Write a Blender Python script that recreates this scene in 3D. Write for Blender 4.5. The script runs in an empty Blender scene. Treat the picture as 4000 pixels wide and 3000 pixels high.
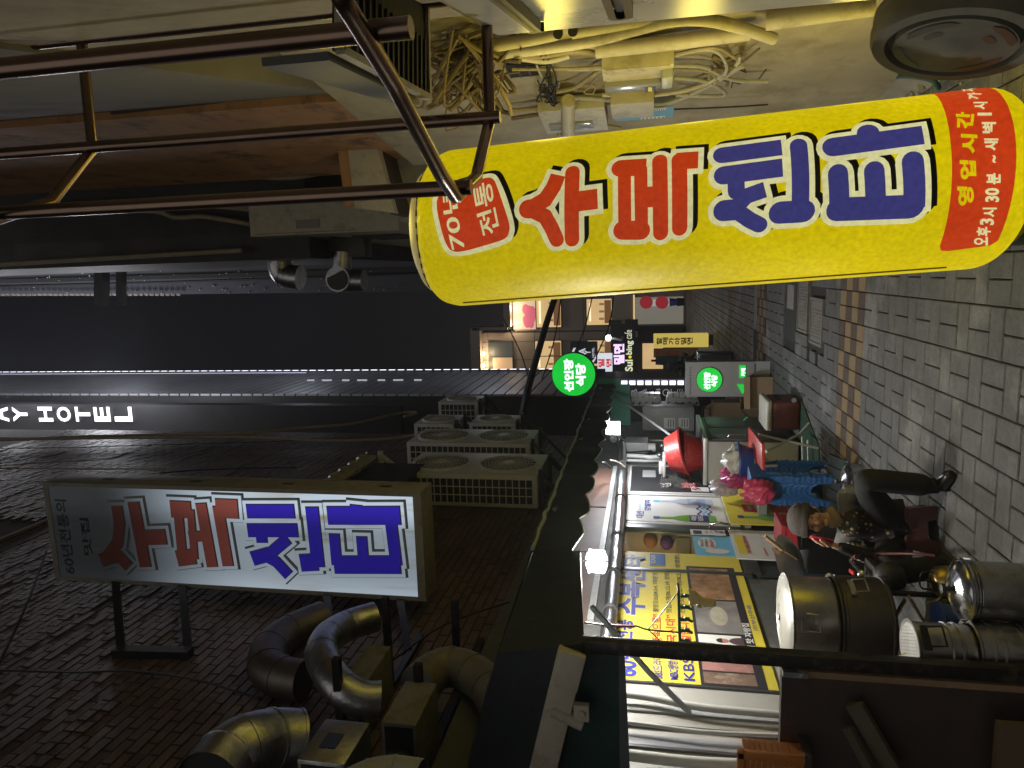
import bpy, bmesh, math, random
from mathutils import Vector, Matrix
random.seed(7)
SC = bpy.context.scene
COL = SC.collection
V3 = Vector
# ------------------------------------------------------------------ camera (the photograph is a portrait shot lying on its side)
FPX, CAMH = 2773.0, 1.75
def cam_ray(dx, dy):
    return V3(((dx*4000/2212-2000)/FPX, (1500-dy*4000/2212)/FPX, -1.0))
_vp = cam_ray(1399.1, 580.7).normalized()
_r = math.radians(1.8)
_up = V3((-math.cos(_r), -math.sin(_r), 0)); _up = (_up-_vp*_up.dot(_vp)).normalized()
_rt = _vp.cross(_up)
CAM_ROT = Matrix((_rt, _vp, _up))          # camera axes -> world (x right, y along the alley, z up)
EYE = V3((0, 0, CAMH))
cam_d = bpy.data.cameras.new('camera'); cam = bpy.data.objects.new('camera', cam_d); COL.objects.link(cam)
cam_d.sensor_fit = 'HORIZONTAL'; cam_d.sensor_width = 36.0; cam_d.lens = FPX/4000*36.0
cam_d.clip_start = 0.05; cam_d.clip_end = 500
cam.matrix_world = Matrix.Translation(EYE) @ CAM_ROT.to_4x4()
SC.camera = cam
# ------------------------------------------------------------------ night sky, faint city glow
W = bpy.data.worlds.new('World'); SC.world = W; W.use_nodes = True
nt = W.node_tree; bg = nt.nodes['Background']
tc = nt.nodes.new('ShaderNodeTexCoord'); sx = nt.nodes.new('ShaderNodeSeparateXYZ'); rp = nt.nodes.new('ShaderNodeValToRGB')
nt.links.new(tc.outputs['Generated'], sx.inputs[0]); nt.links.new(sx.outputs['Z'], rp.inputs[0]); nt.links.new(rp.outputs[0], bg.inputs[0])
rp.color_ramp.elements[0].position = 0.0; rp.color_ramp.elements[0].color = (0.0115, 0.0112, 0.011, 1)
rp.color_ramp.elements[1].position = 0.75; rp.color_ramp.elements[1].color = (0.0026, 0.0023, 0.0042, 1)
e = rp.color_ramp.elements.new(0.33); e.color = (0.0042, 0.004, 0.0048, 1)
bg.inputs[1].default_value = 1.0
fill_sun_d = bpy.data.lights.new('fill_sun', 'SUN'); fill_sun_d.energy = 0.55; fill_sun_d.angle = math.radians(80); fill_sun_d.color = (1.0, 0.96, 0.91)  # added soft fill from behind the camera, no moon in the scene
fill_sun = bpy.data.objects.new('fill_sun', fill_sun_d); COL.objects.link(fill_sun); fill_sun.rotation_euler = (math.radians(52), 0, math.radians(-6))
SC.view_settings.view_transform = 'Standard'; SC.view_settings.look = 'None'; SC.view_settings.exposure = 0.0; SC.view_settings.gamma = 1.0
SC.view_settings.use_curve_mapping = False
try:
    SC.cycles.max_bounces = 6; SC.cycles.sample_clamp_indirect = 3.0; SC.cycles.use_denoising = True
    SC.cycles.caustics_reflective = False; SC.cycles.caustics_refractive = False
except Exception: pass
# ------------------------------------------------------------------ a point of the photograph, taken to the real surface it lies on
def ray(dx, dy): return CAM_ROT @ cam_ray(dx, dy)
def pX(dx, dy, x): d = ray(dx, dy); return EYE + d*(x/d.x)
def pY(dx, dy, y): d = ray(dx, dy); return EYE + d*(y/d.y)
def pZ(dx, dy, z): d = ray(dx, dy); return EYE + d*((z-CAMH)/d.z)
WK, WS = 1.869, -0.128                     # right wall behind the sign: x = WK + WS*y
def pW(dx, dy, off=0.0): d = ray(dx, dy); return EYE + d*((WK-off)/(d.x-WS*d.y))
# ------------------------------------------------------------------ materials
def lin(c):
    return tuple(((v/255)/12.92 if v <= 10.3 else ((v/255+0.055)/1.055)**2.4) for v in c)
def M(name, col, rough=0.6, metal=0.0, noise=None, bump=None, spec=0.5, trans=0.0, alpha=1.0, var=None, coord='Object', wear=None):
    """col is a linear base colour; noise=(scale, amount); bump=(scale, strength); var=(cell size xyz, amount) random tone per piece; wear=(scale, colour, amount)"""
    m = bpy.data.materials.new(name); m.use_nodes = True; t = m.node_tree; b = t.nodes['Principled BSDF']
    b.inputs['Roughness'].default_value = rough; b.inputs['Metallic'].default_value = metal
    b.inputs['Specular IOR Level'].default_value = spec
    if trans: b.inputs['Transmission Weight'].default_value = trans
    if alpha < 1: b.inputs['Alpha'].default_value = alpha
    c = (*col, 1); b.inputs['Base Color'].default_value = c; m.diffuse_color = c
    src = None
    tcn = t.nodes.new('ShaderNodeTexCoord')
    def mixmul(a, fac_out, lo, hi):
        mr = t.nodes.new('ShaderNodeMapRange'); mr.inputs['To Min'].default_value = lo; mr.inputs['To Max'].default_value = hi
        t.links.new(fac_out, mr.inputs['Value'])
        mx = t.nodes.new('ShaderNodeMix'); mx.data_type = 'RGBA'; mx.blend_type = 'MULTIPLY'; mx.inputs['Factor'].default_value = 1
        if a is None: mx.inputs['A'].default_value = c
        else: t.links.new(a, mx.inputs['A'])
        t.links.new(mr.outputs[0], mx.inputs['B']); return mx.outputs['Result']
    def ntex(sc, det=5, ro=0.6):
        n = t.nodes.new('ShaderNodeTexNoise'); n.inputs['Scale'].default_value = sc; n.inputs['Detail'].default_value = det; n.inputs['Roughness'].default_value = ro
        t.links.new(tcn.outputs[coord], n.inputs['Vector']); return n
    if noise:
        n = ntex(noise[0]); src = mixmul(src, n.outputs['Fac'], 1-noise[1]*1.4, 1+noise[1]*1.0)
        n2 = ntex(noise[0]*0.17, 3); src = mixmul(src, n2.outputs['Fac'], 1-noise[1]*0.9, 1+noise[1]*0.7)
    if var:
        vd = t.nodes.new('ShaderNodeVectorMath'); vd.operation = 'DIVIDE'; vd.inputs[1].default_value = var[0]
        t.links.new(tcn.outputs[coord], vd.inputs[0])
        fl = t.nodes.new('ShaderNodeVectorMath'); fl.operation = 'FLOOR'; t.links.new(vd.outputs[0], fl.inputs[0])
        wn = t.nodes.new('ShaderNodeTexWhiteNoise'); t.links.new(fl.outputs[0], wn.inputs['Vector'])
        src = mixmul(src, wn.outputs['Value'], 1-var[1], 1+var[1]*0.6)
    if wear:
        n = ntex(wear[0], 6, 0.7); cr = t.nodes.new('ShaderNodeValToRGB')
        cr.color_ramp.elements[0].position = 0.52; cr.color_ramp.elements[1].position = 0.66
        cr.color_ramp.elements[0].color = (0, 0, 0, 1); cr.color_ramp.elements[1].color = (wear[2],)*3+(1,)
        t.links.new(n.outputs['Fac'], cr.inputs[0])
        mx = t.nodes.new('ShaderNodeMix'); mx.data_type = 'RGBA'
        t.links.new(cr.outputs[0], mx.inputs['Factor'])
        if src is None: mx.inputs['A'].default_value = c
        else: t.links.new(src, mx.inputs['A'])
        mx.inputs['B'].default_value = (*wear[1], 1); src = mx.outputs['Result']
    if src is not None: t.links.new(src, b.inputs['Base Color'])
    if bump:
        n = ntex(bump[0], 6, 0.65); bp = t.nodes.new('ShaderNodeBump'); bp.inputs['Strength'].default_value = bump[1]; bp.inputs['Distance'].default_value = 0.02
        t.links.new(n.outputs['Fac'], bp.inputs['Height']); t.links.new(bp.outputs[0], b.inputs['Normal'])
    if noise and metal < 0.5:
        n = ntex(noise[0]*0.6, 4); mr = t.nodes.new('ShaderNodeMapRange'); mr.inputs['To Min'].default_value = max(0.05, rough-0.18); mr.inputs['To Max'].default_value = min(1, rough+0.18)
        t.links.new(n.outputs['Fac'], mr.inputs['Value']); t.links.new(mr.outputs[0], b.inputs['Roughness'])
    return m
def E(name, rgb, s=1.0, noise=None, base=None):
    """a lit surface: rgb is the sRGB colour it shows, s its strength"""
    m = bpy.data.materials.new(name); m.use_nodes = True; t = m.node_tree; b = t.nodes['Principled BSDF']
    c = lin(rgb); b.inputs['Base Color'].default_value = (*(base or tuple(v*0.35 for v in c)), 1); b.inputs['Roughness'].default_value = 0.55
    b.inputs['Emission Color'].default_value = (*c, 1); b.inputs['Emission Strength'].default_value = s; m.diffuse_color = (*c, 1)
    if noise:
        tcn = t.nodes.new('ShaderNodeTexCoord'); o = None
        for sc, amt in noise:
            n = t.nodes.new('ShaderNodeTexNoise'); n.inputs['Scale'].default_value = sc; n.inputs['Detail'].default_value = 4
            t.links.new(tcn.outputs['Object'], n.inputs['Vector'])
            mr = t.nodes.new('ShaderNodeMapRange'); mr.inputs['From Min'].default_value = 0.3; mr.inputs['From Max'].default_value = 0.7
            mr.inputs['To Min'].default_value = 1-amt; mr.inputs['To Max'].default_value = 1+amt*0.6
            t.links.new(n.outputs['Fac'], mr.inputs['Value'])
            if o is None: o = mr.outputs[0]
            else:
                mu = t.nodes.new('ShaderNodeMath'); mu.operation = 'MULTIPLY'; t.links.new(o, mu.inputs[0]); t.links.new(mr.outputs[0], mu.inputs[1]); o = mu.outputs[0]
        mu = t.nodes.new('ShaderNodeMath'); mu.operation = 'MULTIPLY'; mu.inputs[1].default_value = s
        t.links.new(o, mu.inputs[0]); t.links.new(mu.outputs[0], b.inputs['Emission Strength'])
    return m
# ------------------------------------------------------------------ mesh building
class MB:
    def __init__(s): s.v = []; s.f = []
    def add(s, vs, fs):
        o = len(s.v); s.v += [tuple(p) for p in vs]; s.f += [tuple(i+o for i in f) for f in fs]; return s
    def box(s, p0, p1):
        x0, y0, z0 = (min(a, b) for a, b in zip(p0, p1)); x1, y1, z1 = (max(a, b) for a, b in zip(p0, p1))
        return s.add([(x0, y0, z0), (x1, y0, z0), (x1, y1, z0), (x0, y1, z0), (x0, y0, z1), (x1, y0, z1), (x1, y1, z1), (x0, y1, z1)],
                     [(0, 3, 2, 1), (4, 5, 6, 7), (0, 1, 5, 4), (1, 2, 6, 5), (2, 3, 7, 6), (3, 0, 4, 7)])
    def obox(s, c, size, rot=None):
        """oriented box: centre, size, rotation matrix (3x3)"""
        R = rot or Matrix.Identity(3); h = [v/2 for v in size]; P = []
        for z in (-1, 1):
            for x, y in ((-1, -1), (1, -1), (1, 1), (-1, 1)): P.append(V3(c)+R @ V3((x*h[0], y*h[1], z*h[2])))
        return s.add(P, [(0, 3, 2, 1), (4, 5, 6, 7), (0, 1, 5, 4), (1, 2, 6, 5), (2, 3, 7, 6), (3, 0, 4, 7)])
    def fbox(s, F, a0, b0, a1, b1, d0, d1):
        P = [F.P(a, b, d) for d in (d0, d1) for a, b in ((a0, b0), (a1, b0), (a1, b1), (a0, b1))]
        return s.add(P, [(0, 3, 2, 1), (4, 5, 6, 7), (0, 1, 5, 4), (1, 2, 6, 5), (2, 3, 7, 6), (3, 0, 4, 7)])
    def prism(s, pts, ext):
        """closed outline pushed along ext"""
        n = len(pts); e = V3(ext); A = [V3(p) for p in pts]; B = [p+e for p in A]
        return s.add(A+B, [tuple(range(n-1, -1, -1)), tuple(range(n, 2*n))]+[(i, (i+1) % n, n+(i+1) % n, n+i) for i in range(n)])
    def bar(s, a, b, w, h=None, up=(0, 0, 1)):
        a, b = V3(a), V3(b); d = (b-a); L = d.length; d.normalize(); u = V3(up); u = u-d*u.dot(d)
        if u.length < 1e-4: u = V3((1, 0, 0))-d*d.x
        u.normalize(); sd = d.cross(u); R = Matrix((d, sd, u)).transposed()
        return s.obox((a+b)/2, (L, w, h or w), R)
    def tube(s, pts, r, n=10, caps=True):
        P = [V3(p) for p in pts]; m = len(P); rs = r if isinstance(r, (list, tuple)) else [r]*m
        t0 = (P[1]-P[0]).normalized(); u = t0.orthogonal().normalized(); vs = []
        for i in range(m):
            t = ((P[min(i+1, m-1)]-P[max(i-1, 0)])).normalized()
            u = (u-t*u.dot(t)); u = u.normalized() if u.length > 1e-6 else t.orthogonal().normalized(); w = t.cross(u)
            for k in range(n):
                a = 2*math.pi*k/n; vs.append(P[i]+(u*math.cos(a)+w*math.sin(a))*rs[i])
        fs = [(i*n+k, i*n+(k+1) % n, (i+1)*n+(k+1) % n, (i+1)*n+k) for i in range(m-1) for k in range(n)]
        if caps: fs += [tuple(range(n-1, -1, -1)), tuple(range((m-1)*n, m*n))]
        return s.add(vs, fs)
    def lathe(s, prof, c=(0, 0, 0), n=32, R=None, caps=True):
        c = V3(c); R = R or Matrix.Identity(3); vs = []
        for r, z in prof:
            for k in range(n):
                a = 2*math.pi*k/n; vs.append(c+R @ V3((r*math.cos(a), r*math.sin(a), z)))
        m = len(prof); fs = [(i*n+k, i*n+(k+1) % n, (i+1)*n+(k+1) % n, (i+1)*n+k) for i in range(m-1) for k in range(n)]
        if caps:
            if prof[0][0] > 1e-5: fs.append(tuple(range(n-1, -1, -1)))
            if prof[-1][0] > 1e-5: fs.append(tuple(range((m-1)*n, m*n)))
        return s.add(vs, fs)
    def ball(s, c, r, n=14, m=9, R=None):
        rr = r if isinstance(r, (tuple, list)) else (r, r, r); c = V3(c); R = R or Matrix.Identity(3)
        vs = [c+R @ V3((0, 0, -rr[2]))]
        for i in range(1, m):
            t = -math.pi/2+math.pi*i/m
            for k in range(n):
                a = 2*math.pi*k/n; vs.append(c+R @ V3((rr[0]*math.cos(t)*math.cos(a), rr[1]*math.cos(t)*math.sin(a), rr[2]*math.sin(t))))
        vs.append(c+R @ V3((0, 0, rr[2]))); L = len(vs)-1
        fs = [(0, 1+(k+1) % n, 1+k) for k in range(n)]
        fs += [(1+i*n+k, 1+i*n+(k+1) % n, 1+(i+1)*n+(k+1) % n, 1+(i+1)*n+k) for i in range(m-2) for k in range(n)]
        fs += [(L, 1+(m-2)*n+k, 1+(m-2)*n+(k+1) % n) for k in range(n)]
        return s.add(vs, fs)
    def mesh(s, name, mat=None, smooth=None, bevel=0, seg=2):
        me = bpy.data.meshes.new(name); me.from_pydata(s.v, [], s.f); me.validate()
        if bevel:
            bm = bmesh.new(); bm.from_mesh(me); bmesh.ops.recalc_face_normals(bm, faces=bm.faces)
            ed = [e for e in bm.edges if e.is_manifold and e.calc_face_angle(0) > 0.5]
            bmesh.ops.bevel(bm, geom=ed, offset=bevel, segments=seg, affect='EDGES', profile=0.6, clamp_overlap=True)
            bm.to_mesh(me); bm.free(); smooth = smooth or 40
        if smooth:
            me.polygons.foreach_set('use_smooth', [True]*len(me.polygons)); me.set_sharp_from_angle(angle=math.radians(smooth))
        if mat: me.materials.append(mat)
        return me
def link(name, me, parent=None):
    o = bpy.data.objects.new(name, me); COL.objects.link(o)
    if parent is not None:
        o.parent = parent
        if parent.type == 'EMPTY': o.matrix_parent_inverse = Matrix.Translation(-parent.location)
    return o
def thing(name, label, cat, loc=(0, 0, 0), group=None):
    o = bpy.data.objects.new(name, None); COL.objects.link(o); o.location = loc; o.empty_display_size = 0.1
    o['label'] = label; o['category'] = cat
    if group: o['group'] = group
    return o
def part(name, mb, mat, parent, smooth=None, bevel=0, label=None, seg=2):
    o = link(name, mb.mesh(name, mat, smooth, bevel, seg), parent)
    if label: o['label'] = label
    return o
def solo(name, mb, mat, label, cat, group=None, smooth=None, bevel=0):
    o = link(name, mb.mesh(name, mat, smooth, bevel)); o['label'] = label; o['category'] = cat
    if group: o['group'] = group
    return o
def structure(name, mb, mat, parent=None, smooth=None):
    o = link(name, mb.mesh(name, mat, smooth), parent)
    if parent is None: o['kind'] = 'structure'
    return o
def copy_tree(o, parent=None):
    c = o.copy(); COL.objects.link(c)
    if parent is not None: c.parent = parent; c.matrix_parent_inverse = o.matrix_parent_inverse.copy()
    for ch in list(o.children): copy_tree(ch, c)
    return c
class Fr:
    """a flat face standing in the scene: origin, right, up (normal towards the viewer)"""
    def __init__(s, o, u, v): s.o, s.u, s.v = V3(o), V3(u).normalized(), V3(v).normalized(); s.n = s.u.cross(s.v)
    def P(s, a, b, d=0.0): return s.o+s.u*a+s.v*b+s.n*d
    def ab(s, p): q = V3(p)-s.o; return q.dot(s.u), q.dot(s.v)
    def px(s, dx, dy):
        d = ray(dx, dy); t = (s.o-EYE).dot(s.n)/d.dot(s.n); return s.ab(EYE+d*t)
def FX(x): return Fr((x, 0, 0), (0, 1, 0), (0, 0, 1))       # wall along the alley on the left, facing right
def FY(y): return Fr((0, y, 0), (1, 0, 0), (0, 0, 1))       # face turned to the camera
_tc = {}
def text_mesh(body, bold=0.0, spacing=1.0):
    k = (body, bold, spacing)
    if k in _tc: return _tc[k]
    cu = bpy.data.curves.new('glyphs', 'FONT'); cu.body = body; cu.size = 1; cu.offset = bold; cu.space_character = spacing; cu.resolution_u = 3
    o = bpy.data.objects.new('glyphs', cu)
    me = bpy.data.meshes.new_from_object(o); bpy.data.objects.remove(o)
    vs = [v.co.copy() for v in me.vertices]; fs = [tuple(p.vertices) for p in me.polygons]
    x0 = min(v.x for v in vs); x1 = max(v.x for v in vs); y0 = min(v.y for v in vs); y1 = max(v.y for v in vs)
    vs = [((v.x-x0)/(x1-x0), (v.y-y0)/(y1-y0)) for v in vs]
    _tc[k] = (vs, fs); return _tc[k]
def text(body, F, box, mat, parent, d=0.004, bold=0.0, name='lettering', spacing=1.0):
    a0, b0, a1, b1 = box; vs, fs = text_mesh(body, bold, spacing); mb = MB()
    mb.add([F.P(a0+(a1-a0)*u, b0+(b1-b0)*v, d) for u, v in vs], fs)
    return part(name, mb, mat, parent)
def textpx(body, F, p0, p1, mat, parent, **k):
    """p0, p1: the lower left and upper right corner of the writing as seen in the photograph"""
    a0, b0 = F.px(*p0); a1, b1 = F.px(*p1)
    return text(body, F, (a0, b0, a1, b1), mat, parent, **k)
def curve_pts(pts, n=6):
    """smooth curve through the points"""
    P = [V3(p) for p in pts]; out = []
    for i in range(len(P)-1):
        p0, p1, p2, p3 = P[max(i-1, 0)], P[i], P[i+1], P[min(i+2, len(P)-1)]
        for k in range(n):
            t = k/n; out.append(0.5*((2*p1)+(p2-p0)*t+(2*p0-5*p1+4*p2-p3)*t*t+(3*p1-p0-3*p2+p3)*t**3))
    out.append(P[-1]); return out
def lamp(name, loc, power, col=(1, 1, 1), r=0.05, parent=None):
    d = bpy.data.lights.new(name, 'POINT'); d.energy = power; d.color = col; d.shadow_soft_size = r
    o = bpy.data.objects.new(name, d); COL.objects.link(o); o.location = loc
    return o
# shared materials
m_steel = M('brushed steel', (0.56, 0.54, 0.50), 0.33, 1.0, noise=(14, 0.25), bump=(9, 0.16), wear=(7, (.16, .12, .07), .55))
m_chrome = M('polished steel', (0.62, 0.62, 0.62), 0.18, 1.0, noise=(12, 0.08))
m_alu = M('dull aluminium', (0.62, 0.62, 0.60), 0.42, 1.0, noise=(25, 0.12), bump=(35, 0.06))
m_galv = M('galvanised duct', (0.50, 0.51, 0.52), 0.36, 1.0, noise=(9, 0.35), bump=(7, .4), wear=(5, (.13, .13, .12), .5))
m_sooty = M('sooty steel', (0.16, 0.14, 0.12), 0.5, 0.85, noise=(9, 0.35))
m_blackm = M('black painted metal', (0.018, 0.017, 0.018), 0.45, 0.2, noise=(20, 0.3))
m_black = M('black plastic', (0.02, 0.02, 0.021), 0.5)
m_dark = M('dark grey metal', (0.06, 0.06, 0.062), 0.5, 0.3, noise=(15, 0.25))
m_white = M('white painted metal', (0.62, 0.62, 0.60), 0.5, noise=(12, 0.12))
m_frame = M('white window frame', (0.66, 0.66, 0.64), 0.42, noise=(10, 0.1))
m_cream = M('dusty cream metal', (0.50, 0.46, 0.36), 0.6, noise=(14, 0.18), wear=(6, (0.2, 0.16, 0.1), 0.5))
m_cable = M('dusty cable', (0.34, 0.29, 0.19), 0.8, noise=(30, 0.3))
m_bcable = M('black cable', (0.012, 0.012, 0.012), 0.6)
m_pvc = M('grey plastic pipe', (0.36, 0.37, 0.37), 0.45, noise=(20, 0.15))
m_card = M('cardboard', (0.30, 0.20, 0.115), 0.85, noise=(20, 0.15), bump=(50, 0.05))
m_wood = M('bare wood', (0.27, 0.17, 0.09), 0.7, noise=(14, 0.3))
m_glass = M('window glass', (0.02, 0.022, 0.024), 0.06, 0.0, spec=0.6)
p_white = M('printed white', (0.72, 0.72, 0.70), 0.5, noise=(6, 0.06)); p_black = M('printed black', (0.02, 0.02, 0.022), 0.5)
p_blue = M('printed blue', (0.025, 0.03, 0.30), 0.5); p_red = M('printed red', (0.52, 0.035, 0.04), 0.5)
p_yellow = M('printed yellow', (0.74, 0.62, 0.06), 0.5, noise=(4, 0.08)); p_green = M('printed bottle green', (0.16, 0.42, 0.05), 0.35, noise=(8, 0.25))
p_sky = M('printed light blue', (0.16, 0.50, 0.76), 0.5, noise=(5, 0.08)); p_grey = M('printed grey', (0.3, 0.3, 0.3), 0.6); p_navy = M('printed navy', (0.02, 0.03, 0.12), 0.5)
# ================================================================== GROUND: block paving of the alley
m_base = M('joint sand', (0.035, 0.033, 0.03), 0.95, noise=(8, 0.3))
m_paver = M('grey paving block', (0.118, 0.118, 0.114), 0.6, noise=(16, 0.3), bump=(26, 0.9), var=((0.1375, 0.2, 5), 0.16), wear=(1.1, (0.36, 0.35, 0.335), 0.55))
m_paver_y = M('ochre paving block', (0.30, 0.215, 0.11), 0.8, noise=(14, 0.25), bump=(20, 0.4))
m_paver_b = M('brown paving block', (0.105, 0.07, 0.058), 0.8, noise=(14, 0.25), bump=(20, 0.4))
g = MB(); g.add([(-60, -30, -0.03), (60, -30, -0.03), (60, 120, -0.03), (-60, 120, -0.03)], [(0, 1, 2, 3)])
ground = structure('ground', g, m_base)
BW = 0.275
def block(x0, y0, x1, y1, dz=0.0, j=0.0033):
    b = MB(); x0 += j; x1 -= j; y0 += j; y1 -= j; c = 0.006; z = dz
    b.add([(x0, y0, -0.03), (x1, y0, -0.03), (x1, y1, -0.03), (x0, y1, -0.03), (x0, y0, z-c), (x1, y0, z-c), (x1, y1, z-c), (x0, y1, z-c),
           (x0+c, y0+c, z), (x1-c, y0+c, z), (x1-c, y1-c, z), (x0+c, y1-c, z)],
          [(0, 1, 5, 4), (1, 2, 6, 5), (2, 3, 7, 6), (3, 0, 4, 7), (4, 5, 9, 8), (5, 6, 10, 9), (6, 7, 11, 10), (7, 4, 8, 11), (8, 9, 10, 11)])
    return b
MH = [(-0.86, 7.72, -0.36, 8.30), (-0.78, 8.42, -0.15, 8.98)]           # two cast covers
PATCH = (-0.95, 9.05, 0.1, 9.75); DRAIN = (-1.7, 12.2, 3.0, 12.48)
HOLES = MH+[PATCH, DRAIN]
def in_hole(x0, y0, x1, y1):
    return any(x0 < h[2]-0.01 and x1 > h[0]+0.01 and y0 < h[3]-0.01 and y1 > h[1]+0.01 for h in HOLES)
STRIPS = [(6.30, 7.06), (11.35, 12.1), (15.6, 16.3)]
pieces = []
ix = -14
for bi in range(-14, 16):
    xa = bi*BW+0.03; xb = xa+BW
    if xb < -3.3 or xa > 4.3: continue
    y = 2.1+(0.2 if bi % 2 else 0.0)
    k = 0
    while y < 34:
        st = next((s for s in STRIPS if s[0]-0.02 <= y+0.12 and y+0.12 < s[1]), None)
        if st:
            n = 4; h = (st[1]-st[0])/n
            if y <= st[0]+0.35 or True:
                for r in range(n):
                    for hx in (0, 1):
                        pieces.append((xa+hx*BW/2, st[0]+r*h, xa+(hx+1)*BW/2, st[0]+(r+1)*h, ('y' if (r+bi) % 2 else 'b')))
            y = st[1]; continue
        nx = min([s[0] for s in STRIPS if s[0] > y-1e-6]+[99])
        d = 0.25 if k % 2 == 0 else 0.15
        y1 = min(y+d, nx)
        if nx-y1 < 0.06: y1 = nx
        if k % 2 == 0:
            pieces.append((xa, y, xa+BW/2, y1, 'g')); pieces.append((xa+BW/2, y, xb, y1, 'g'))
        else: pieces.append((xa, y, xb, y1, 'g'))
        y = y1; k += 1
def lim(x0, y0, x1, y1):
    xm = (x0+x1)/2; ym = (y0+y1)/2
    return xm < (WK+WS*ym-0.03 if ym < 6.6 else 4.2)
pieces = [p for p in pieces if lim(*p[:4]) and not in_hole(*p[:4])]
def vis(p):
    q = CAM_ROT.transposed() @ (V3(((p[0]+p[2])/2, (p[1]+p[3])/2, 0))-EYE); u = q.x/-q.z*FPX; v = q.y/-q.z*FPX
    return abs(u) < 2050 and abs(v) < 1560
pieces.sort(key=lambda p: (not vis(p) or (p[0] > -0.15 and p[1] > 3.6 and p[1] < 5.5 and p[0] < 1.2), p[1]))
mats = {'g': m_paver, 'y': m_paver_y, 'b': m_paver_b}
rest = {'g': MB(), 'y': MB(), 'b': MB()}
for i, p in enumerate(pieces):
    b = block(*p[:4], dz=random.uniform(-0.0025, 0.002))
    if i < 296: part('paver', b, mats[p[4]], ground)
    else: rest[p[4]].add(b.v, b.f)
for k2, mb in rest.items():
    o = part('far_pavers', mb, mats[k2], ground); o['kind'] = 'stuff'
# kerb along the right wall, crumbling
m_conc = M('rough concrete', (0.30, 0.285, 0.25), 0.9, noise=(7, 0.3), bump=(10, 0.6))
kb = MB(); y = 3.3
while y < 6.4:
    xw = WK+WS*y; x2 = WK+WS*(y+0.5); w = random.uniform(0.10, 0.2); w2 = random.uniform(0.1, 0.2)
    kb.add([(xw-w, y, -0.02), (x2-w2, y+0.5, -0.02), (x2+.02, y+0.5, -0.02), (xw+.02, y, -0.02), (xw-w*0.4, y, 0.07), (x2-w2*0.4, y+0.5, 0.08), (x2+.02, y+0.5, 0.16), (xw+.02, y, 0.16)],
           [(4, 5, 6, 7), (0, 1, 5, 4), (3, 0, 4, 7), (1, 2, 6, 5)]); y += 0.5
structure('kerb', kb, m_conc)
# covers, asphalt patch, drain
m_cast = M('worn cast iron', (0.22, 0.21, 0.19), 0.55, 0.55, noise=(20, 0.25))
covers = ['rectangular cast metal cover with raised studs nearer the yellow sign edge', 'rectangular cast metal cover with raised studs beside the dark asphalt patch']
for (x0, y0, x1, y1), lb in zip(MH, covers):
    t = thing('manhole_cover', lb, 'manhole cover', ((x0+x1)/2, (y0+y1)/2, 0), 'cast covers set in the paving')
    b = MB()
    for a in ((x0, y0, x1, y0+.03), (x0, y1-.03, x1, y1), (x0, y0+.03, x0+.03, y1-.03), (x1-.03, y0+.03, x1, y1-.03)): b.box((a[0], a[1], -.03), (a[2], a[3], .004))
    part('frame', b, m_cast, t)
    b = MB(); b.box((x0+.035, y0+.035, -.03), (x1-.035, y1-.035, -.004)); part('plate', b, m_cast, t)
    b = MB()
    for i in range(int((x1-x0-.16)/.035)):
        for j in range(int((y1-y0-.16)/.035)):
            cx = x0+.09+i*.035; cy = y0+.09+j*.035
            if abs(cx-(x0+x1)/2) < .05 and abs(cy-(y0+y1)/2) < .1: continue
            b.add([(cx-.011, cy-.011, -.004), (cx+.011, cy-.011, -.004), (cx+.011, cy+.011, -.004), (cx-.011, cy+.011, -.004), (cx, cy, .006)], [(0, 1, 4), (1, 2, 4), (2, 3, 4), (3, 0, 4)])
    o = part('stud_pattern', b, m_cast, t); o['kind'] = 'stuff'
m_asph = M('asphalt patch', (0.055, 0.055, 0.055), 0.9, noise=(60, 0.35), bump=(80, 0.5))
b = MB(); b.box((PATCH[0], PATCH[1], -.03), (PATCH[2], PATCH[3], -.002)); solo('asphalt_patch', b, m_asph, 'dark asphalt patch filling a gap in the paving behind the covers', 'patch')
b = MB(); b.box((-0.55, 9.2, -.003), (-0.25, 9.6, .004)); solo('patch_plate', b, m_conc, 'small pale concrete plate set in the dark asphalt patch', 'plate')
t = thing('drain_channel', 'drain channel across the alley with one pale plate', 'drain', (0.5, 12.3, 0))
b = MB(); b.box((DRAIN[0], DRAIN[1], -.03), (DRAIN[2], DRAIN[3], -.012)); part('channel', b, m_asph, t)
b = MB(); b.box((-1.05, 12.2, -.012), (-0.3, 12.48, .0)); part('pale_plate', b, m_conc, t)
# ================================================================== LEFT: brick building
BX = -2.9
m_mortar = M('brick mortar', (0.055, 0.042, 0.036), 0.95, noise=(12, 0.25))
m_brick = M('dull red brick', (0.135, 0.09, 0.073), 0.55, noise=(25, 0.2), bump=(30, 0.3), var=((5, 0.22, 0.082), 0.28))
t = thing('brick_building', 'dark red brick building over the left shops behind the white light box', 'building', (BX-2, 7.5, 0))
brickb = t
b = MB(); b.box((BX-4, 0.2, 2.75), (BX-0.012, 12.35, 16)); b.box((BX-4, 0.2, 0), (BX-.3, 12.35, 2.75)); part('wall', b, m_mortar, t)
wins = [(6.3, 7.3, 9.2, 10.6)]          # dark opening high up
br = []
z = 2.78; row = 0
while z < 13.5:
    y = 2.4+(0.11 if row % 2 else 0)
    band = row % 16 in (0, 1)
    while y < 12.3:
        L = 0.21 if not band else 0.1
        if not any(w[0] < y+L and y < w[1] and w[2] < z+.07 and z < w[3] for w in wins):
            br.append((y, z, min(y+L, 12.34), z+0.068, random.uniform(-.003, .004)+(0.004 if band else 0)))
        y += L+0.014
    z += 0.082; row += 1
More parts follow.
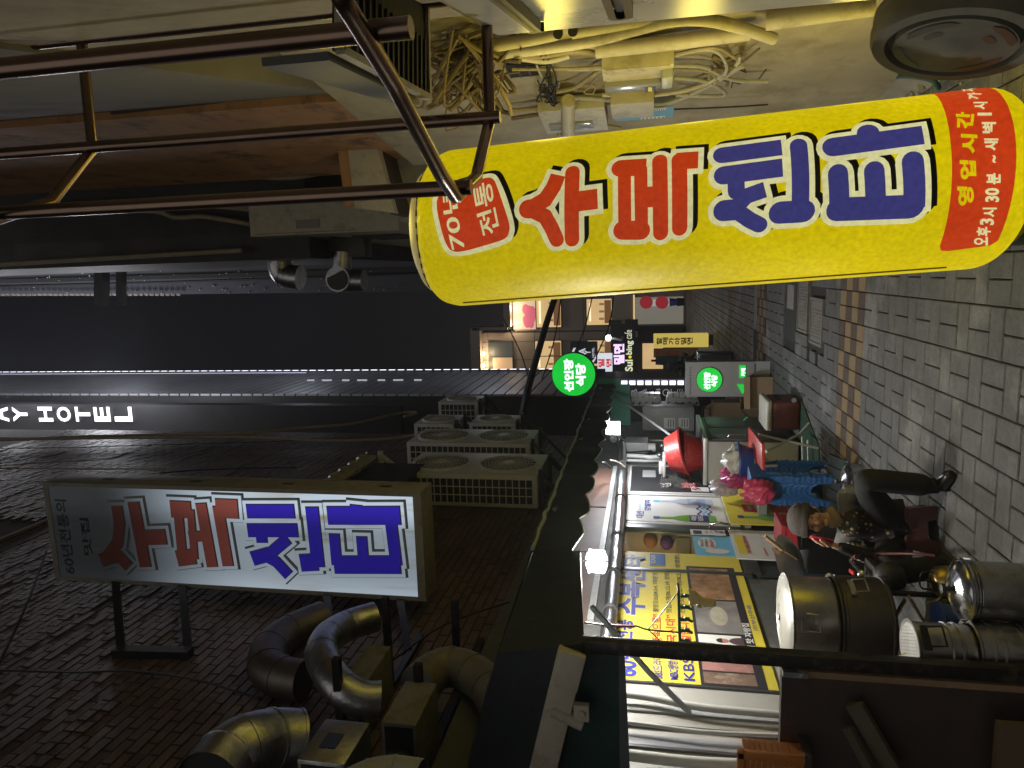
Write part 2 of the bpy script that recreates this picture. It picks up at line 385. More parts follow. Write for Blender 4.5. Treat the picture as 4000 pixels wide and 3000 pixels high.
def bvis(q):
    p = CAM_ROT.transposed() @ (V3((BX, q[0], q[1]))-EYE); u = p.x/-p.z*FPX; v = p.y/-p.z*FPX
    return abs(u) < 2150 and abs(v) < 1700, u, v
br2 = [q for q in br if bvis(q)[0]]
def seen(q):
    _, u, v = bvis(q); dx = (u+2000)*2212/4000; dy = (1500-v)*2212/4000
    return 1290 < dy < 1655 and 10 < dx < 1080
br2.sort(key=lambda q: (not seen(q), (q[0]**2+(q[1]-CAMH)**2+8)))
restb = MB()
for i, q in enumerate(br2):
    b = MB(); b.box((BX-.02, q[0], q[1]), (BX+q[4], q[2], q[3])); b.f = b.f[2:3]+b.f[3:4]+b.f[4:5]+b.f[0:1]+b.f[1:2]
    if i < 296: part('brick', b, m_brick, t)
    else: restb.add(b.v, b.f)
o = part('far_bricks', restb, m_brick, t); o['kind'] = 'stuff'
b = MB(); w = wins[0]; b.box((BX-.15, w[0], w[2]), (BX-.1, w[1], w[3])); o = part('dark_window', b, m_glass, t)
b = MB(); b.box((BX-.1, w[0]-.05, w[2]-.06), (BX+.03, w[1]+.05, w[2])); part('window_sill', b, m_conc, t)
# shutter-like pale strip lit by the hotel sign
m_black_wall = M('black cladding', (0.012, 0.012, 0.014), 0.55, noise=(5, 0.2))
# pipes along the brick wall's far corner
def wirepx(name, pts, x, r, mat, label, cat='cable', group=None, n=6, plane=pX):
    b = MB(); b.tube(curve_pts([plane(a, c, x) for a, c in pts], 5), r, n)
    return solo(name, b, mat, label, cat, group, smooth=60)
gp = 'insulated pipes on the brick wall corner'
wirepx('insulated_pipe', [(-30, 946), (60, 948), (180, 943), (320, 940), (520, 936), (640, 925), (760, 915), (850, 895), (880, 890), (900, 892), (872, 900)], -2.78, 0.028, m_cable, 'thick wrapped pipe climbing the far edge of the brick wall and looping over', 'pipe')
wirepx('insulated_pipe', [(-30, 952), (120, 948), (300, 946), (520, 944), (680, 951), (800, 950), (890, 940), (930, 925)], -2.76, 0.024, m_cable, 'thinner wrapped pipe running down the brick wall to the fan units', 'pipe')
wirepx('wall_cable', [(-20, 968), (150, 967), (300, 962), (560, 955), (690, 948)], -2.84, 0.008, m_bcable, 'thin black cable high on the brick wall below the wrapped pipes', 'cable')
wirepx('wall_rod', [(-20, 1011), (70, 1012), (180, 1013), (362, 1013)], -2.72, 0.013, m_cable, 'straight rusty rod standing off the brick wall above the light box', 'rod')
wirepx('wall_cable', [(0, 1006), (120, 998), (230, 992), (275, 978)], -2.8, 0.010, m_cable, 'short brown cable ending in a taped joint on the brick wall', 'cable')
wirepx('wall_cable', [(345, 1022), (420, 1016), (520, 1012), (640, 1010)], -2.8, 0.012, m_bcable, 'black cable behind the upper right of the light box', 'cable')
wirepx('wall_cable', [(-10, 1450), (60, 1300), (100, 1190)], -2.75, 0.012, m_bcable, 'black cable slanting down from the top beside the light box', 'cable')
wirepx('wall_cable', [(-10, 1448), (150, 1452), (290, 1450), (430, 1470), (560, 1510)], -2.84, 0.008, m_bcable, 'thin black cable sagging across the dark bricks above the ducts', 'cable')
wirepx('wall_cable', [(850, 1425), (960, 1350), (1100, 1300)], -2.6, 0.007, m_bcable, 'thin black cable rising from the awning to the light box foot', 'cable')
# ================================================================== LIGHT BOX SIGN on the brick wall
SGY = 5.4
Fs = FY(SGY)
t = thing('light_box_sign', 'tall white light box with faded red and blue lettering projecting from brick wall', 'sign', (-2.2, SGY, 3.55))
sx0, sx1, sz0, sz1 = -2.715, -1.765, 3.59, 7.22
b = MB(); b.box((sx0, SGY+.02, sz0), (sx1, SGY+.30, sz1)); m_sgf = M('grimy sign frame', (.27, .255, .22), .6, noise=(14, .2), wear=(6, (.12, .1, .07), .5)); part('box', b, m_sgf, t, bevel=.01)
b = MB()
for a in ((sx0, sz0, sx1, sz0+.07), (sx0, sz1-.05, sx1, sz1), (sx0, sz0+.07, sx0+.035, sz1-.05), (sx1-.035, sz0+.07, sx1, sz1-.05)): b.box((a[0], SGY-.012, a[1]), (a[2], SGY+.02, a[3]))
part('frame', b, m_sgf, t)
# diffuser: only the tubes in its lower half still burn, the ones on top are dead
def panel_mat():
    m = bpy.data.materials.new('light box panel'); m.use_nodes = True; tr = m.node_tree; bs = tr.nodes['Principled BSDF']
    bs.inputs['Base Color'].default_value = (0.055, 0.05, 0.04, 1); bs.inputs['Roughness'].default_value = 0.4
    tcn = tr.nodes.new('ShaderNodeTexCoord'); sp = tr.nodes.new('ShaderNodeSeparateXYZ'); tr.links.new(tcn.outputs['Object'], sp.inputs[0])
    def mp(sock, a, b_, c, d):
        n = tr.nodes.new('ShaderNodeMapRange'); n.interpolation_type = 'SMOOTHERSTEP'; n.inputs['From Min'].default_value = a; n.inputs['From Max'].default_value = b_; n.inputs['To Min'].default_value = c; n.inputs['To Max'].default_value = d
        tr.links.new(sock, n.inputs['Value']); return n.outputs[0]
    def mul(a, b_):
        n = tr.nodes.new('ShaderNodeMath'); n.operation = 'MULTIPLY'; tr.links.new(a, n.inputs[0]); tr.links.new(b_, n.inputs[1]); return n.outputs[0]
    top = mp(sp.outputs['Z'], 4.9, 6.75, 1.0, 0.04)
    r1 = mp(sp.outputs['X'], -2.2, -1.86, 0.44, 1.0); r2 = mp(sp.outputs['X'], -2.75, -2.45, 0.68, 0.44)
    ad = tr.nodes.new('ShaderNodeMath'); ad.operation = 'MAXIMUM'; tr.links.new(r1, ad.inputs[0]); tr.links.new(r2, ad.inputs[1])
    e_ = mul(top, ad.outputs[0])
    # grime stuck to the acrylic
    n = tr.nodes.new('ShaderNodeTexNoise'); n.inputs['Scale'].default_value = 3.5; n.inputs['Detail'].default_value = 6
    mpn = tr.nodes.new('ShaderNodeMapping'); mpn.inputs['Scale'].default_value = (3.2, 1, 0.45); tr.links.new(tcn.outputs['Object'], mpn.inputs[0]); tr.links.new(mpn.outputs[0], n.inputs[0])
    g = mp(n.outputs['Fac'], 0.45, 0.72, 0.0, 1.0); g2 = mp(sp.outputs['X'], -2.15, -2.3, 1.0, 0.35); g3 = mp(sp.outputs['Z'], 5.4, 4.0, 0.2, 0.9)
    gg = mul(mul(g, g2), g3)
    mx = tr.nodes.new('ShaderNodeMix'); mx.data_type = 'RGBA'; tr.links.new(gg, mx.inputs['Factor']); mx.inputs['A'].default_value = (0.72, 0.86, 1.0, 1); mx.inputs['B'].default_value = (0.36, 0.31, 0.12, 1)
    tr.links.new(mx.outputs['Result'], bs.inputs['Emission Color'])
    k = tr.nodes.new('ShaderNodeMath'); k.operation = 'MULTIPLY'; k.inputs[1].default_value = 0.66; tr.links.new(e_, k.inputs[0]); tr.links.new(k.outputs[0], bs.inputs['Emission Strength'])
    return m
m_panel = panel_mat()
b = MB(); b.box((sx0+.035, SGY-.004, sz0+.07), (sx1-.035, SGY+.02, sz1-.05)); part('panel', b, m_panel, t)
def seg_strokes(strokes, F, dgrow, d, mat, parent, name, sc=1.0, shift=(0, 0), close=0):
    """letters drawn as square-ended strokes; strokes: list of ([px points], half width in metres)"""
    mb = MB()
    for i, (pts, hw) in enumerate(strokes):
        P = [V3((*F.px(*p), 0)) for p in pts]
        h = hw+dgrow
        P2 = list(P)
        d0 = (P2[0]-P2[1]).normalized(); d1 = (P2[-1]-P2[-2]).normalized(); P2[0] = P2[0]+d0*dgrow; P2[-1] = P2[-1]+d1*dgrow
        L, R = [], []
        for j, p in enumerate(P2):
            a = (P2[j]-P2[j-1]).normalized() if j else None; c = (P2[j+1]-P2[j]).normalized() if j < len(P2)-1 else None
            tt = (a or c) if not (a and c) else (a+c).normalized()
            nn = V3((-tt.y, tt.x, 0)); k = 1.0 if not (a and c) else 1/max(0.5, abs(nn.dot(V3((-a.y, a.x, 0)))))
            L.append(p+nn*h*k); R.append(p-nn*h*k)
        dd = d+i*0.0003
        vs = [F.P(q.x+shift[0], q.y+shift[1], dd) for q in L]+[F.P(q.x+shift[0], q.y+shift[1], dd) for q in R]
        n = len(P2); mb.add(vs, [(n+j, n+j+1, j+1, j) for j in range(n-1)])
    return part(name, mb, mat, parent)
m_rim = panel_mat(); m_rim.name = 'raised letter rim'; m_rim_shade = M('letter rim shade', (0.20, 0.21, 0.22), 0.5)
def faded(nm, rgb, e):                    # letters of coloured acrylic over the same tubes
    m = M(nm, tuple(v*.28 for v in lin(rgb)), 0.45, noise=(8, 0.15)); bs = m.node_tree.nodes['Principled BSDF']; tr = m.node_tree
    tcn = tr.nodes.new('ShaderNodeTexCoord'); sp = tr.nodes.new('ShaderNodeSeparateXYZ'); tr.links.new(tcn.outputs['Object'], sp.inputs[0])
    n = tr.nodes.new('ShaderNodeMapRange'); n.interpolation_type = 'SMOOTHERSTEP'; n.inputs['From Min'].default_value = 4.9; n.inputs['From Max'].default_value = 6.75; n.inputs['To Min'].default_value = e; n.inputs['To Max'].default_value = e*.05
    n2 = tr.nodes.new('ShaderNodeMapRange'); n2.interpolation_type = 'SMOOTHERSTEP'; n2.inputs['From Min'].default_value = -2.15; n2.inputs['From Max'].default_value = -1.86; n2.inputs['To Min'].default_value = .45; n2.inputs['To Max'].default_value = 1.0
    tr.links.new(sp.outputs['Z'], n.inputs['Value']); tr.links.new(sp.outputs['X'], n2.inputs['Value'])
    mu = tr.nodes.new('ShaderNodeMath'); mu.operation = 'MULTIPLY'; tr.links.new(n.outputs[0], mu.inputs[0]); tr.links.new(n2.outputs[0], mu.inputs[1])
    tr.links.new(mu.outputs[0], bs.inputs['Emission Strength']); bs.inputs['Emission Color'].default_value = (*lin(rgb), 1)
    return m
m_fred = faded('faded red acrylic', (158, 84, 74), .6); m_blue = faded('blue acrylic', (42, 30, 150), 1.1)
c4 = lambda L: [([(553+x/4+(0 if r == 6 else -553), 375+y/4) for x, y in p], h) for p, h, r in L]
su = [([(222, 1208), (252, 1200), (270, 1160), (265, 1120), (246, 1088)], .062), ([(240, 1202), (262, 1212), (292, 1228)], .05), ([(296, 1084), (308, 1222)], .055), ([(302, 1148), (362, 1148)], .055)]
su = [([(222, 1208), (246, 1200)], .065), ([(236, 1200), (258, 1170), (262, 1130), (256, 1092)], .055), ([(238, 1204), (262, 1185), (282, 1224)][0:1]+[(262, 1200), (282, 1222)], .055),
      ([(292, 1084), (318, 1222)], .058), ([(300, 1160), (362, 1158)], .068)]
bok = [([(372, 1098), (416, 1100)], .075), ([(386, 1205), (424, 1200)], .07), ([(388, 1100), (398, 1205)], .045), ([(415, 1100), (424, 1205)], .035), ([(412, 1158), (448, 1156)], .045),
       ([(437, 1086), (462, 1222)], .052), ([(474, 1092), (496, 1220)], .052), ([(470, 1096), (517, 1098)], .085)]
sen = [([(536, 1103), (638, 1103)], .06), ([(538, 1144), (645, 1144)], .058), ([(566, 1146), (569, 1170)], .05), ([(548, 1205), (585, 1195)], .062), ([(580, 1200), (600, 1182), (624, 1162)], .05),
       ([(578, 1200), (600, 1212), (626, 1240)], .05), ([(676, 1094), (690, 1222)], .058), ([(688, 1212), (652, 1214)], .075)]
ta = [([(710, 1112), (866, 1112)], .078), ([(771, 1114), (771, 1090)], .052), ([(724, 1218), (866, 1218)], .078), ([(724, 1152), (730, 1218)], .046), ([(783, 1158), (788, 1218)], .046), ([(845, 1115), (858, 1218)], .05)]
for ch, mt in ((su, m_fred), (bok, m_fred), (sen, m_blue), (ta, m_blue)):
    seg_strokes(ch, Fs, .050, .008, m_rim_shade, t, 'letter_shadow', shift=(.008, -.008)); r = seg_strokes(ch, Fs, .036, .016, m_rim, t, 'letter_rim'); seg_strokes(ch, Fs, .007, .0215, m_rim_shade, t, 'letter_edge_shade', shift=(.003, -.003))  # grey offset layers paint the shade around the raised rims
    seg_strokes(ch, Fs, 0, .026, mt, t, 'letter')
textpx('60년전통의', Fs, (165, 1240), (118, 1078), m_dark, t, bold=.02); textpx('맛집', Fs, (202, 1200), (172, 1118), m_dark, t, bold=.02)
for (dx, dy) in ((230, 1290), (375, 1300), (690, 1320), (850, 1330)):
    b = MB(); pz = Fs.px(dx, 1270)[1]; b.bar((-2.70, SGY+.12, pz), pX(dx+32, 1408, BX+.03), .06, .06); part('bracket_arm', b, m_blackm, t)
b = MB(); p1 = Fs.px(230, 1270)[1]; p2 = Fs.px(375, 1270)[1]; b.bar(pX(248, 1408, BX+.03), pX(412, 1412, BX+.03), .07, .09)
part('wall_bracket', b, m_blackm, t)
b = MB()
for z in (3.9, 4.8, 5.7, 6.6): b.box((sx1, SGY+.12, z), (sx1+.004, SGY+.16, z+.1))
part('side_slot', b, m_dark, t)
# ================================================================== HOTEL, dark tower with an LED edge
HX = -3.0
m_clad = M('ribbed grey cladding', (0.36, 0.37, 0.40), 0.45, 0.4, noise=(3, 0.15), bump=(90, 0.1))
m_led = E('white LED strip', (235, 238, 255), 2.2); m_ledw = E('lit hotel letter', (255, 250, 255), 1.6)
t = thing('hotel_building', 'dark hotel tower with a white LED edge behind the brick building', 'building', (HX-3, 19, 0))
b = MB(); b.box((HX-8, 16.9, 0), (HX, 21.2, 40)); part('tower', b, m_black_wall, t)
b = MB()
z = 3.4
while z < 26:
    b.box((HX-.02, 16.95, z), (HX+.05, 21.1, z+.27)); z += .31
o = part('cladding_board', b, m_clad, t); o['kind'] = 'stuff'
b = MB()
for i in range(78): z = 3.3+i*.3; b.box((HX+.06, 21.12, z), (HX+.10, 21.18, z+.2))
o = part('led_strip', b, m_led, t)
for zz in (6, 12, 18): lamp('led_strip_glow', (HX+1.6, 19.6, zz), 30, (.85, .88, 1), .8)
b = MB(); b.box((HX+.05, 20.86, 12.5), (HX+.062, 20.9, 26)); part('led_line', b, E('dim LED line', (200, 205, 230), 1.0), t)
b = MB(); b.box((HX-.02, 21.1, 3), (HX+.09, 21.2, 27)); part('corner_post', b, m_dark, t)
# far small letters standing off the cladding
b = MB()
for i in range(7):
    z = 8.1+i*.55; b.box((HX+.05, 19.2, z), (HX+.085, 19.22, z+.22+.08*(i%2)))
part('side_letter', b, E('dim side letter', (190, 190, 205), .8), t)
t = thing('hotel_sign', 'black vertical hotel sign with glowing white block letters', 'sign', (-3.4, 15.6, 12))
b = MB(); b.box((-4.2, 15.4, 7.4), (-2.96, 15.7, 24)); part('board', b, m_black_wall, t)
FH = FY(15.4)
lamp('hotel_sign_glow', (-2.35, 14.6, 14.5), 240, (.93, .94, 1), .5); lamp('hotel_sign_glow', (-2.35, 14.6, 17.5), 240, (.93, .94, 1), .5)
m_fac = M('narrow pale tile', (0.3, 0.29, 0.3), 0.35, noise=(4, .2))
for ch, a, c in (('B', -70, -32), ('A', -24, 24), ('Y', 29, 65), ('H', 84, 119), ('O', 124, 158), ('T', 164, 200), ('E', 204, 243), ('L', 248, 290)):
    textpx(ch, FH, (c, 910), (a, 878), m_ledw, t, bold=.03, name='letter', d=.05)
t = thing('black_signboard', 'black board with pale serif hotel letters under the LED row at street level', 'sign', (-2.9, 12.8, 1))
b = MB(); b.box((-3.2, 12.9, 0.4), (-2.1, 13.0, 2.6)); part('board', b, m_black_wall, t)
FB = FY(12.9); m_lg = M('pale metal letter', (0.75, 0.75, 0.78), 0.5); lamp('led_row_glow', (-2.0, 12.0, 1.6), 4, (.9, .92, 1), .1)
for ch, a, c in (('B', 1363, 1377), ('A', 1379, 1397), ('Y', 1392, 1406), ('H', 1417, 1426), ('O', 1431, 1447), ('T', 1449, 1461), ('E', 1463, 1474)):
    textpx(ch, FB, (c, 856), (a, 840), m_lg, t, bold=.0, name='letter', d=.01)
t = thing('led_row', 'row of bright white LED bars in a vertical line beside the black hotel board', 'light', (-2.0, 12.7, 1.6))
for i in range(8):
    dx = 1342+i*17.4; q = pY(dx, 827, 12.8); q2 = pY(dx+13, 827, 12.8); b = MB(); b.box((q.x-.035, 12.78, q2.z), (q.x+.035, 12.84, q.z)); part('led_bar', b, E('LED bar', (235, 236, 255), 1.7) if i == 0 else bpy.data.materials['LED bar'], t)
b = MB(); q = pY(1342, 827, 12.8); b.box((q.x-.06, 12.85, pY(1480, 827, 12.8).z), (q.x+.06, 12.9, q.z+.05)); part('backing', b, m_dark, t)
# ================================================================== FAR BUILDING closing the alley
FYB = 34.0; FF = FY(FYB)
m_fac2 = M('beige facade panel', (0.27, 0.235, 0.205), 0.75, noise=(1.2, 0.12))
m_warm = E('warm lit room', (222, 186, 130), 0.92, noise=[(.6, .2)]); m_warm2 = E('warm lit blind', (196, 160, 122), 0.8, noise=[(1.0, .15)])
m_dim = E('dim window', (62, 66, 62), 0.8); m_hot = E('downlight', (255, 226, 170), 6.0)
t = thing('far_building', 'beige building closing the alley with lit windows and rooftop downlights', 'building', (-3.5, FYB, 0))
def fr(dx0, dy0, dx1, dy1, d0, d1, mat, name, par):
    """rectangle seen between two picture corners on the far facade"""
    a0, b0 = FF.px(dx0, dy0); a1, b1 = FF.px(dx1, dy1); b = MB(); b.fbox(FF, min(a0, a1), min(b0, b1), max(a0, a1), max(b0, b1), d0, d1); return part(name, b, mat, par)
fr(1040, 840, 1490, 712, -6, 0, m_fac2, 'wall', t); fr(1112, 716, 1490, 560, -6, -.01, m_fac2, 'wall', t)
for a in ((1026, 840, 1041, 706), (1026, 712, 1101, 704), (1093, 704, 1103, 560)): fr(*a, -.3, .55, m_fac2, 'parapet', t)
for a in ((1060, 802, 1107, 739), (1158, 801, 1212, 736), (1160, 707, 1211, 640), (1268, 702, 1321, 645), (1270, 790, 1321, 735)):
    dim = a[0] == 1060
    w = fr(a[0]-2, a[1]+2, a[2]+2, a[3]-2, -.2, .05, m_dark, 'window', t)
    fr(*a, .04, .06, m_dim if dim else m_warm, 'pane', w)
    if not dim:
        a_, c_, e_, g_ = a; H_ = e_-a_
        fr(a_+H_*.72, c_-4, e_-1, g_+3, .061, .07, E('brown furniture', (120, 84, 52), .7) if a_ == 1158 else bpy.data.materials['brown furniture'], 'furniture_shape', w); fr(a_+H_*.1, c_-8, a_+H_*.16, g_+10, .061, .07, bpy.data.materials.get('ceiling light') or E('ceiling light', (255, 236, 190), 1.2), 'ceiling_light', w)
        for kk in range(3): yy = c_+(g_-c_)*(kk+.7)/3.6; fr(a_+H_*.5, yy, a_+H_*.7, yy-5, .061, .068, bpy.data.materials.get('dim picture') or E('dim picture', (150, 118, 84), .7), 'wall_picture', w)
fr(1066, 801, 1107, 771, .065, .08, m_warm2, 'blind', t); fr(1059, 772, 1108, 770, .06, .1, m_dark, 'mullion', t); fr(1158, 770, 1213, 768, .06, .1, m_dark, 'mullion', t)
fr(1110, 712, 1156, 646, .02, .05, E('lit banner', (222, 190, 165), .8), 'banner', t)
pinkm = E('pink lit print', (200, 96, 120), .8)
b = MB()
for dx, dy, r in ((1140, 695, .3), (1146, 684, .38), (1143, 674, .32), (1136, 668, .25), (1148, 700, .2), (1136, 690, .2), (1150, 672, .25)):
    a, c = FF.px(dx, dy); b.add([FF.P(a+r*math.cos(k*math.pi/6)*1.0, c+r*math.sin(k*math.pi/6)*.7, .06+len(b.v)*1e-4) for k in range(12)], [tuple(range(12))])
part('banner_print', b, pinkm, t)
fr(1323, 700, 1370, 636, .02, .3, M('cream shop panel', (0.5, 0.42, 0.32), .6), 'shop_panel', t); fr(1369, 700, 1371, 636, .3, .34, E('warm strip', (255, 215, 150), 1.0), 'light_strip', t)
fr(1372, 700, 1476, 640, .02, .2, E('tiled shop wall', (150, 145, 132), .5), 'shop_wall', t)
fr(1322, 800, 1476, 702, .02, .25, M('dark shop fascia', (0.055, 0.05, 0.055), .6), 'shop_fascia', t)
fr(1388, 795, 1432, 740, .27, .3, m_warm, 'doorway', t)
for dx, dy in ((1047, 788), (1047, 763), (1100, 700), (1100, 665)):
    a, c = FF.px(dx, dy); b = MB(); b.lathe([(.0, 0), (.1, 0), (.1, .18), (0, .18)], FF.P(a, c-.05, .3), 12); part('downlight', b, m_hot, t)
    lamp('downlight_glow', FF.P(a, c-.3, .45), 42, (1, .72, .42), .08)
b = MB()
for dx in (1057, 1108, 1157, 1210, 1262): a, c = FF.px(dx, 810); b.fbox(FF, a-.5, c-.012, a+6, c+.012, 0, .006)
for dy in (738, 718, 777): a, c = FF.px(1140, dy); b.fbox(FF, a-.012, 0.5, a+.012, FF.px(1042, dy)[1], 0, .005)
part('panel_joint', b, m_dark, t)
textpx('설', FF, (1420, 792), (1398, 770), m_dark, t, name='small_lettering')
# shop signs over the far street
t = thing('noodle_sign', 'dark sign with glowing lilac letters at the end of the alley', 'sign', (-2.6, 30, 2))
F2 = FY(32.0)
def fr2(F, dx0, dy0, dx1, dy1, d0, d1, mat, name, par):
    a0, b0 = F.px(dx0, dy0); a1, b1 = F.px(dx1, dy1); b = MB(); b.fbox(F, min(a0, a1), min(b0, b1), max(a0, a1), max(b0, b1), d0, d1); return part(name, b, mat, par)
fr2(F2, 1320, 822, 1350, 700, -.2, 0, m_black_wall, 'board', t)
textpx('밀면', F2, (1349, 787), (1325, 743), E('lilac lit letter', (244, 214, 255), 1.2), t, bold=.05)
t = thing('cafe_sign', 'dark cafe sign with cream letters beneath the lilac sign', 'sign', (-2.5, 31, 1.8))
fr2(F2, 1351, 822, 1378, 690, -.2, -.02, m_black_wall, 'board', t)
mc = E('cream lit letter', (226, 232, 190), .9)
textpx('Sul', F2, (1367, 802), (1350, 777), mc, t, bold=.03); textpx('bing', F2, (1369, 766), (1352, 736), mc, t, bold=.03); textpx('cafe', F2, (1365, 732), (1349, 713), mc, t, bold=.0)
a, c = F2.px(1361, 771); b = MB(); b.ball(F2.P(a, c, .03), .07, 10, 6); part('dot', b, E('yellow dot', (240, 210, 40), 1), t)
textpx('남포점', F2, (1378, 728), (1372, 716), m_lg, t)
t = thing('crescent_sign', 'square black hanging sign with a white crescent behind the green disc', 'sign', (-2.7, 24, 4.5))
F3 = FY(24.0)
fr2(F3, 1233, 786, 1290, 738, -.2, 0, M('dark navy sign', (0.02, 0.024, 0.03), .5), 'board', t)
wl = E('white print', (215, 215, 225), .8); b = MB(); a, c = F3.px(1262, 765)
n = 24; pts = [F3.P(a+.42*math.cos(x), c+.42*math.sin(x), .02) for x in [math.radians(60+200*i/n) for i in range(n+1)]]+[F3.P(a+.05+.36*math.cos(x), c-.04+.36*math.sin(x), .02) for x in [math.radians(260-200*i/n) for i in range(n+1)]]
b.add(pts, [(i, i+1, len(pts)-2-i, len(pts)-1-i) for i in range(n)]); part('crescent', b, wl, t)
textpx('BA', F3, (1265, 774), (1250, 752), wl, t, bold=.02); textpx('Y', F3, (1276, 766), (1262, 756), wl, t, bold=.02); textpx('HOTEL', F3, (1284, 772), (1279, 751), wl, t, bold=.02)
t = thing('red_letter_sign', 'small white lit sign with red letters under the crescent sign', 'sign', (-2.8, 23, 3.5))
F4 = FY(23.0); fr2(F4, 1291, 803, 1322, 764, -.2, 0, E('white lit sign', (222, 230, 240), .9), 'panel', t)
rl = E('red lit letter', (215, 40, 40), .8); textpx('밀', F4, (1306, 793), (1292, 775), rl, t, bold=.04); textpx('면', F4, (1321, 793), (1309, 775), rl, t, bold=.04)
# street lamp on a rod by the far corner
t = thing('wall_lamp', 'small bright wall lamp above the lilac sign', 'lamp', (-2.3, 28, 3)); q = pY(1314, 730, 28); b = MB(); b.ball(q, .12, 12, 8); part('bulb', b, E('far lamp', (250, 248, 255), 5), t)
b = MB(); b.tube([q+V3((0, 0, -.1)), q+V3((-.1, .1, -.5)), q+V3((-.1, 1.5, -.5))], .05, 8); part('arm', b, m_dark, t); lamp('far_lamp_glow', q+V3((0, -.3, 0)), 60, (.95, .95, 1), .1)
t = thing('round_vent', 'short round metal vent on the far facade above the dark sign', 'vent', (-1, 33, 3)); q = pY(1330, 707, 32.5); b = MB(); b.lathe([(.34, -.3), (.36, .3), (.3, .32), (0, .3)], q, 20, smooth) if False else b.lathe([(.0, -.3), (.34, -.3), (.36, .3), (0, .3)], q, 20); part('drum', b, m_galv, t, smooth=40)
# green disc sign of the neighbouring restaurant
m_grn = E('green lit acrylic', (26, 200, 62), .95, noise=[(2.5, .12)]); m_gl = E('white lit letter', (240, 246, 252), 1.35)
t = thing('green_disc_sign', 'round green lit sign hanging over the dark awning end', 'sign', (-2.6, 12, 3))
F5 = FY(12.0); a, c = F5.px(1239, 809); rr = abs(F5.px(1239, 856)[0]-a)
b = MB(); b.lathe([(0, -.06), (rr, -.06), (rr, .06), (0, .06)], F5.P(a, c, -.06), 48, Matrix(((1, 0, 0), (0, 0, -1), (0, 1, 0)))); part('rim', b, m_black, t, smooth=40)
b = MB(); b.lathe([(0, 0), (rr*.97, 0), (rr*.97, .012), (0, .012)], F5.P(a, c, .002), 48, Matrix(((1, 0, 0), (0, 0, -1), (0, 1, 0)))); part('disc', b, m_grn, t, smooth=40)
textpx('선인장', F5, (1240, 846), (1218, 775), m_gl, t, bold=.05, d=.025); textpx('식당', F5, (1266, 834), (1243, 785), m_gl, t, bold=.05, d=.025)
# neighbours: grey clad house high on the right
m_grey = M('blue grey render', (0.115, 0.115, 0.145), 0.7, noise=(2, 0.12))
t = thing('grey_building', 'plain blue grey building beyond the fan unit cabinet on the right', 'building', (1.5, 18, 0))
b = MB(); A = pY(900, 628, 16); B = pY(0, 640, 16); b.prism([(A.x+.02, 16, -.5), (5, 16, -.5), (5, 16, 24), (B.x, 16, 24), (B.x, 16, B.z), (A.x-.02, 16, A.z)], (0, 12, 0)); part('wall', b, m_grey, t)
b = MB(); A = pY(900, 590, 16); B = pY(0, 612, 16); b.prism([(A.x, 15.97, 5), (A.x+.1, 15.97, 5), (B.x+.1, 15.97, B.z), (B.x, 15.97, B.z)], (0, .06, 0)); part('dark_groove', b, m_dark, t)
b = MB()
for i in range(70):
    p = pY(random.uniform(60, 900), random.uniform(585, 634), 15.98); b.ball(p, .018, 5, 4)
o = part('rivet', b, m_white, t); o['kind'] = 'stuff'
b = MB()
for i in range(34):
    p = pY(2+i*11.5, 636.5-.5*math.sin(i), 15.9); q = pY(2+i*11.5+8, 637, 15.9); b.bar(p, q, .03, .05)
part('flashing', b, M('rusty flashing', (.4, .34, .3), .7, wear=(9, (.12, .05, .03), .9)), t)
b = MB(); b.tube(curve_pts([pY(-10, 618, 15.6), pY(400, 608, 15.6), pY(900, 590, 15.6)]), .03, 6); solo('facade_cable', b, m_bcable, 'thin black cable running up the blue grey building', 'cable')
# two dark square brackets high up beyond the grille
for dx, w, lb in ((220, .22, 'thick'), (262, .15, 'thin')):
    b = MB(); b.bar(pY(dx, 560, 14), pY(dx, 660, 14), w, w); solo('wall_beam', b, m_blackm, lb+' dark steel arm sticking out high against the blue grey building', 'bracket')
# overhead wire bundle in front of the hotel
b = MB(); P = [pY(1200, 640, 20), pY(1180, 700, 19), pY(1160, 770, 18), pY(1138, 850, 17), pY(1128, 900, 16)]
b.tube(curve_pts(P), [.09]*len(curve_pts(P)), 8); solo('wire_bundle', b, m_bcable, 'thick black bundle of overhead wires slanting past the hotel cladding', 'cable')
for i, (A, B, lb) in enumerate((((1088, 690), (1150, 850), 'thin overhead wire crossing the far banner'), ((1212, 640), (1160, 850), 'thin overhead wire beside the thick black bundle'), ((1280, 640), (1216, 812), 'thin overhead wire above the crescent sign'), ((1325, 640), (1288, 770), 'thin overhead wire crossing the round vent'))):
    b = MB(); A3 = pY(*A, 22); B3 = pY(*B, 19); b.tube(curve_pts([A3, (A3+B3)/2+V3((0, 0, -.12)), B3]), .02, 5); solo('overhead_wire', b, m_bcable, lb, 'wire', 'wires strung across the end of the alley')
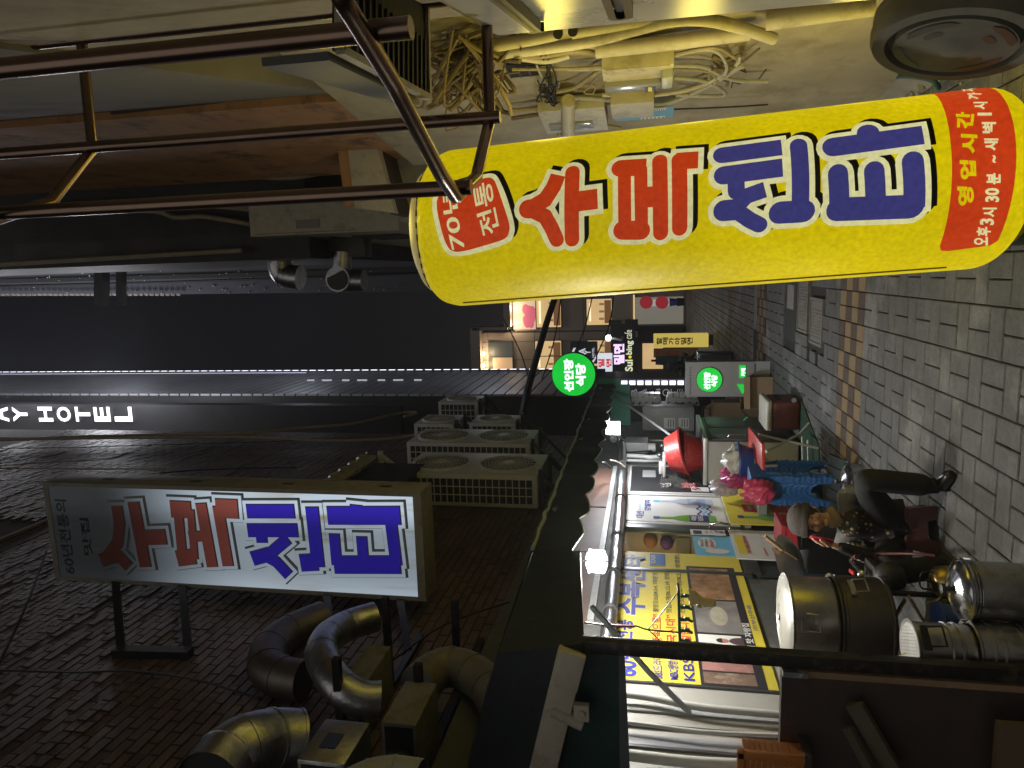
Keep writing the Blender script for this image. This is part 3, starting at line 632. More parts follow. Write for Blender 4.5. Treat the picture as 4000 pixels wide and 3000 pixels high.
# ================================================================== FAN UNITS on the brick wall
m_ac = M('aged white enamel', (0.66, 0.67, 0.68), 0.5, noise=(8, 0.14)); m_grid = M('dark fin pack', (0.05, 0.05, 0.052), 0.6, 0.4, noise=(40, .2))
def condenser(p0, p1, nfan, label, grid=True):
    """outdoor unit: box between two corners; the fans look along +x, the near side carries a coil grid"""
    x0, y0, z0 = p0; x1, y1, z1 = p1
    t = thing('fan_unit', label, 'air conditioner', ((x0+x1)/2, (y0+y1)/2, z0), 'outdoor fan units on the brick wall')
    b = MB(); b.box(p0, p1); part('casing', b, m_ac, t, bevel=.02)
    L = (y1-y0); Hh = (z1-z0)/nfan; r = min(L*.44, Hh*.44)
    RX = Matrix(((0, 0, 1), (1, 0, 0), (0, 1, 0)))
    for i in range(nfan):
        c = V3((x1, y0+L*.47, z0+Hh*(i+.5)))
        b = MB(); b.lathe([(r, 0), (r, .012), (r*.93, .03), (r*.93, .004)], c, 28, RX, caps=False); part('fan_ring', b, m_ac, t, smooth=40)
        b = MB(); b.lathe([(0, .003), (r*.92, .003)], c, 28, RX, caps=False); part('fan_well', b, m_grid, t)
        b = MB()
        for k in range(7): rr = r*(.2+.115*k); b.lathe([(rr, .022), (rr+.006, .026), (rr+.012, .022)], c, 24, RX, caps=False)
        for k in range(20): a = k*math.pi/10; b.bar(c+V3((.02, r*.18*math.cos(a), r*.18*math.sin(a))), c+V3((.02, r*.93*math.cos(a), r*.93*math.sin(a))), .006)
        part('fan_guard', b, m_ac, t)
        b = MB(); b.lathe([(0, .036), (r*.2, .034), (r*.2, .02)], c, 16, RX); part('hub', b, m_ac, t, smooth=40)
    if grid:
        b = MB(); b.box((x0+.05, y0-.004, z0+.06), (x1-.05, y0+.01, z1-.06)); part('coil', b, m_grid, t)
        b = MB(); n = max(3, int((z1-z0)/.09)); m = max(2, int((x1-x0)/.12))
        for i in range(n+1): z = z0+.06+(z1-z0-.12)*i/n; b.box((x0+.05, y0-.012, z-.006), (x1-.05, y0-.002, z+.006))
        for i in range(m+1): x = x0+.05+(x1-x0-.1)*i/m; b.box((x-.006, y0-.014, z0+.06), (x+.006, y0-.001, z1-.06))
        part('coil_guard', b, m_ac, t)
    for yy in (y0+.1, y1-.1):
        b = MB(); b.bar((x0-.1, yy, z0-.03), (x1+.05, yy, z0-.03), .05); b.bar((x1-.02, yy, z0-.05), (x0-.1, yy, z0-.5), .04); part('bracket', b, m_dark, t)
    return t
condenser((-2.88, 8.3, 3.08), (-2.46, 9.35, 4.88), 2, 'large white twin fan unit nearest on the brick wall')
condenser((-2.88, 10.0, 3.45), (-2.48, 10.95, 5.35), 2, 'white twin fan unit behind the nearest large one')
condenser((-2.88, 11.4, 5.0), (-2.5, 12.2, 5.7), 1, 'small single fan unit highest on the brick wall')
condenser((-2.88, 11.5, 3.95), (-2.5, 12.2, 4.75), 1, 'small single fan unit beneath the highest one')
condenser((-2.9, 13.2, 5.0), (-2.45, 13.9, 5.8), 1, 'boxed fan unit beyond the brick corner, seen from the side')
# corrugated lid over a cabinet
t = thing('wall_cabinet', 'dark wall cabinet under a corrugated white sheet roof', 'cabinet', (-2.7, 8, 5.6))
q = pX(700, 1030, -2.9); A = pY(870, 1030, 8.0)
b = MB(); b.box((-2.88, 7.4, 4.62), (-2.42, 8.6, 5.32)); part('body', b, m_dark, t)
b = MB(); n = 40; vs = []
for i in range(n+1):
    y = 7.3+1.4*i/n; zz = 5.47+.035*math.sin(i/n*2*math.pi*5); vs += [(-2.95, y, zz+.28), (-2.3, y, zz-.02)]
for i in range(n): pass
b.add(vs, [(2*i, 2*i+1, 2*i+3, 2*i+2) for i in range(n)]); b.add([(x, y, z-.012) for x, y, z in vs], [(2*i+2, 2*i+3, 2*i+1, 2*i) for i in range(n)]); part('corrugated_roof', b, m_white, t, smooth=60)
b = MB(); b.box((-2.38, 7.3, 5.31), (-2.34, 8.7, 5.44)); b.box((-2.9, 7.3, 5.31), (-2.38, 7.34, 5.44)); part('roof_edge', b, m_cream, t)
b = MB(); b.bar((-2.9, 8.75, 5.27), (-2.3, 8.75, 5.27), .06); b.bar((-2.35, 8.75, 5.27), (-2.9, 8.75, 4.57), .05); part('bracket', b, m_white, t)
# ================================================================== DUCT FANS low on the brick wall
def duct(pts, r, label, x=-2.5, group='ventilation ducts on the brick wall', rings=True, mat=None):
    t_pts = [pX(dx, dy, xx) for dx, dy, xx in pts]; C = curve_pts(t_pts, 5)
    t = thing('ventilation_duct', label, 'duct', tuple(C[0]), group)
    b = MB(); rs = []
    for i in range(len(C)): rs.append(r)
    b.tube(C, rs, 20, caps=False); o = part('pipe', b, mat or m_galv, t, smooth=50)
    for i in range(0, len(C)-1, 5):
        b = MB(); tt = (C[i+1]-C[i]).normalized(); b.tube([C[i]-tt*.007, C[i]+tt*.007], r*1.03, 20); part('joint_ring', b, mat or m_galv, t, smooth=50)
    b = MB(); tt = (C[-1]-C[-2]).normalized(); b.tube([C[-1]-tt*.03, C[-1]-tt*.025], r*.96, 20); part('mouth', b, m_black, t)
    return t
duct([(818, 1512, -2.52), (780, 1510, -2.5), (742, 1490, -2.45), (712, 1455, -2.42), (695, 1410, -2.4), (712, 1375, -2.42), (755, 1350, -2.45), (812, 1332, -2.45)], .108, 'silver duct curling up from the lower square fan to a dark open mouth')
duct([(655, 1470, -2.75), (610, 1462, -2.75), (578, 1440, -2.75), (585, 1400, -2.75), (630, 1365, -2.75), (700, 1335, -2.75)], .14, 'sooty duct behind the others, bending towards the light box bracket', mat=m_sooty)
duct([(640, 1600, -2.3), (585, 1600, -2.25), (530, 1615, -2.2), (490, 1640, -2.2), (450, 1690, -2.2)], .15, 'silver duct leaving the stickered box at the bottom corner')
duct([(905, 1480, -2.5), (935, 1452, -2.5), (975, 1440, -2.5), (1020, 1455, -2.5), (1060, 1490, -2.5), (1095, 1560, -2.5)], .125, 'dusty duct arching from the lower square fan down into the awning', mat=M('dusty duct', (.22, .20, .16), .6, .3, noise=(9, .3), bump=(7, .3)))
duct([(740, 1720, -2.1), (800, 1690, -2.1), (850, 1682, -2.1), (910, 1690, -2.1)], .09, 'flexible grey hose at the lower left frame edge', mat=m_pvc)
m_fanh = M('dusty grey fan housing', (.21, .205, .18), .6, noise=(10, .25), wear=(7, (.08, .07, .05), .6))
def fan_box(dx0, dy0, dx1, dy1, x, dep, label, sticker=False):
    A = pX(dx0, dy1, x); B = pX(dx1, dy0, x)
    y0 = min(A.y, B.y); y1 = max(A.y, B.y); z0 = min(A.z, B.z); z1 = max(A.z, B.z)
    t = thing('duct_fan', label, 'fan', ((x), y0, z0), 'square duct fans on the brick wall')
    b = MB(); b.box((x-dep, y0, z0), (x, y1, z1)); part('housing', b, m_fanh if not sticker else m_galv, t, bevel=.012)
    c = V3((x-dep/2, y0-.002, (z0+z1)/2)); r = min(dep, z1-z0)*.4; RY = Matrix(((1, 0, 0), (0, 0, -1), (0, 1, 0)))
    b = MB(); b.box((x-dep+.02, y0-.004, z0+.02), (x-.02, y0+.004, z1-.02)); part('sooty_face', b, m_black, t)
    b = MB(); b.lathe([(r, .004), (r*1.04, .05), (r*.94, .055), (r*.7, -.0)], c, 28, RY, caps=False); part('inlet_ring', b, m_sooty, t, smooth=40)
    b = MB(); b.lathe([(0, .03), (r*.35, .03), (r*.4, .0)], c, 18, RY); part('hub', b, m_sooty, t, smooth=40)
    if sticker:
        F = Fr((x, 0, 0), (0, 1, 0), (0, 0, 1)); ym = (y0+y1)/2
        b = MB(); b.fbox(F, ym-.1, z0+.12, ym+.1, z1-.1, .001, .004); s = part('sticker', b, M('pale sticker', (.5, .52, .56), .4), t)
        b = MB(); b.fbox(F, ym-.06, z0+.16, ym+.04, z1-.14, .004, .006); link('sticker_print', b.mesh('sticker_print', M('blue sticker print', (.04, .06, .2), .4)), s)
    return t
fan_box(822, 1475, 945, 1560, -2.3, .42, 'square duct fan with a cream top beside the curling duct')
fan_box(730, 1395, 845, 1480, -2.52, .36, 'square duct fan behind, tucked under the upper duct')
fan_box(640, 1560, 800, 1640, -2.05, .5, 'battered metal fan box with a blue sticker at the lower edge', True)
b = MB()
for z in (3.05, 3.55): b.bar((BX, 3.2, z), (BX+.03, 5.1, z), .05); b.bar((BX, 4.4, z), (-2.2, 4.4, z), .045); b.bar((BX, 3.6, z), (-2.2, 3.6, z), .045)
solo('fan_rack', b, m_blackm, 'dark steel rack carrying the square fans on the bricks', 'rack')
# ================================================================== AWNING along the shop front
m_tarp = M('dark green tarpaulin', (0.009, 0.015, 0.018), 0.55, noise=(6, 0.3), bump=(7, 0.25)); m_tedge = M('pale frayed trim', (0.30, 0.36, 0.32), 0.8, noise=(30, .3))
m_tgrn = M('green awning cloth', (0.04, 0.26, 0.18), 0.6, noise=(9, .2))
AX = -1.75
t = thing('shop_awning', 'long dark green awning with a scalloped pale trimmed hem over the shop', 'awning', (-2.2, 7.5, 2.5))
b = MB(); n = 44
ys = [4.27+(10.96-4.27)*i/n for i in range(n+1)]
vs = [];
for y in ys: s = .03*math.sin(y*3.1); vs += [(-2.88, y, 2.86+s*.4), (AX, y, 2.475+.01*math.sin(y*5)+(y-4.27)*.007)]
b.add(vs, [(2*i, 2*i+1, 2*i+3, 2*i+2) for i in range(n)]); b.add([(x, y, z-.01) for x, y, z in vs], [(2*i, 2*i+2, 2*i+3, 2*i+1) for i in range(n)]); part('canvas', b, m_tarp, t, smooth=60)
b = MB(); n = 180; vs = []
for i in range(n+1):
    y = 4.27+(10.96-4.27)*i/n; ph = (i % 15)/15; drop = .25+.05*math.sin(ph*math.pi); x = AX+.012*math.sin(i*.21)
    ztop = 2.475+(y-4.27)*.007; vs += [(x, y, ztop), (x+.01*math.sin(i*.5), y, ztop-drop)]
b.add(vs, [(2*i, 2*i+1, 2*i+3, 2*i+2) for i in range(n)]); b.add([(x-.006, y, z) for x, y, z in vs], [(2*i, 2*i+2, 2*i+3, 2*i+1) for i in range(n)]); part('valance', b, m_tarp, t, smooth=60)
b = MB(); P = [(AX+.01, 4.25+(10.98-4.25)*i/60, 2.48+(4.25+(6.7*i/60)-4.27)*.007+random.uniform(-.012, .012)) for i in range(61)]; b.tube(P, [random.uniform(.006, .016) for _ in P], 6); part('trim', b, m_tedge, t)
b = MB(); b.tube([(vs[2*i+1][0]+.004, vs[2*i+1][1], vs[2*i+1][2]) for i in range(n+1)], .006, 5); part('hem', b, m_tedge, t)
b = MB(); P = [(AX, 4.26, 2.47), (AX, 4.26, 2.19), (-2.1, 4.26, 2.33), (-2.88, 4.26, 2.86)]; b.prism(P, (0, .01, 0)); part('end_panel', b, m_tarp, t)
b = MB()
for y in (4.4, 6.6, 8.8, 10.9): b.bar((-2.88, y, 2.84), (AX-.02, y, 2.44), .03)
b.bar((AX-.03, 4.3, 2.44), (AX-.03, 10.95, 2.46), .035); part('rib', b, m_galv, t)
b = MB(); b.tube([pY(1325, 853, 10.7), pX(1460, 948, -2.1)], .016, 8); part('stay_rod', b, m_pvc, t)
fr2(FY(10.97), 1292, 835, 1340, 818, -.02, .0, m_tgrn, 'green_end', t)
b = MB(); b.box((-2.4, 10.99, 2.02), (-1.76, 11.02, 2.32)); part('green_flap', b, m_tgrn, t)
# nearer stall hood with a cream gutter
t = thing('stall_hood', 'dark tarpaulin hood of the near cooking stall with a cream gutter', 'awning', (-2.2, 3.6, 2.2))
b = MB(); b.add([(-1.72, 3.09, 2.045), (-1.74, 4.25, 2.17), (-1.76, 4.25, 2.47), (-1.80, 3.09, 2.46), (-3.4, 3.05, 2.36), (-3.4, 3.05, 2.9), (-2.88, 4.25, 2.86)],
                [(0, 1, 2, 3), (0, 3, 5, 4), (3, 2, 6, 5)]); o = part('hood_cloth', b, m_tarp, t)
md = o.modifiers.new('thick', 'SOLIDIFY'); md.thickness = .012; md.offset = -1
for dy0, dy1, r, mt, lb in ((1500, 1545, .022, m_white, 'white ribbed pipe on the wall behind the clear sheet'), (1560, 1590, .012, m_white, 'thin white pipe on the wall behind the clear sheet'), (1630, 1655, .03, m_white, 'white pipe near the left frame edge behind the clear sheet')):
    b2 = MB(); b2.tube(curve_pts([pX(1300, dy0-6, -2.55), pX(1400, dy0+6, -2.55), pX(1520, (dy0+dy1)/2+6, -2.55), pX(1700, dy1, -2.55)], 5), r, 10); solo('white_pipe', b2, mt, lb, 'pipe', 'white pipes behind the clear sheet', smooth=60)
for dy, w, mt in ((1478, .02, m_dark), (1535, .06, m_pvc), (1572, .03, m_dark), (1605, .09, M('bluish wall board', (.3, .31, .36), .5, noise=(4, .3))), (1618, .02, m_dark)):
    b2 = MB(); a_ = pX(1500, dy, -2.59).y; b2.box((-2.612, a_-w/2, .95), (-2.597, a_+w/2, 2.0)); part('wall_strip', b2, mt, t)
b = MB(); A = V3((-1.75, 3.06, 2.10)); B = V3((-3.4, 3.04, 2.50)); b.bar(A, B, .10, .13); part('gutter', b, m_cream, t, bevel=.015)
b = MB(); b.bar(V3((-1.72, 3.0, 2.08)), V3((-1.9, 3.0, 2.125)), .03, .11); part('gutter_end', b, m_cream, t, bevel=.008)
b = MB(); b.add([(-1.74, 3.12, 2.06), (-3.4, 3.12, 2.46), (-3.4, 3.12, 1.80), (-1.74, 3.12, 1.86)], [(0, 1, 2, 3)]); o = part('drop_cloth', b, M('green drop cloth', (0.012, 0.05, 0.045), .5, noise=(3, .3), bump=(5, .3)), t)
md = o.modifiers.new('thick', 'SOLIDIFY'); md.thickness = .008
q = pY(1258, 1565, 3.02); b = MB(); b.tube([q+V3((.06, .0, .14)), q], .03, 14, caps=False); part('drain_spout', b, m_cream, t, smooth=50)
b = MB(); b.tube([q+V3((.0, .0, .01)), q+V3((-.003, 0, -.002))], .026, 14); part('spout_lining', b, M('purple lining', (.25, .1, .4), .6), t)
b = MB(); b.box((-2.06, 3.0, 2.02), (-1.98, 3.03, 2.09)); b.tube([(-2.02, 2.99, 2.055), (-2.02, 3.0, 2.055)], .018, 12); part('gutter_bracket', b, m_cream, t)
# ================================================================== POST, CLEAR CURTAIN AND WOODEN SCREEN of the stall
t = thing('stall_post', 'dark steel post at the open corner of the cooking stall', 'post', (-1.735, 3.1, 0))
b = MB(); b.box((-1.765, 3.08, 0), (-1.705, 3.14, 2.06)); part('upright', b, M('worn black post', (.03, .028, .027), .4, .5, noise=(20, .3), wear=(14, (.16, .12, .08), .5)), t, bevel=.004)
b = MB(); b.bar(pY(1278, 1310, 3.4), pY(1400, 1450, 3.4), .03, .02); b.bar(pY(1400, 1450, 3.4), pY(1490, 1540, 3.4), .03, .02); part('brace', b, m_galv, t)
b = MB(); b.box((-1.80, 3.07, 0.1), (-1.772, 3.1, 1.1)); part('wooden_batten', b, m_wood, t)
m_vinyl = bpy.data.materials.new('clear vinyl'); m_vinyl.use_nodes = True; tr = m_vinyl.node_tree; bs = tr.nodes['Principled BSDF']; outn = tr.nodes['Material Output']
tp = tr.nodes.new('ShaderNodeBsdfTransparent'); tp.inputs[0].default_value = (.86, .87, .88, 1); ms = tr.nodes.new('ShaderNodeMixShader'); ms.inputs[0].default_value = .22
bs.inputs['Base Color'].default_value = (.5, .5, .5, 1); bs.inputs['Roughness'].default_value = .25
tr.links.new(tp.outputs[0], ms.inputs[1]); tr.links.new(bs.outputs[0], ms.inputs[2]); tr.links.new(ms.outputs[0], outn.inputs[0])
b = MB(); n = 24
vs = []
for i in range(n+1):
    x = -1.77-1.5*i/n; w = .01*math.sin(i*1.3); vs += [(x, 3.1+w, 1.885), (x, 3.1+w*.5, 1.16)]
b.add(vs, [(2*i, 2*i+1, 2*i+3, 2*i+2) for i in range(n)]); solo('clear_curtain', b, m_vinyl, 'clear vinyl sheet closing the side of the stall above the wooden screen', 'curtain', smooth=60)
m_bd = M('dark stained board', (0.055, 0.034, 0.026), 0.6, noise=(9, .3), bump=(12, .15))
t = thing('wooden_screen', 'dark brown wooden screen below the clear sheet at lower left', 'screen', (-2.3, 3.1, 0))
b = MB(); b.box((-3.4, 3.09, 0), (-1.775, 3.13, 1.165)); part('panel', b, m_bd, t)
b = MB(); b.box((-1.80, 3.06, 1.06), (-1.775, 3.088, 1.165)); part('metal_corner', b, m_galv, t)
def plank(pts, y, w, mat, label, th=.03):
    A = pY(*pts[0], y); B = pY(*pts[1], y-.05); b = MB(); b.bar(A, B, th, w, up=(1, 0, .3)); return solo('plank', b, mat, label, 'plank', 'boards leaning on the wooden screen', bevel=.004)
plank(((1845, 1520), (1945, 1690)), 3.02, .075, M('old plank', (.10, .08, .05), .8, noise=(10, .3)), 'longer pale plank leaning slantwise on the dark screen')
plank(((1830, 1570), (1895, 1690)), 3.0, .045, M('old batten', (.09, .07, .045), .8, noise=(10, .3)), 'short batten leaning left of the longer plank')
b = MB(); A = pY(2010, 1480, 3.0); b.box((-2.9, 2.93, -.02), (-1.86, 2.96, .36)); solo('cardboard_sheet', b, M('damp cardboard', (.12, .085, .045), .85, noise=(6, .2)), 'brown board standing on the ground before the dark screen', 'board')
b = MB(); A = pY(2100, 1560, 2.8); b.add([(-2.6, 2.86, .0), (-1.95, 2.86, 0), (-1.95, 2.9, .16), (-2.6, 2.9, .2), (-2.6, 2.75, 0), (-1.95, 2.75, 0)], [(0, 1, 2, 3), (4, 5, 1, 0), (3, 2, 5, 4)]); solo('folded_carton', b, m_card, 'flattened carton lying at the foot of the brown board', 'carton')
# orange crate standing on the screen's ledge
t = thing('orange_crate', 'orange slatted plastic crate at the lower left frame edge', 'crate', (-2.36, 2.9, .95)); m_or = M('orange plastic', (.45, .16, .03), .5, noise=(10, .1))
A = pY(1592, 1625, 2.95); B = pY(1738, 1625, 2.95); zt, zb = A.z, B.z; xr = A.x
b = MB(); b.box((xr-.4, 2.95, zb), (xr, 3.05, zb+.03)); part('base', b, m_or, t)
for i in range(9):
    z = zb+.03+(zt-zb-.06)*i/9; b = MB(); b.box((xr-.4, 2.94, z), (xr-.02, 2.952, z+.022)); b.box((xr-.02, 2.94, z), (xr, 3.05, z+.022)); part('slat', b, m_or, t)
b = MB(); b.box((xr-.02, 2.93, zb), (xr+.012, 2.96, zt)); b.box((xr-.42, 2.93, zt-.03), (xr+.015, 2.96, zt)); part('corner_rim', b, m_or, t, bevel=.004)
b = MB(); b.box((xr-.42, 2.94, zb-.03), (xr+.02, 3.09, zb)); solo('screen_ledge', b, m_bd, 'narrow wooden ledge under the orange crate', 'ledge')
# ================================================================== RESTAURANT FRONT under the awning
SX = -2.6; F = FX(SX)
m_teal = M('dark teal metal', (0.045, 0.062, 0.062), 0.4, 0.2, noise=(8, .25)); m_bwn = M('brown transom board', (0.17, 0.10, 0.075), 0.55, noise=(4, .2))
m_wallb = M('stained shop wall', (0.10, 0.105, 0.10), 0.7, noise=(6, .3), wear=(4, (.2, .2, .19), .4)); m_wallw = M('grubby white boarding', (0.42, 0.41, 0.38), 0.55, noise=(4, .18))
t = thing('restaurant_front', 'restaurant front under the awning with white windows and glass door', 'shopfront', (SX, 7.5, 0)); shop = t
def fpx(F, dx0, dy0, dx1, dy1):
    a0, b0 = F.px(dx0, dy0); a1, b1 = F.px(dx1, dy1); return min(a0, a1), min(b0, b1), max(a0, a1), max(b0, b1)
YA, YB, YC, YD = 5.95, 7.14, 8.16, 9.42    # door from YA to YB, near window to YC, far window to YD
b = MB(); b.fbox(F, 3.15, 0, YA, 2.9, -.3, -.02); b.fbox(F, YD, 0, 12.3, 2.9, -.3, -.02); b.fbox(F, YA, 2.08, YD, 2.9, -.3, -.02); b.fbox(F, YB, 0, YD, .80, -.3, -.02); part('wall', b, m_wallb, t)
b = MB(); b.fbox(F, 3.15, .9, 4.6, 2.0, -.018, -.012); part('white_boarding', b, m_wallw, t)
b = MB()
for a0, a1 in ((5.0, 6.3), (6.34, 7.6), (7.64, 9.2)): 
    b = MB(); b.fbox(F, a0, 2.2, a1, 2.72, -.018, 0); part('transom_board', b, m_bwn, t)
    b = MB(); b.fbox(F, a0-.02, 2.15, a1+.02, 2.2, -.02, .03); part('transom_rail', b, m_pvc, t)
def window(y0, y1, z0, z1, glassm, name='window'):
    w = MB()
    for a in ((y0, z0, y1, z0+.10), (y0, z1-.07, y1, z1), (y0, z0+.10, y0+.05, z1-.07), (y1-.05, z0+.10, y1, z1-.07)): w.fbox(F, *a, -.06, .008)
    w2 = MB()
    for a in ((y0+.08, z0+.105, y1-.08, z0+.15), (y0+.08, z1-.11, y1-.08, z1-.075), (y0+.08, z0+.15, y0+.115, z1-.11), (y1-.115, z0+.15, y1-.08, z1-.11)): w2.fbox(F, *a, -.05, .002)
    o = part(name, w, m_frame, t, bevel=.006); o2 = part('sash', w2, m_frame, o)
    g = MB(); g.fbox(F, y0+.115, z0+.15, y1-.115, z1-.11, -.03, -.02); part('pane', g, glassm, o)
    return o
window(YB, YC-.01, .83, 2.06, m_glass); window(YC+.01, YD, .79, 2.06, m_glass)
b = MB(); b.fbox(F, YB-.05, .74, YD+.05, .80, -.02, .06); part('window_sill', b, m_pvc, t)
# glass door
dr = MB()
for a in ((YA, .88, YA+.06, 2.07), (YB-.13, .02, YB-.02, 2.07), (YA+.06, 1.98, YB-.13, 2.07), (YA+.06, .80, YB-.13, .93), (YA+.06, .02, YB-.13, .12)): dr.fbox(F, *a, -.05, .01)
door = part('door', dr, m_teal, t, bevel=.004)
dg = bpy.data.materials.new('door glass'); dg.use_nodes = True; tr = dg.node_tree; bs = tr.nodes['Principled BSDF']; tp = tr.nodes.new('ShaderNodeBsdfTransparent'); ms = tr.nodes.new('ShaderNodeMixShader'); ms.inputs[0].default_value = .12; tp.inputs[0].default_value = (.85, .9, .88, 1)
bs.inputs['Base Color'].default_value = (.1, .1, .1, 1); bs.inputs['Roughness'].default_value = .08; tr.links.new(tp.outputs[0], ms.inputs[1]); tr.links.new(bs.outputs[0], ms.inputs[2]); tr.links.new(ms.outputs[0], tr.nodes['Material Output'].inputs[0])
b = MB(); b.fbox(F, YA+.06, .93, YB-.13, 1.98, -.03, -.02); part('pane', b, dg, door)
b = MB(); b.fbox(F, YA+.06, .12, YB-.13, .80, -.03, -.02); part('lower_panel', b, m_teal, door)
b = MB(); h0 = F.px(1533, 1144); h1 = F.px(1577, 1148); b.tube([F.P(h0[0], h0[1], 0), F.P(h0[0], h0[1], .06), F.P(h0[0], (h0[1]+h1[1])/2, .075), F.P(h0[0], h1[1], .06), F.P(h0[0], h1[1], 0)], .014, 10); part('handle', b, m_chrome, door, smooth=60)
# room behind the glass door
m_room = M('warm room wall', (.42, .31, .18), .8, noise=(2, .25))
b = MB()
b.fbox(F, YA-.6, .0, YB+.2, 2.08, -1.3, -1.28); b.fbox(F, YA-.62, 0, YA-.6, 2.08, -1.3, -.3); b.fbox(F, YB+.2, 0, YB+.22, 2.08, -1.3, -.3); b.fbox(F, YB-.02, 0, YB-.005, 2.06, -1.3, -.06); b.fbox(F, YA-.6, 2.06, YB+.2, 2.08, -1.3, -.3); b.fbox(F, YA-.6, 0, YB+.2, .02, -1.3, -.3); part('room', b, m_room, t)
lamp('room_glow', (SX-.5, 6.3, 1.8), 14, (1, .74, .42), .06)
b = MB(); b.ball((SX-.5, 6.25, 1.86), .05, 12, 8); solo('room_bulb', b, E('warm bulb', (255, 214, 120), 3), 'small warm bulb glowing inside the glass door', 'bulb', smooth=60)
for (dy, dx, r, c, lb) in ((1167, 1405, .13, (.45, .17, .03), 'orange bundle on the shelf inside the glass door'), (1172, 1440, .12, (.14, .05, .16), 'purple bundle under the orange one inside the door'), (1160, 1462, .12, (.03, .03, .03), 'black bag inside the glass door below the purple bundle')):
    p = pX(dx, dy, SX-.16); r *= .62; b = MB(); b.ball(p, (r, r*1.1, r*.9), 12, 8); o = solo('bundle', b, M(lb.split()[0]+' bag cloth', c, .6, noise=(9, .3), bump=(9, .6)), lb, 'bag', smooth=60)
for dx, dy, w, h, c, lb in ((1365, 1150, .3, .2, (.34, .22, .11), 'brown carton high on the shelf inside the door'), (1420, 1148, .2, .24, (.42, .38, .28), 'cream printed carton inside the door behind the handle side'), (1475, 1170, .35, .2, (.25, .2, .12), 'tan carton inside the glass door behind the blue poster')):
    p = pX(dx, dy, SX-.2); w *= .6; h *= .7; b = MB(); b.box((p.x-.1, p.y-w/2, p.z-h/2), (p.x+.08, p.y+w/2, p.z+h/2)); solo('shelf_carton', b, M(lb[:12], c, .8, noise=(9, .15)), lb, 'carton', bevel=.006)
b = MB(); b.fbox(F, YA-.5, .92, YB+.1, .95, -.8, -.34); solo('shelf', b, m_wood, 'wooden shelf inside the glass door under the bundles', 'shelf')
# ------------------------------------------------------------------ posters
def board(name, label, cat, F, box, mat, th=.008, d=0.0, loc=None):
    t = thing(name, label, cat, tuple(F.P((box[0]+box[2])/2, box[1], d))); b = MB(); b.fbox(F, *box, d, d+th); part('sheet', b, mat, t); return t
def rect(F, box, d, mat, par, name, th=.002):
    b = MB(); b.fbox(F, *box, d, d+th); return part(name, b, mat, par)
# big yellow poster
PB = (4.26, .955, 6.38, 2.03)
t = board('menu_poster', 'large yellow poster with blue brush lettering and food photographs on shop wall', 'poster', F, PB, p_yellow, .012, -.01); d0 = .004
Z = lambda f: PB[3]-(PB[3]-PB[1])*f
rect(F, (4.26, Z(.94), 6.1, Z(.565)), .002, p_black, t, 'photo_border')
for (ch, a, c) in (('수', 5.13, 5.42), ('복', 5.43, 5.70), ('센', 5.70, 5.99), ('타', 6.03, 6.30)):
    text(ch, F, (a-.012, Z(.245), c+.012, Z(.035)), p_white, t, d=.004, bold=.055, name='title_halo'); text(ch, F, (a, Z(.24), c, Z(.04)), p_blue, t, d=.006, bold=.035, name='title')
text('전통', F, (4.72, Z(.16), 5.05, Z(.03)), p_blue, t, d=.006, bold=.03); text('60년', F, (4.29, Z(.2), 4.64, Z(.04)), p_blue, t, d=.006, bold=.03)
for r, (a, m_, e) in enumerate((('SBS드라마', '“폭풍속으로”', '촬영장소(04.3.4. 7회분 방영)'), ('MBC생방송', '“전국시대”', '맛집소개(06.12.19. 방영분)'), ('KBS', '생생일입니다', '전통맛집소개(08.2.6. 방영분)'))):
    z1 = .285+.092*r; text(a, F, (4.29, Z(z1+.065), 4.57, Z(z1)), p_blue, t, d=.006, bold=.012); text(m_, F, (4.58, Z(z1+.068), 5.16, Z(z1)), p_red, t, d=.006, bold=.02); text(e, F, (5.2, Z(z1+.055), 6.34 if r == 2 else 6.02, Z(z1+.008)), p_black, t, d=.006, bold=.01)
rect(F, (6.08, Z(.40), 6.34, Z(.275)), .006, M('beer blue print', (.05, .16, .5), .4), t, 'blue_logo_box'); text('CASS', F, (6.11, Z(.32), 6.3, Z(.285)), p_white, t, d=.01, bold=.02)
m_ph1 = M('photo of stew', (.40, .22, .11), .4, noise=(14, .7), wear=(9, (.6, .42, .25), .7)); m_ph2 = M('photo of kitchen', (.26, .25, .25), .4, noise=(9, .5)); m_ph3 = M('photo of table', (.25, .16, .12), .4, noise=(11, .6), wear=(7, (.5, .4, .3), .8)); m_ph4 = M('photo of red dish', (.45, .22, .2), .4, noise=(8, .5), wear=(5, (.6, .6, .58), .9))
for box, mt in (((5.47, Z(.885), 6.06, Z(.585)), m_ph1), ((4.93, Z(.885), 5.44, Z(.585)), m_ph2), ((4.58, Z(.86), 4.9, Z(.585)), p_white), ((4.43, Z(.885), 4.56, Z(.585)), m_ph4), ((4.28, Z(.885), 4.41, Z(.585)), m_ph3)): rect(F, box, .004, mt, t, 'photo_print')
b = MB(); n = 20; b.add([F.P(5.19+.15*math.cos(k*2*math.pi/n), Z(.745)+.065*math.sin(k*2*math.pi/n), .0075) for k in range(n)], [tuple(range(n))]); part('printed_bowl', b, M('printed soup', (.5, .46, .38), .4, noise=(16, .3)), t)
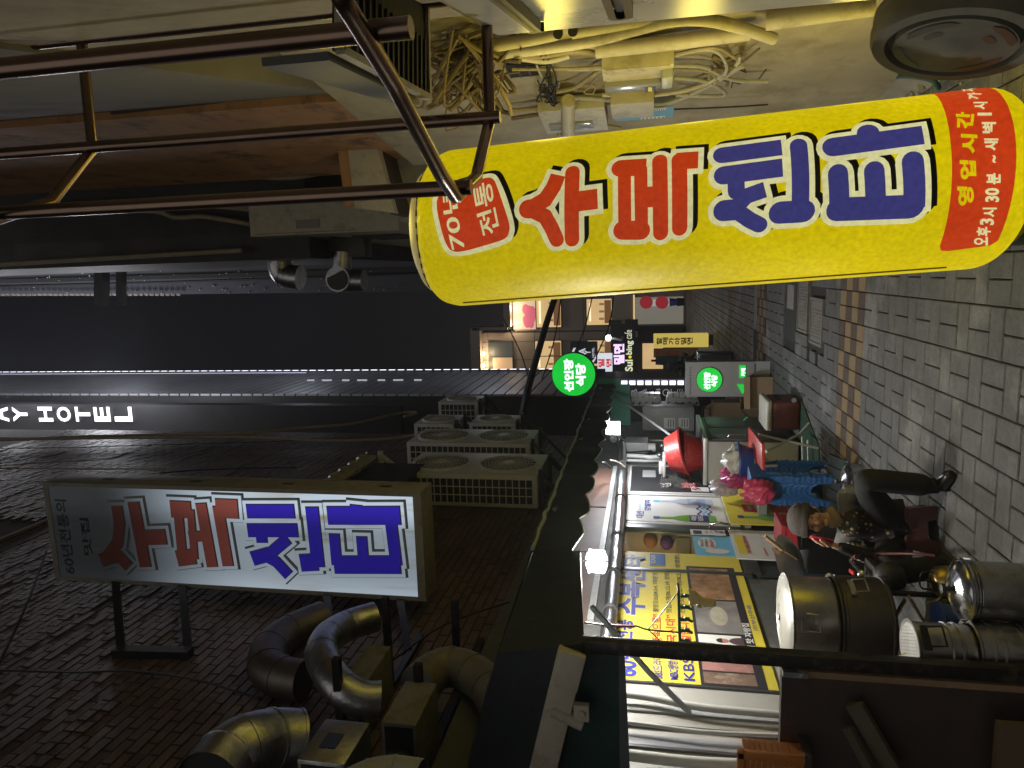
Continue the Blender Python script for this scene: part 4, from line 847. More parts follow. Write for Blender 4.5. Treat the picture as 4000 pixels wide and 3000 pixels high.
for yc in (4.66, 4.82):
    b = MB(); b.add([F.P(yc+.055*math.cos(k*math.pi/8), Z(.87)+.1*max(0, math.sin(k*math.pi/8)), .008) for k in range(9)], [tuple(range(8, -1, -1))]); part('printed_coat', b, M('printed coat', (.08, .05, .06), .5), t) if yc < 4.7 else part('printed_coat', b, bpy.data.materials['printed coat'], t)
    b = MB(); b.add([F.P(yc+.03*math.cos(k*math.pi/8), Z(.74)+.04*math.sin(k*math.pi/8), .009) for k in range(16)], [tuple(range(16))]); part('printed_head', b, M('printed skin', (.42, .2, .16), .5) if yc < 4.7 else bpy.data.materials['printed skin'], t)
    b = MB(); b.add([F.P(yc+.032*math.cos(k*math.pi/8), Z(.735)+.042*math.sin(k*math.pi/8), .0095) for k in range(9)], [tuple(range(9))]); part('printed_hair', b, p_black, t)
text('부산의 맛 자랑집', F, (4.58, Z(.935), 5.1, Z(.885)), p_white, t, d=.006, bold=.03); text('㈜부산주류', F, (5.0, Z(.985), 5.4, Z(.953)), p_blue, t, d=.006)
# window posters
t = board('liquor_poster', 'white poster of two liquor bottles and wavy lines in the near white window', 'poster', F, (YB+.075, .95, YC-.10, 1.97), p_white, .004, .001)
def bottle(F, px0, px1, dy, hw, glassm, labelm, capm, par, d=.0):
    """printed bottle lying along the picture's x from cap to foot"""
    z1 = F.px(px0, dy)[1]; z0 = F.px(px1, dy)[1]; yc = F.px((px0+px1)/2, dy)[0]; H = z1-z0
    def seg(pts, mat, nm, dd):
        b = MB(); b.add([F.P(yc+hw*a, z0+H*h, dd) for a, h in pts]+[F.P(yc-hw*a, z0+H*h, dd) for a, h in reversed(pts)], [tuple(range(2*len(pts)))]); part(nm, b, mat, par)
    seg([(.85, 0), (1, .03), (1, .48), (.75, .58), (.35, .68), (.3, .92)], glassm, 'printed_bottle', d); seg([(1.0, .12), (1.0, .42)], labelm, 'printed_label', d+.002); seg([(.36, .90), (.36, 1.0)], capm, 'printed_cap', d+.002)
    return yc, z0, H
y_, z_, H_ = bottle(F, 1411, 1547, 1121, .10, p_green, p_navy, p_blue, t, .007)
text('대선', F, (y_-.07, z_+H_*.31, y_+.07, z_+H_*.4), p_white, t, d=.012, bold=.04)
y2, z2, H2 = bottle(F, 1411, 1539, 1085, .10, M('printed pale glass', (.45, .52, .6), .4, noise=(6, .15)), M('printed label blue', (.3, .38, .6), .4), p_sky, t, .007)
text('강알리', F, (y2-.06, z2+H2*.25, y2+.06, z2+H2*.38), p_white, t, d=.012, bold=.03)
textpx('대선', F, (1391, 1120), (1374, 1105), p_blue, t, d=.008, bold=.03); textpx('강알리', F, (1406, 1105), (1392, 1081), p_blue, t, d=.008, bold=.03); textpx('Renewal', F, (1384, 1103), (1379, 1090), p_sky, t, d=.008)
for k, mt in ((0, p_blue), (1, p_sky), (2, p_blue)):
    b = MB(); dx = 1511+k*11; c = F.px(dx, 1108); L = MB(); n = 30; vs = []
    for i in range(n+1):
        y = y_+.105+(y2-y_-.21)*i/n; z = c[1]+.02*math.sin(i/n*4*math.pi); vs += [F.P(y, z+.011, .008), F.P(y, z-.011, .008)]
    L.add(vs, [(2*i, 2*i+1, 2*i+3, 2*i+2) for i in range(n)]); part('printed_wave', L, mt, t)
zz = z_+H_*.22
for k in range(3):
    L = MB(); n = 12; vs = []
    for i in range(n+1): y = y_-.08+.16*i/n; z = zz+k*.018+.006*math.sin(i/n*6*math.pi); vs += [F.P(y, z+.004, .012), F.P(y, z-.004, .012)]
    L.add(vs, [(2*i, 2*i+1, 2*i+3, 2*i+2) for i in range(n)]); part('label_wave', L, p_white, t)
t = board('window_lettering', 'dark film with white and red brush letters in the far window', 'poster', F, (YC+.08, .92, YD-.10, 1.96), p_black, .003, .001)
def outl(s, p0, p1, mt, b1=.03):
    textpx(s, F, p0, p1, p_white, t, d=.007, bold=b1+.035); textpx(s, F, p0, p1, mt, t, d=.010, bold=b1-.01)
outl('전', (1453, 1055), (1426, 1043), p_black); outl('통', (1453, 1040), (1426, 1028), p_black); outl('맛', (1506, 1056), (1471, 1043), p_red); outl('집', (1500, 1040), (1478, 1029), p_black)
rect(F, fpx(F, 1388, 1031, 1416, 1017), .004, p_grey, t, 'small_notice'); rect(F, fpx(F, 1494, 1062, 1530, 1054), .004, p_white, t, 'no_smoking_card')
c = F.px(1504, 1058); b = MB(); n = 18; vs = []
for k in range(n): a = k*2*math.pi/n; vs += [F.P(c[0]+.05*math.cos(a), c[1]+.05*math.sin(a), .010), F.P(c[0]+.038*math.cos(a), c[1]+.038*math.sin(a), .010)]
b.add(vs, [(2*k, 2*k+1, (2*k+3) % (2*n), (2*k+2) % (2*n)) for k in range(n)]); b.bar(F.P(c[0]-.035, c[1]+.035, .010), F.P(c[0]+.035, c[1]-.035, .010), .002, .009, up=(1, 0, 0)); part('no_smoking_ring', b, p_red, t)
# blue notice on the door glass
t = board('door_notice', 'light blue notice with a white speech bubble on the glass door', 'poster', F, fpx(F, 1503, 1200, 1580, 1160), p_sky, .004, .0)
c = F.px(1527, 1175); b = MB(); n = 22; b.add([F.P(c[0]+.15*math.cos(k*2*math.pi/n), c[1]+.085*math.sin(k*2*math.pi/n), .007) for k in range(n)], [tuple(range(n))]); part('speech_bubble', b, p_white, t)
text('마스크', F, (c[0]-.09, c[1]+.03, c[0]+.09, c[1]+.065), p_black, t, d=.01, bold=.02); text('미착용시', F, (c[0]-.1, c[1]-.015, c[0]+.1, c[1]+.02), p_black, t, d=.01, bold=.01); text('출입금지', F, (c[0]-.1, c[1]-.06, c[0]+.1, c[1]-.025), p_red, t, d=.01, bold=.02)
c = F.px(1550, 1192); b = MB(); b.add([F.P(c[0]+.06*math.cos(k*2*math.pi/n), c[1]+.11*math.sin(k*2*math.pi/n), .007) for k in range(n)], [tuple(range(n))]); part('white_blob', b, p_white, t)
t = board('door_label', 'narrow white push label beside the door handle', 'label', F, fpx(F, 1492, 1157, 1565, 1149), p_white, .004, .012); rect(F, fpx(F, 1498, 1156, 1515, 1150), .017, p_navy, t, 'label_print'); textpx('당기세요', Fr((SX, 0, 0), (0, 0, -1), (0, 1, 0)), (1520, 1155), (1562, 1150), p_black, t, d=.018) if False else None
for i, ch in enumerate('당기세요'): textpx(ch, F, (1530+i*10.5, 1156), (1522+i*10.5, 1150), p_black, t, d=.018)
# opening hours board
t = board('hours_board', 'white board of opening hours beside the glass door, behind the wok', 'sign', F, fpx(F, 1592, 1211, 1682, 1153), p_white, .012, .012)
textpx('수복센타', F, (1624, 1203), (1603, 1163), p_red, t, d=.03, bold=.05); rect(F, fpx(F, 1597, 1202, 1602, 1162), .026, p_yellow, t, 'yellow_stripe')
textpx('OPEN', F, (1659, 1207), (1648, 1190), p_red, t, d=.03, bold=.03); textpx('오후 3시30분', F, (1652, 1186), (1640, 1158), p_black, t, d=.03, bold=.03); textpx('CLOSE', F, (1678, 1208), (1666, 1190), p_red, t, d=.03, bold=.03); textpx('새벽 1시', F, (1668, 1187), (1656, 1160), p_black, t, d=.03, bold=.01)
# yellow board under the windows
Fp = FX(SX+.07)
t = board('plinth_board', 'yellow board with a green bottle and red letters under the white windows', 'sign', Fp, fpx(Fp, 1578, 1132, 1725, 1040), p_yellow, .012, -.005)
y3, z3, H3 = bottle(Fp, 1594, 1722, 1120, .10, p_green, M('printed pale label', (.5, .55, .62), .4), p_blue, t, .010)
text('대선', Fp, (y3-.075, z3+H3*.2, y3+.075, z3+H3*.4), p_navy, t, d=.016, bold=.03)
rect(Fp, fpx(Fp, 1607, 1107, 1648, 1093), .009, p_red, t, 'red_seal'); textpx('70년', Fp, (1625, 1105), (1611, 1095), p_white, t, d=.014, bold=.02); textpx('전통', Fp, (1643, 1105), (1628, 1095), p_white, t, d=.014, bold=.02)
textpx('수', Fp, (1630, 1089), (1600, 1076), p_red, t, d=.012, bold=.07); rect(Fp, fpx(Fp, 1668, 1109, 1708, 1070), .009, p_red, t, 'red_panel')
textpx('영업', Fp, (1680, 1096), (1670, 1080), p_yellow, t, d=.014, bold=.02); textpx('오후 3시', Fp, (1702, 1106), (1692, 1080), p_white, t, d=.014, bold=.01)
# ------------------------------------------------------------------ pipes and boxes on the wall
t = thing('wrapped_pipe', 'silver foil wrapped pipe running above the posters and windows', 'pipe', (SX, 7, 2))
C = curve_pts([pX(1302, 1440, -2.45), pX(1316, 1340, -2.45), pX(1326, 1240, -2.45), pX(1335, 1140, -2.45), pX(1342, 1040, -2.45), pX(1344, 965, -2.45), pX(1336, 950, -2.4), pX(1325, 948, -2.35)], 5)
b = MB(); b.tube(C, [.052+.004*math.sin(i*1.7) for i in range(len(C))], 14); part('pipe', b, M('crinkled foil', (.55, .56, .58), .28, 1, noise=(30, .2), bump=(26, .5)), t, smooth=70)
for i in range(2, len(C)-1, 4): b = MB(); q = (C[i+1]-C[i]).normalized(); b.tube([C[i]-q*.015, C[i]+q*.015], .059, 14); part('band', b, m_dark, t, smooth=50)
for i, (dx, dy0, dy1, lb) in enumerate(((1362, 958, 966, 'slim grey heater flue box on the wall beyond the far window'),)):
    t = thing('flue_box', lb, 'box', tuple(pX(1395, 962, -2.55))); A = pX(1350, 968, -2.5); B = pX(1400, 955, -2.5); b = MB(); b.box((-2.58, A.y, B.z), (-2.42, B.y, A.z)); part('case', b, m_pvc, t, bevel=.02); C_ = pX(1408, 962, -2.45); b = MB(); b.tube([V3((-2.48, C_.y, B.z)), V3((-2.48, C_.y, B.z-.1))], .06, 14); part('cap', b, m_white, t, smooth=50)
gp = 'water pipes on the wall beyond the far window'
for pts, r, mt, lb in (([(1346, 994), (1400, 996), (1438, 995), (1442, 975), (1440, 960)], .02, m_pvc, 'grey water pipe bending beside the far window frame'), ([(1345, 984), (1390, 986), (1402, 988), (1432, 986)], .03, m_white, 'white insulated pipe with brass joint beside the far window'), ([(1346, 978), (1380, 976), (1408, 974)], .012, m_bcable, 'black hose behind the white insulated pipe'), ([(1345, 950), (1400, 951), (1452, 952)], .012, m_cream, 'thin cream conduit hanging straight beyond the water pipes')):
    b = MB(); b.tube([pX(a, c, -2.5) for a, c in pts], r, 9); solo('water_pipe', b, mt, lb, 'pipe', gp, smooth=60)
b = MB(); 
for q in ((1425, 982), (1436, 970), (1430, 962)): b.ball(pX(*q, -2.46), (.035, .05, .04), 8, 6)
solo('valve', b, m_alu, 'small metal valve joint on the water pipes', 'valve', smooth=60)
for (a, c, e, f) in ((1350, 1010, 1318, 995), (1318, 1012, 1300, 1000)):
    b = MB(); b.tube(curve_pts([pX(a, c, -2.4), pX((a+e)/2, c-12, -2.3), pX(e, f, -2.2)]), .012, 6); solo('loose_wire', b, m_cream if c == 1010 else m_bcable, 'pale loose wire curling under the awning above the far window' if c == 1010 else 'black loose wire curling under the awning', 'wire')
# grey meter cabinet
t = thing('meter_cabinet', 'grey twin door meter cabinet with pasted notices on the far wall', 'cabinet', (-2.5, 12, 1))
Fc = FY(11.6); bx = fpx(Fc, 1388, 930, 1500, 880); b = MB(); b.fbox(Fc, bx[0], bx[1], bx[2], bx[3], -.5, 0); part('case', b, m_pvc, t, bevel=.01)
m_pvc2 = M('grey cabinet door', (.30, .31, .31), .5, noise=(6, .15)); ym = (bx[1]+bx[3])/2
for z0, z1 in ((bx[1]+.02, ym-.01), (ym+.01, bx[3]-.02)):
    b = MB(); b.box((bx[2], 11.62, z0), (bx[2]+.012, 12.08, z1)); d_ = part('door', b, m_pvc2, t, bevel=.004); b = MB(); b.box((bx[2]+.012, 11.8, (z0+z1)/2-.06), (bx[2]+.02, 11.9, (z0+z1)/2+.06)); link('vent_slot', b.mesh('vent_slot', m_black), d_)
for a in ((1434, 925, 1458, 903), (1466, 925, 1488, 903)): rect(Fc, fpx(Fc, *a), .002, p_white, t, 'pasted_notice'); q = fpx(Fc, *a); b = MB(); [b.fbox(Fc, q[0]+.02, q[1]+.02+k*.04, q[2]-.02, q[1]+.032+k*.04, .004, .006) for k in range(int((q[3]-q[1])/.045))]; part('notice_lines', b, p_black, t)
# grey slotted bottle crates on a ledge
t0 = None
for i, (a, c) in enumerate(((1361, 1431), (1437, 1512))):
    A = pY(a, 877, 11.9); B = pY(c, 862, 11.9); t = thing('slotted_panel', ['upper grey slotted panel beside the black hotel board', 'lower grey slotted panel beside the black hotel board'][i], 'panel', (A.x, 11.9, B.z), 'slotted panels beside the hotel board')
    b = MB(); b.prism([(A.x, 11.9, B.z), (B.x, 11.9, B.z+.03), (B.x+.04, 11.9, A.z-.03), (A.x, 11.9, A.z)], (0, .25, 0)); part('panel', b, m_pvc, t, bevel=.01)
    b = MB()
    for k in range(5): z = B.z+(A.z-B.z)*(k+.5)/5; b.obox((A.x+(B.x-A.x)*.4, 11.892, z), (.05, .014, .03), Matrix.Rotation(.5, 3, 'Y'))
    part('slot', b, m_black, t)
    b = MB()
    for k in range(5): z = B.z+.03+(A.z-B.z-.06)*(k+.5)/5; b.box((B.x+.01, 11.92, z-.04), (B.x+.09, 12.1, z+.04))
    part('fin', b, m_white, t)
# ------------------------------------------------------------------ LAMPS under the awning
m_bulb = E('burning work lamp', (255, 250, 240), 14)
t = thing('caged_lamp', 'bright caged work lamp hanging under the awning corner', 'lamp', (-1.92, 4.5, 2.1)); A = pY(1268, 1212, 4.45); B = pY(1309, 1212, 4.45)
c = (A+B)/2; hh = (A-B).length/2
b = MB(); b.lathe([(0, -hh*.8), (.055, -hh*.75), (.062, 0), (.055, hh*.75), (0, hh*.8)], c, 18); part('bulb', b, m_bulb, t, smooth=50)
b = MB()
for k in range(8): a = k*math.pi/4; b.tube([c+V3((.02*math.cos(a), .02*math.sin(a), hh*1.15)), c+V3((.078*math.cos(a), .078*math.sin(a), hh*.8)), c+V3((.078*math.cos(a), .078*math.sin(a), -hh*.8)), c+V3((.02*math.cos(a), .02*math.sin(a), -hh*1.15))], .003, 5)
for z in (-.8, 0, .8): b.tube([c+V3((.078*math.cos(k*math.pi/9), .078*math.sin(k*math.pi/9), z*hh)) for k in range(19)], .003, 5)
part('cage', b, m_white, t); b = MB(); b.tube([c+V3((0, 0, hh)), c+V3((0, .02, .38))], .012, 8); part('cord', b, m_bcable, t)
lamp('work_lamp_glow', c+V3((.02, -.09, -.03)), 80, (1, .96, .88), .07); lamp('work_lamp_back', c+V3((-.12, .06, -.02)), 45, (1, .96, .88), .07)
t = thing('flood_lamp', 'bright white flood lamp under the far part of the awning', 'lamp', (-2, 8.6, 2.1)); c = pY(1328, 925, 8.6)
b = MB(); b.box((c.x-.07, 8.56, c.z-.05), (c.x+.07, 8.6, c.z+.05)); part('lens', b, E('flood lens', (255, 252, 255), 9), t, bevel=.02)
b = MB(); b.box((c.x-.085, 8.605, c.z-.065), (c.x+.085, 8.68, c.z+.11)); b.bar((c.x, 8.64, c.z+.12), (c.x, 8.64, 2.47), .02); part('housing', b, m_white, t, bevel=.008)
lamp('flood_glow', c+V3((.0, -.16, -.03)), 85, (.93, .96, 1), .08)
# ================================================================== GOODS on the left edge of the alley
m_ss = M('cabinet steel', (.12, .125, .13), .5, .15, noise=(3, .2))
def gxy(dx, dy, z=0): return pZ(dx, dy, z)
# chest fridge: white near side, grey steel side towards the alley
C0 = gxy(1733, 952); t = thing('chest_fridge', 'white and grey steel chest fridge standing against the shop wall', 'fridge', (-2.3, C0.y, 0)); xf = C0.x; y0 = C0.y; y1 = y0+1.35
zt = pY(1519, 985, y0).z
b = MB(); b.box((-2.55, y0+.012, .05), (xf-.012, y1, zt-.05)); part('body', b, m_ss, t, bevel=.01)
b = MB(); b.box((-2.55, y0, .04), (xf-.03, y0+.012, zt-.06)); part('white_side', b, M('fridge white', (.56, .57, .6), .35, noise=(4, .08)), t)
b = MB(); b.box((-2.57, y0-.02, zt-.05), (xf+.02, y1+.02, zt)); part('lid', b, m_alu, t, bevel=.008)
b = MB(); b.box((xf-.012, y0+.02, .1), (xf+.004, y0+.62, zt-.1)); d_ = part('door', b, m_ss, t, bevel=.004); b = MB(); b.tube([V3((xf+.003, y0+.1, .6)), V3((xf+.04, y0+.1, .62)), V3((xf+.04, y0+.1, .8)), V3((xf+.003, y0+.1, .82))], .008, 8); link('handle', b.mesh('handle', m_chrome), d_)
b = MB(); b.box((xf-.012, y0+.66, .1), (xf+.004, y1-.02, zt-.1)); part('door', b, m_ss, t, bevel=.004)
# red basins on the fridge
m_red = M('red plastic basin', (.50, .035, .03), .42, noise=(12, .2), wear=(25, (.6, .25, .2), .35))
def basin(c, r, h, mat, label, tilt=(0, 0, 0), name='basin', grp=None):
    R = Matrix.Rotation(tilt[0], 3, 'X') @ Matrix.Rotation(tilt[1], 3, 'Y'); t = thing(name, label, 'basin', tuple(c), grp)
    b = MB(); b.lathe([(0, .012), (r*.68, .012), (r*.96, h-.004), (r*.97, h)], c, 32, R, caps=False); b.lathe([(0, 0), (r*.7, 0), (r, h)], c, 32, R, caps=False); part('bowl', b, mat, t, smooth=50)
    b = MB(); b.lathe([(r*.96, h), (r*1.05, h+.004), (r*1.07, h-.016), (r*1.0, h-.016)], c, 32, R, caps=False); part('rim', b, mat, t, smooth=50)
    return t
m1 = pY(1519, 980, y0+.35); basin(V3((m1.x, y0+.35, zt)), .27, .21, m_red, 'red plastic basin standing on the chest fridge', grp='red basins on the fridge')
m2 = pY(1492, 985, y0+.35); basin(V3((m2.x+.03, y0+.30, zt+.40)), .29, .21, m_red, 'red plastic basin turned over on the lower red basin', (math.radians(172), math.radians(14), 0), grp='red basins on the fridge')
b = MB(); q = V3((m2.x-.1, y0+.3, zt+.43)); b.box((q.x-.14, q.y-.1, q.z), (q.x+.14, q.y+.1, q.z+.035)); b.box((q.x-.1, q.y-.1, q.z+.03), (q.x+.02, q.y+.08, q.z+.08)); solo('plastic_tray', b, m_white, 'white plastic tray lying on top of the red basins', 'tray', bevel=.01)
b = MB(); q = pY(1443, 1036, y0-.5); p_ = [q+V3((random.uniform(-.12, .1), random.uniform(-.05, .05), random.uniform(-.22, .1))) for _ in range(14)]
for i in range(12): b.add([p_[i], p_[i+1], p_[i+2]], [(0, 1, 2)])
o = solo('clear_bag', b, m_vinyl, 'crumpled clear plastic bag hanging before the far window', 'bag')
# red folding table with bags
zt2 = .68; P = [gxy(1616, 922, zt2), gxy(1645, 958, zt2), gxy(1646, 1016, zt2)]; 
A, B_, C_ = P; D_ = A+(C_-B_)
t = thing('folding_table', 'red topped folding table with white tube legs beside the blue stools', 'table', tuple((A+C_)/2*1.0))
t.location.z = 0
b = MB(); b.prism([(p.x, p.y, zt2-.03) for p in (A, B_, C_, D_)], (0, 0, .03)); part('top', b, M('red table top', (.56, .04, .03), .4, noise=(8, .1)), t, bevel=.008)
L1 = gxy(1751, 914); L2 = gxy(1772, 958)
for i, pts in enumerate(([C_*.3+B_*.7+V3((0, 0, -.04)), gxy(1727, 938, .12), L1+V3((0, 0, .012))], [A*.5+B_*.5+V3((0, 0, -.04)), L2+V3((-.05, 0, .02))], [C_*.8+D_*.2+V3((0, 0, -.04)), (L1+C_)/2*1.0+V3((-.2, 0, -.2)), L1+V3((-.55, .1, .012))], [D_+V3((0, 0, -.04)), L2+V3((-.55, .1, .02))])):
    b = MB(); b.tube([V3(p) for p in pts], .014, 10); part('leg', b, m_white, t, smooth=50)
b = MB(); b.tube([gxy(1733, 943, .1), gxy(1735, 1008, .1)], .012, 8); b.tube([gxy(1745, 950, .06), gxy(1747, 1008, .06)], .012, 8); part('crossbar', b, m_white, t, smooth=50)
m_bb = M('blue plastic basin', (.035, .09, .36), .4, noise=(9, .15)); q = (A+B_+C_+D_)/4; c1 = gxy(1625, 996, zt2)
basin(V3((c1.x, c1.y, zt2)), .19, .15, m_bb, 'blue plastic basin full of white bags on the red table')
def bag(c, s, mat, label, seed):
    random.seed(seed); bm = bmesh.new(); bmesh.ops.create_icosphere(bm, subdivisions=4, radius=1)
    for v in bm.verts:
        d = v.co.normalized(); k = 1+.20*math.sin(d.x*5+seed)*math.sin(d.y*6+seed*2)+.07*math.sin(d.z*13+d.x*9+seed)+.05*math.sin(d.y*17+d.z*8+seed*3)+.02*random.uniform(-1, 1)
        k *= 1.0 if d.z < .5 else 1+(d.z-.5)*.9*(abs(math.sin(math.atan2(d.y, d.x)*2.5)))
        v.co = V3((d.x*s[0]*k, d.y*s[1]*k, d.z*s[2]*k+s[2]*.8))+V3(c)
    me = bpy.data.meshes.new('plastic_bag'); bm.to_mesh(me); bm.free(); me.materials.append(mat); me.polygons.foreach_set('use_smooth', [True]*len(me.polygons))
    o = link('plastic_bag', me); o['label'] = label; o['category'] = 'bag'; o['group'] = 'plastic bags by the red table'; return o
mbw = M('white carrier bag', (.62, .62, .60), .35, noise=(12, .1)); mbp = M('magenta carrier bag', (.42, .03, .14), .3, noise=(12, .2)); mbp2 = M('pink carrier bag', (.66, .07, .16), .3, noise=(12, .15)); mbc = M('thin clear bag', (.5, .44, .47), .22, noise=(12, .1))
bag((c1.x, c1.y, zt2+.08), (.15, .15, .1), mbw, 'crumpled white bag spilling out of the blue basin', 3)
q1 = gxy(1612, 1022, .72); bag((q1.x, q1.y-.1, .66), (.13, .15, .15), mbp, 'dark magenta plastic bag leaning on the blue basin', 5)
q2 = gxy(1628, 1046, .72); bag((q2.x, q2.y-.25, .6), (.12, .13, .12), mbp2, 'bright pink plastic bag beside the stack of blue stools', 8)
q3 = gxy(1590, 1046, .8); bag((q3.x, q3.y-.1, .82), (.1, .12, .12), mbc, 'thin clear bag puffed up over the magenta bag', 11)
b = MB(); b.box((q1.x-.35, q1.y-.35, .56), (q1.x+.12, q1.y+.2, .64)); solo('bag_ledge', b, m_pvc, 'grey ledge under the pink bags beside the stools', 'ledge')
# stack of blue stools
m_st = M('blue plastic stool', (.035, .14, .40), .42, noise=(10, .15), wear=(14, (.10, .2, .42), .4))
def stool_part():
    seat = MB(); h = .29; a, c = .125, .165
    seat.box((-a, -a, h-.02), (a, a, h))
    sides = []
    for k in range(4):
        R = Matrix.Rotation(k*math.pi/2, 3, 'Z'); m = MB(); n = 12; vs = []
        # side sheet with an arched opening at the foot
        def pt(u, z): w = a+(c-a)*(h-z)/h; return R @ V3((u*w, -w, z))
        cols = [-1, -.62, -.5, -.3, 0, .3, .5, .62, 1]
        zz = [0, 0, .12, .165, .18, .165, .12, 0, 0]
        for u, z0 in zip(cols, zz): vs += [pt(u, z0), pt(u, h-.004)]
        f = [(2*i, 2*i+2, 2*i+3, 2*i+1) for i in range(len(cols)-1)]
        m.add(vs, f); inner = [V3(v)*1.0 for v in vs]; m.add([R @ (R.transposed() @ V3(v)+V3((0, .006, 0))) for v in vs], [tuple(reversed(q)) for q in f])
        lipz = [(u, z0) for u, z0 in zip(cols, zz)]; m.add([q for u, z0 in lipz for q in (pt(u, z0)+R @ V3((0, -.004, 0)), pt(u, z0+.014)+R @ V3((0, -.004, 0)), pt(u, z0+.024))], [(3*i+k, 3*i+3+k, 3*i+4+k, 3*i+1+k) for i in range(len(cols)-1) for k in (0, 1)])
        for zc in (.2, .22, .24): 
            m.add([pt(-.45, zc-.006)+R @ V3((0, -.002, 0)), pt(.45, zc-.006)+R @ V3((0, -.002, 0)), pt(.4, zc+.004)+R @ V3((0, -.005, 0)), pt(-.4, zc+.004)+R @ V3((0, -.005, 0))], [(0, 1, 2, 3)])
        sides.append(m)
    return seat, sides
sp_ = gxy(1802, 1050); c0 = V3((sp_.x-.02, sp_.y+.14, 0)); zt3 = pY(1617, 1047, c0.y).z; NST = 10
stp = thing('plastic_stool', 'blue plastic stool, bottom of the tall stack of stools', 'stool', (0, 0, 0), 'blue stools in the tall stack')
st, sd = stool_part(); part('seat', st, m_st, stp, bevel=.01)
for m in sd: part('side', m, m_st, stp)
labs = ['second', 'third', 'fourth', 'fifth', 'sixth', 'seventh', 'eighth', 'ninth']
base_z = .03
for i in range(NST):
    o = stp if i == 0 else copy_tree(stp)
    o.location = (c0.x+.004*math.sin(i*2), c0.y, base_z+(zt3-.29-base_z)*i/(NST-1)); o.rotation_euler = (0, 0, math.radians(-14+1.5*math.sin(i*1.7)))
    if i: o['label'] = 'blue plastic stool, topmost of the tall stack with its seat showing' if i == NST-1 else f'blue plastic stool, {labs[i-1]} from the bottom of the tall stack'
m_tile = M('blue grey slab', (.10, .13, .16), .6, noise=(12, .2))
t = thing('blue_slab', 'blue grey slatted board lying under the stack of blue stools', 'board', (c0.x, c0.y, 0)); A = gxy(1800, 982); B = gxy(1846, 1016)
for i in range(5):
    b = MB(); b.obox((c0.x+.28-.11*i, c0.y-.22, .012), (.10, .55, .024), Matrix.Rotation(.15, 3, 'Z')); part('slat', b, m_tile, t, bevel=.004)
# green mat, cooler, cartons
m_mat = M('green carpet', (.015, .05, .026), .95, noise=(30, .3), bump=(120, .4))
A, B = gxy(1770, 962), gxy(1731, 868); b = MB(); b.prism([(A.x, A.y, .003), (B.x+.04, B.y, .003), (B.x-.75, B.y+.1, .003), (A.x-.75, A.y-.3, .003)], (0, 0, .008)); solo('green_mat', b, m_mat, 'dark green carpet mat on the paving under the cooler', 'mat')
t = thing('cooler_box', 'worn dark red cooler box with a cream lid on the green mat', 'cooler', tuple(gxy(1731, 900))); fr0 = gxy(1731, 922); yf = fr0.y
xl = pY(1700, 930, yf).x; xr = pY(1700, 868, yf).x; zc = pY(1664, 900, yf).z; zt = pY(1640, 900, yf+.35).z
m_cool = M('faded red cooler', (.17, .045, .045), .5, noise=(7, .25), wear=(12, (.10, .05, .05), .5))
b = MB(); b.box((xl, yf, .012), (xr, yf+.55, zc-.02)); part('body', b, m_cool, t, bevel=.045, seg=3)
b = MB(); b.box((xl-.012, yf-.012, zc-.02), (xr+.012, yf+.56, zc+.05)); part('lid', b, M('dirty cream lid', (.50, .48, .40), .55, noise=(7, .2), wear=(9, (.25, .22, .17), .5)), t, bevel=.03, seg=3)
b = MB()
for x in (xl+.17, xr-.17): b.box((x-.008, yf-.014, zc-.06), (x+.008, yf-.002, zc-.012))
part('latch', b, m_white, t); b = MB(); b.tube([V3((xl+.36, yf-.012, .09)), V3((xl+.36, yf+.01, .09))], .028, 14); part('drain_plug', b, m_alu, t)
b = MB(); b.box((xr, yf+.14, zc-.14), (xr+.012, yf+.38, zc-.10)); part('side_handle', b, m_black, t)
def carton(px, yd, w, dpt, h, rz, label, flaps=True, z0=0.0, mat=None):
    c = V3(px); t = thing('cardboard_box', label, 'box', (c.x, c.y, z0), 'cardboard boxes by the shop wall'); R = Matrix.Rotation(rz, 3, 'Z'); th = .006
    mat = mat or m_card
    b = MB()
    for (cx, cy, sx, sy) in ((0, -dpt/2, w, th), (0, dpt/2, w, th), (-w/2, 0, th, dpt-2*th), (w/2, 0, th, dpt-2*th)): b.obox(c+R @ V3((cx, cy, h/2)), (sx, sy, h), R)
    b.obox(c+V3((0, 0, .004)), (w-.02, dpt-.02, .006), R); part('walls', b, mat, t)
    if flaps:
        for k, (cx, cy, sx, sy, ax, an) in enumerate(((0, -dpt/2-.06, w, .14, 'X', .5), (0, dpt/2+.05, w, .14, 'X', -.7), (-w/2-.06, 0, .14, dpt, 'Y', -.6), (w/2+.03, 0, .12, dpt, 'Y', 1.0))):
            b = MB(); b.obox(c+R @ V3((cx, cy, h+(.03 if k < 3 else -.03))), (sx, sy, th), R @ Matrix.Rotation(an*(1 if k != 3 else 1), 3, ax)); part('flap', b, mat, t)
    return t
q = gxy(1668, 835); carton((q.x-.12, q.y+.1, 0), 0, .46, .36, .33, .2, 'open cardboard box with raised flaps before the grey restaurant sign')
q = gxy(1640, 890); carton((q.x-.3, q.y+.6, .0), 0, .5, .4, .75, .1, 'taller cardboard box against the wall behind the open one')
q = pY(1560, 880, 11.6); carton((q.x-.15, 11.6, 0), 0, .5, .45, q.z+.15, .05, 'cardboard box standing deeper by the wall under the meter cabinet', False)
b = MB(); b.tube([gxy(1614, 902, .5), gxy(1578, 938, .55)], .012, 8); solo('green_pole', b, M('green pole', (.05, .3, .2), .4), 'thin green pole leaning between the boxes and the fridge', 'pole')
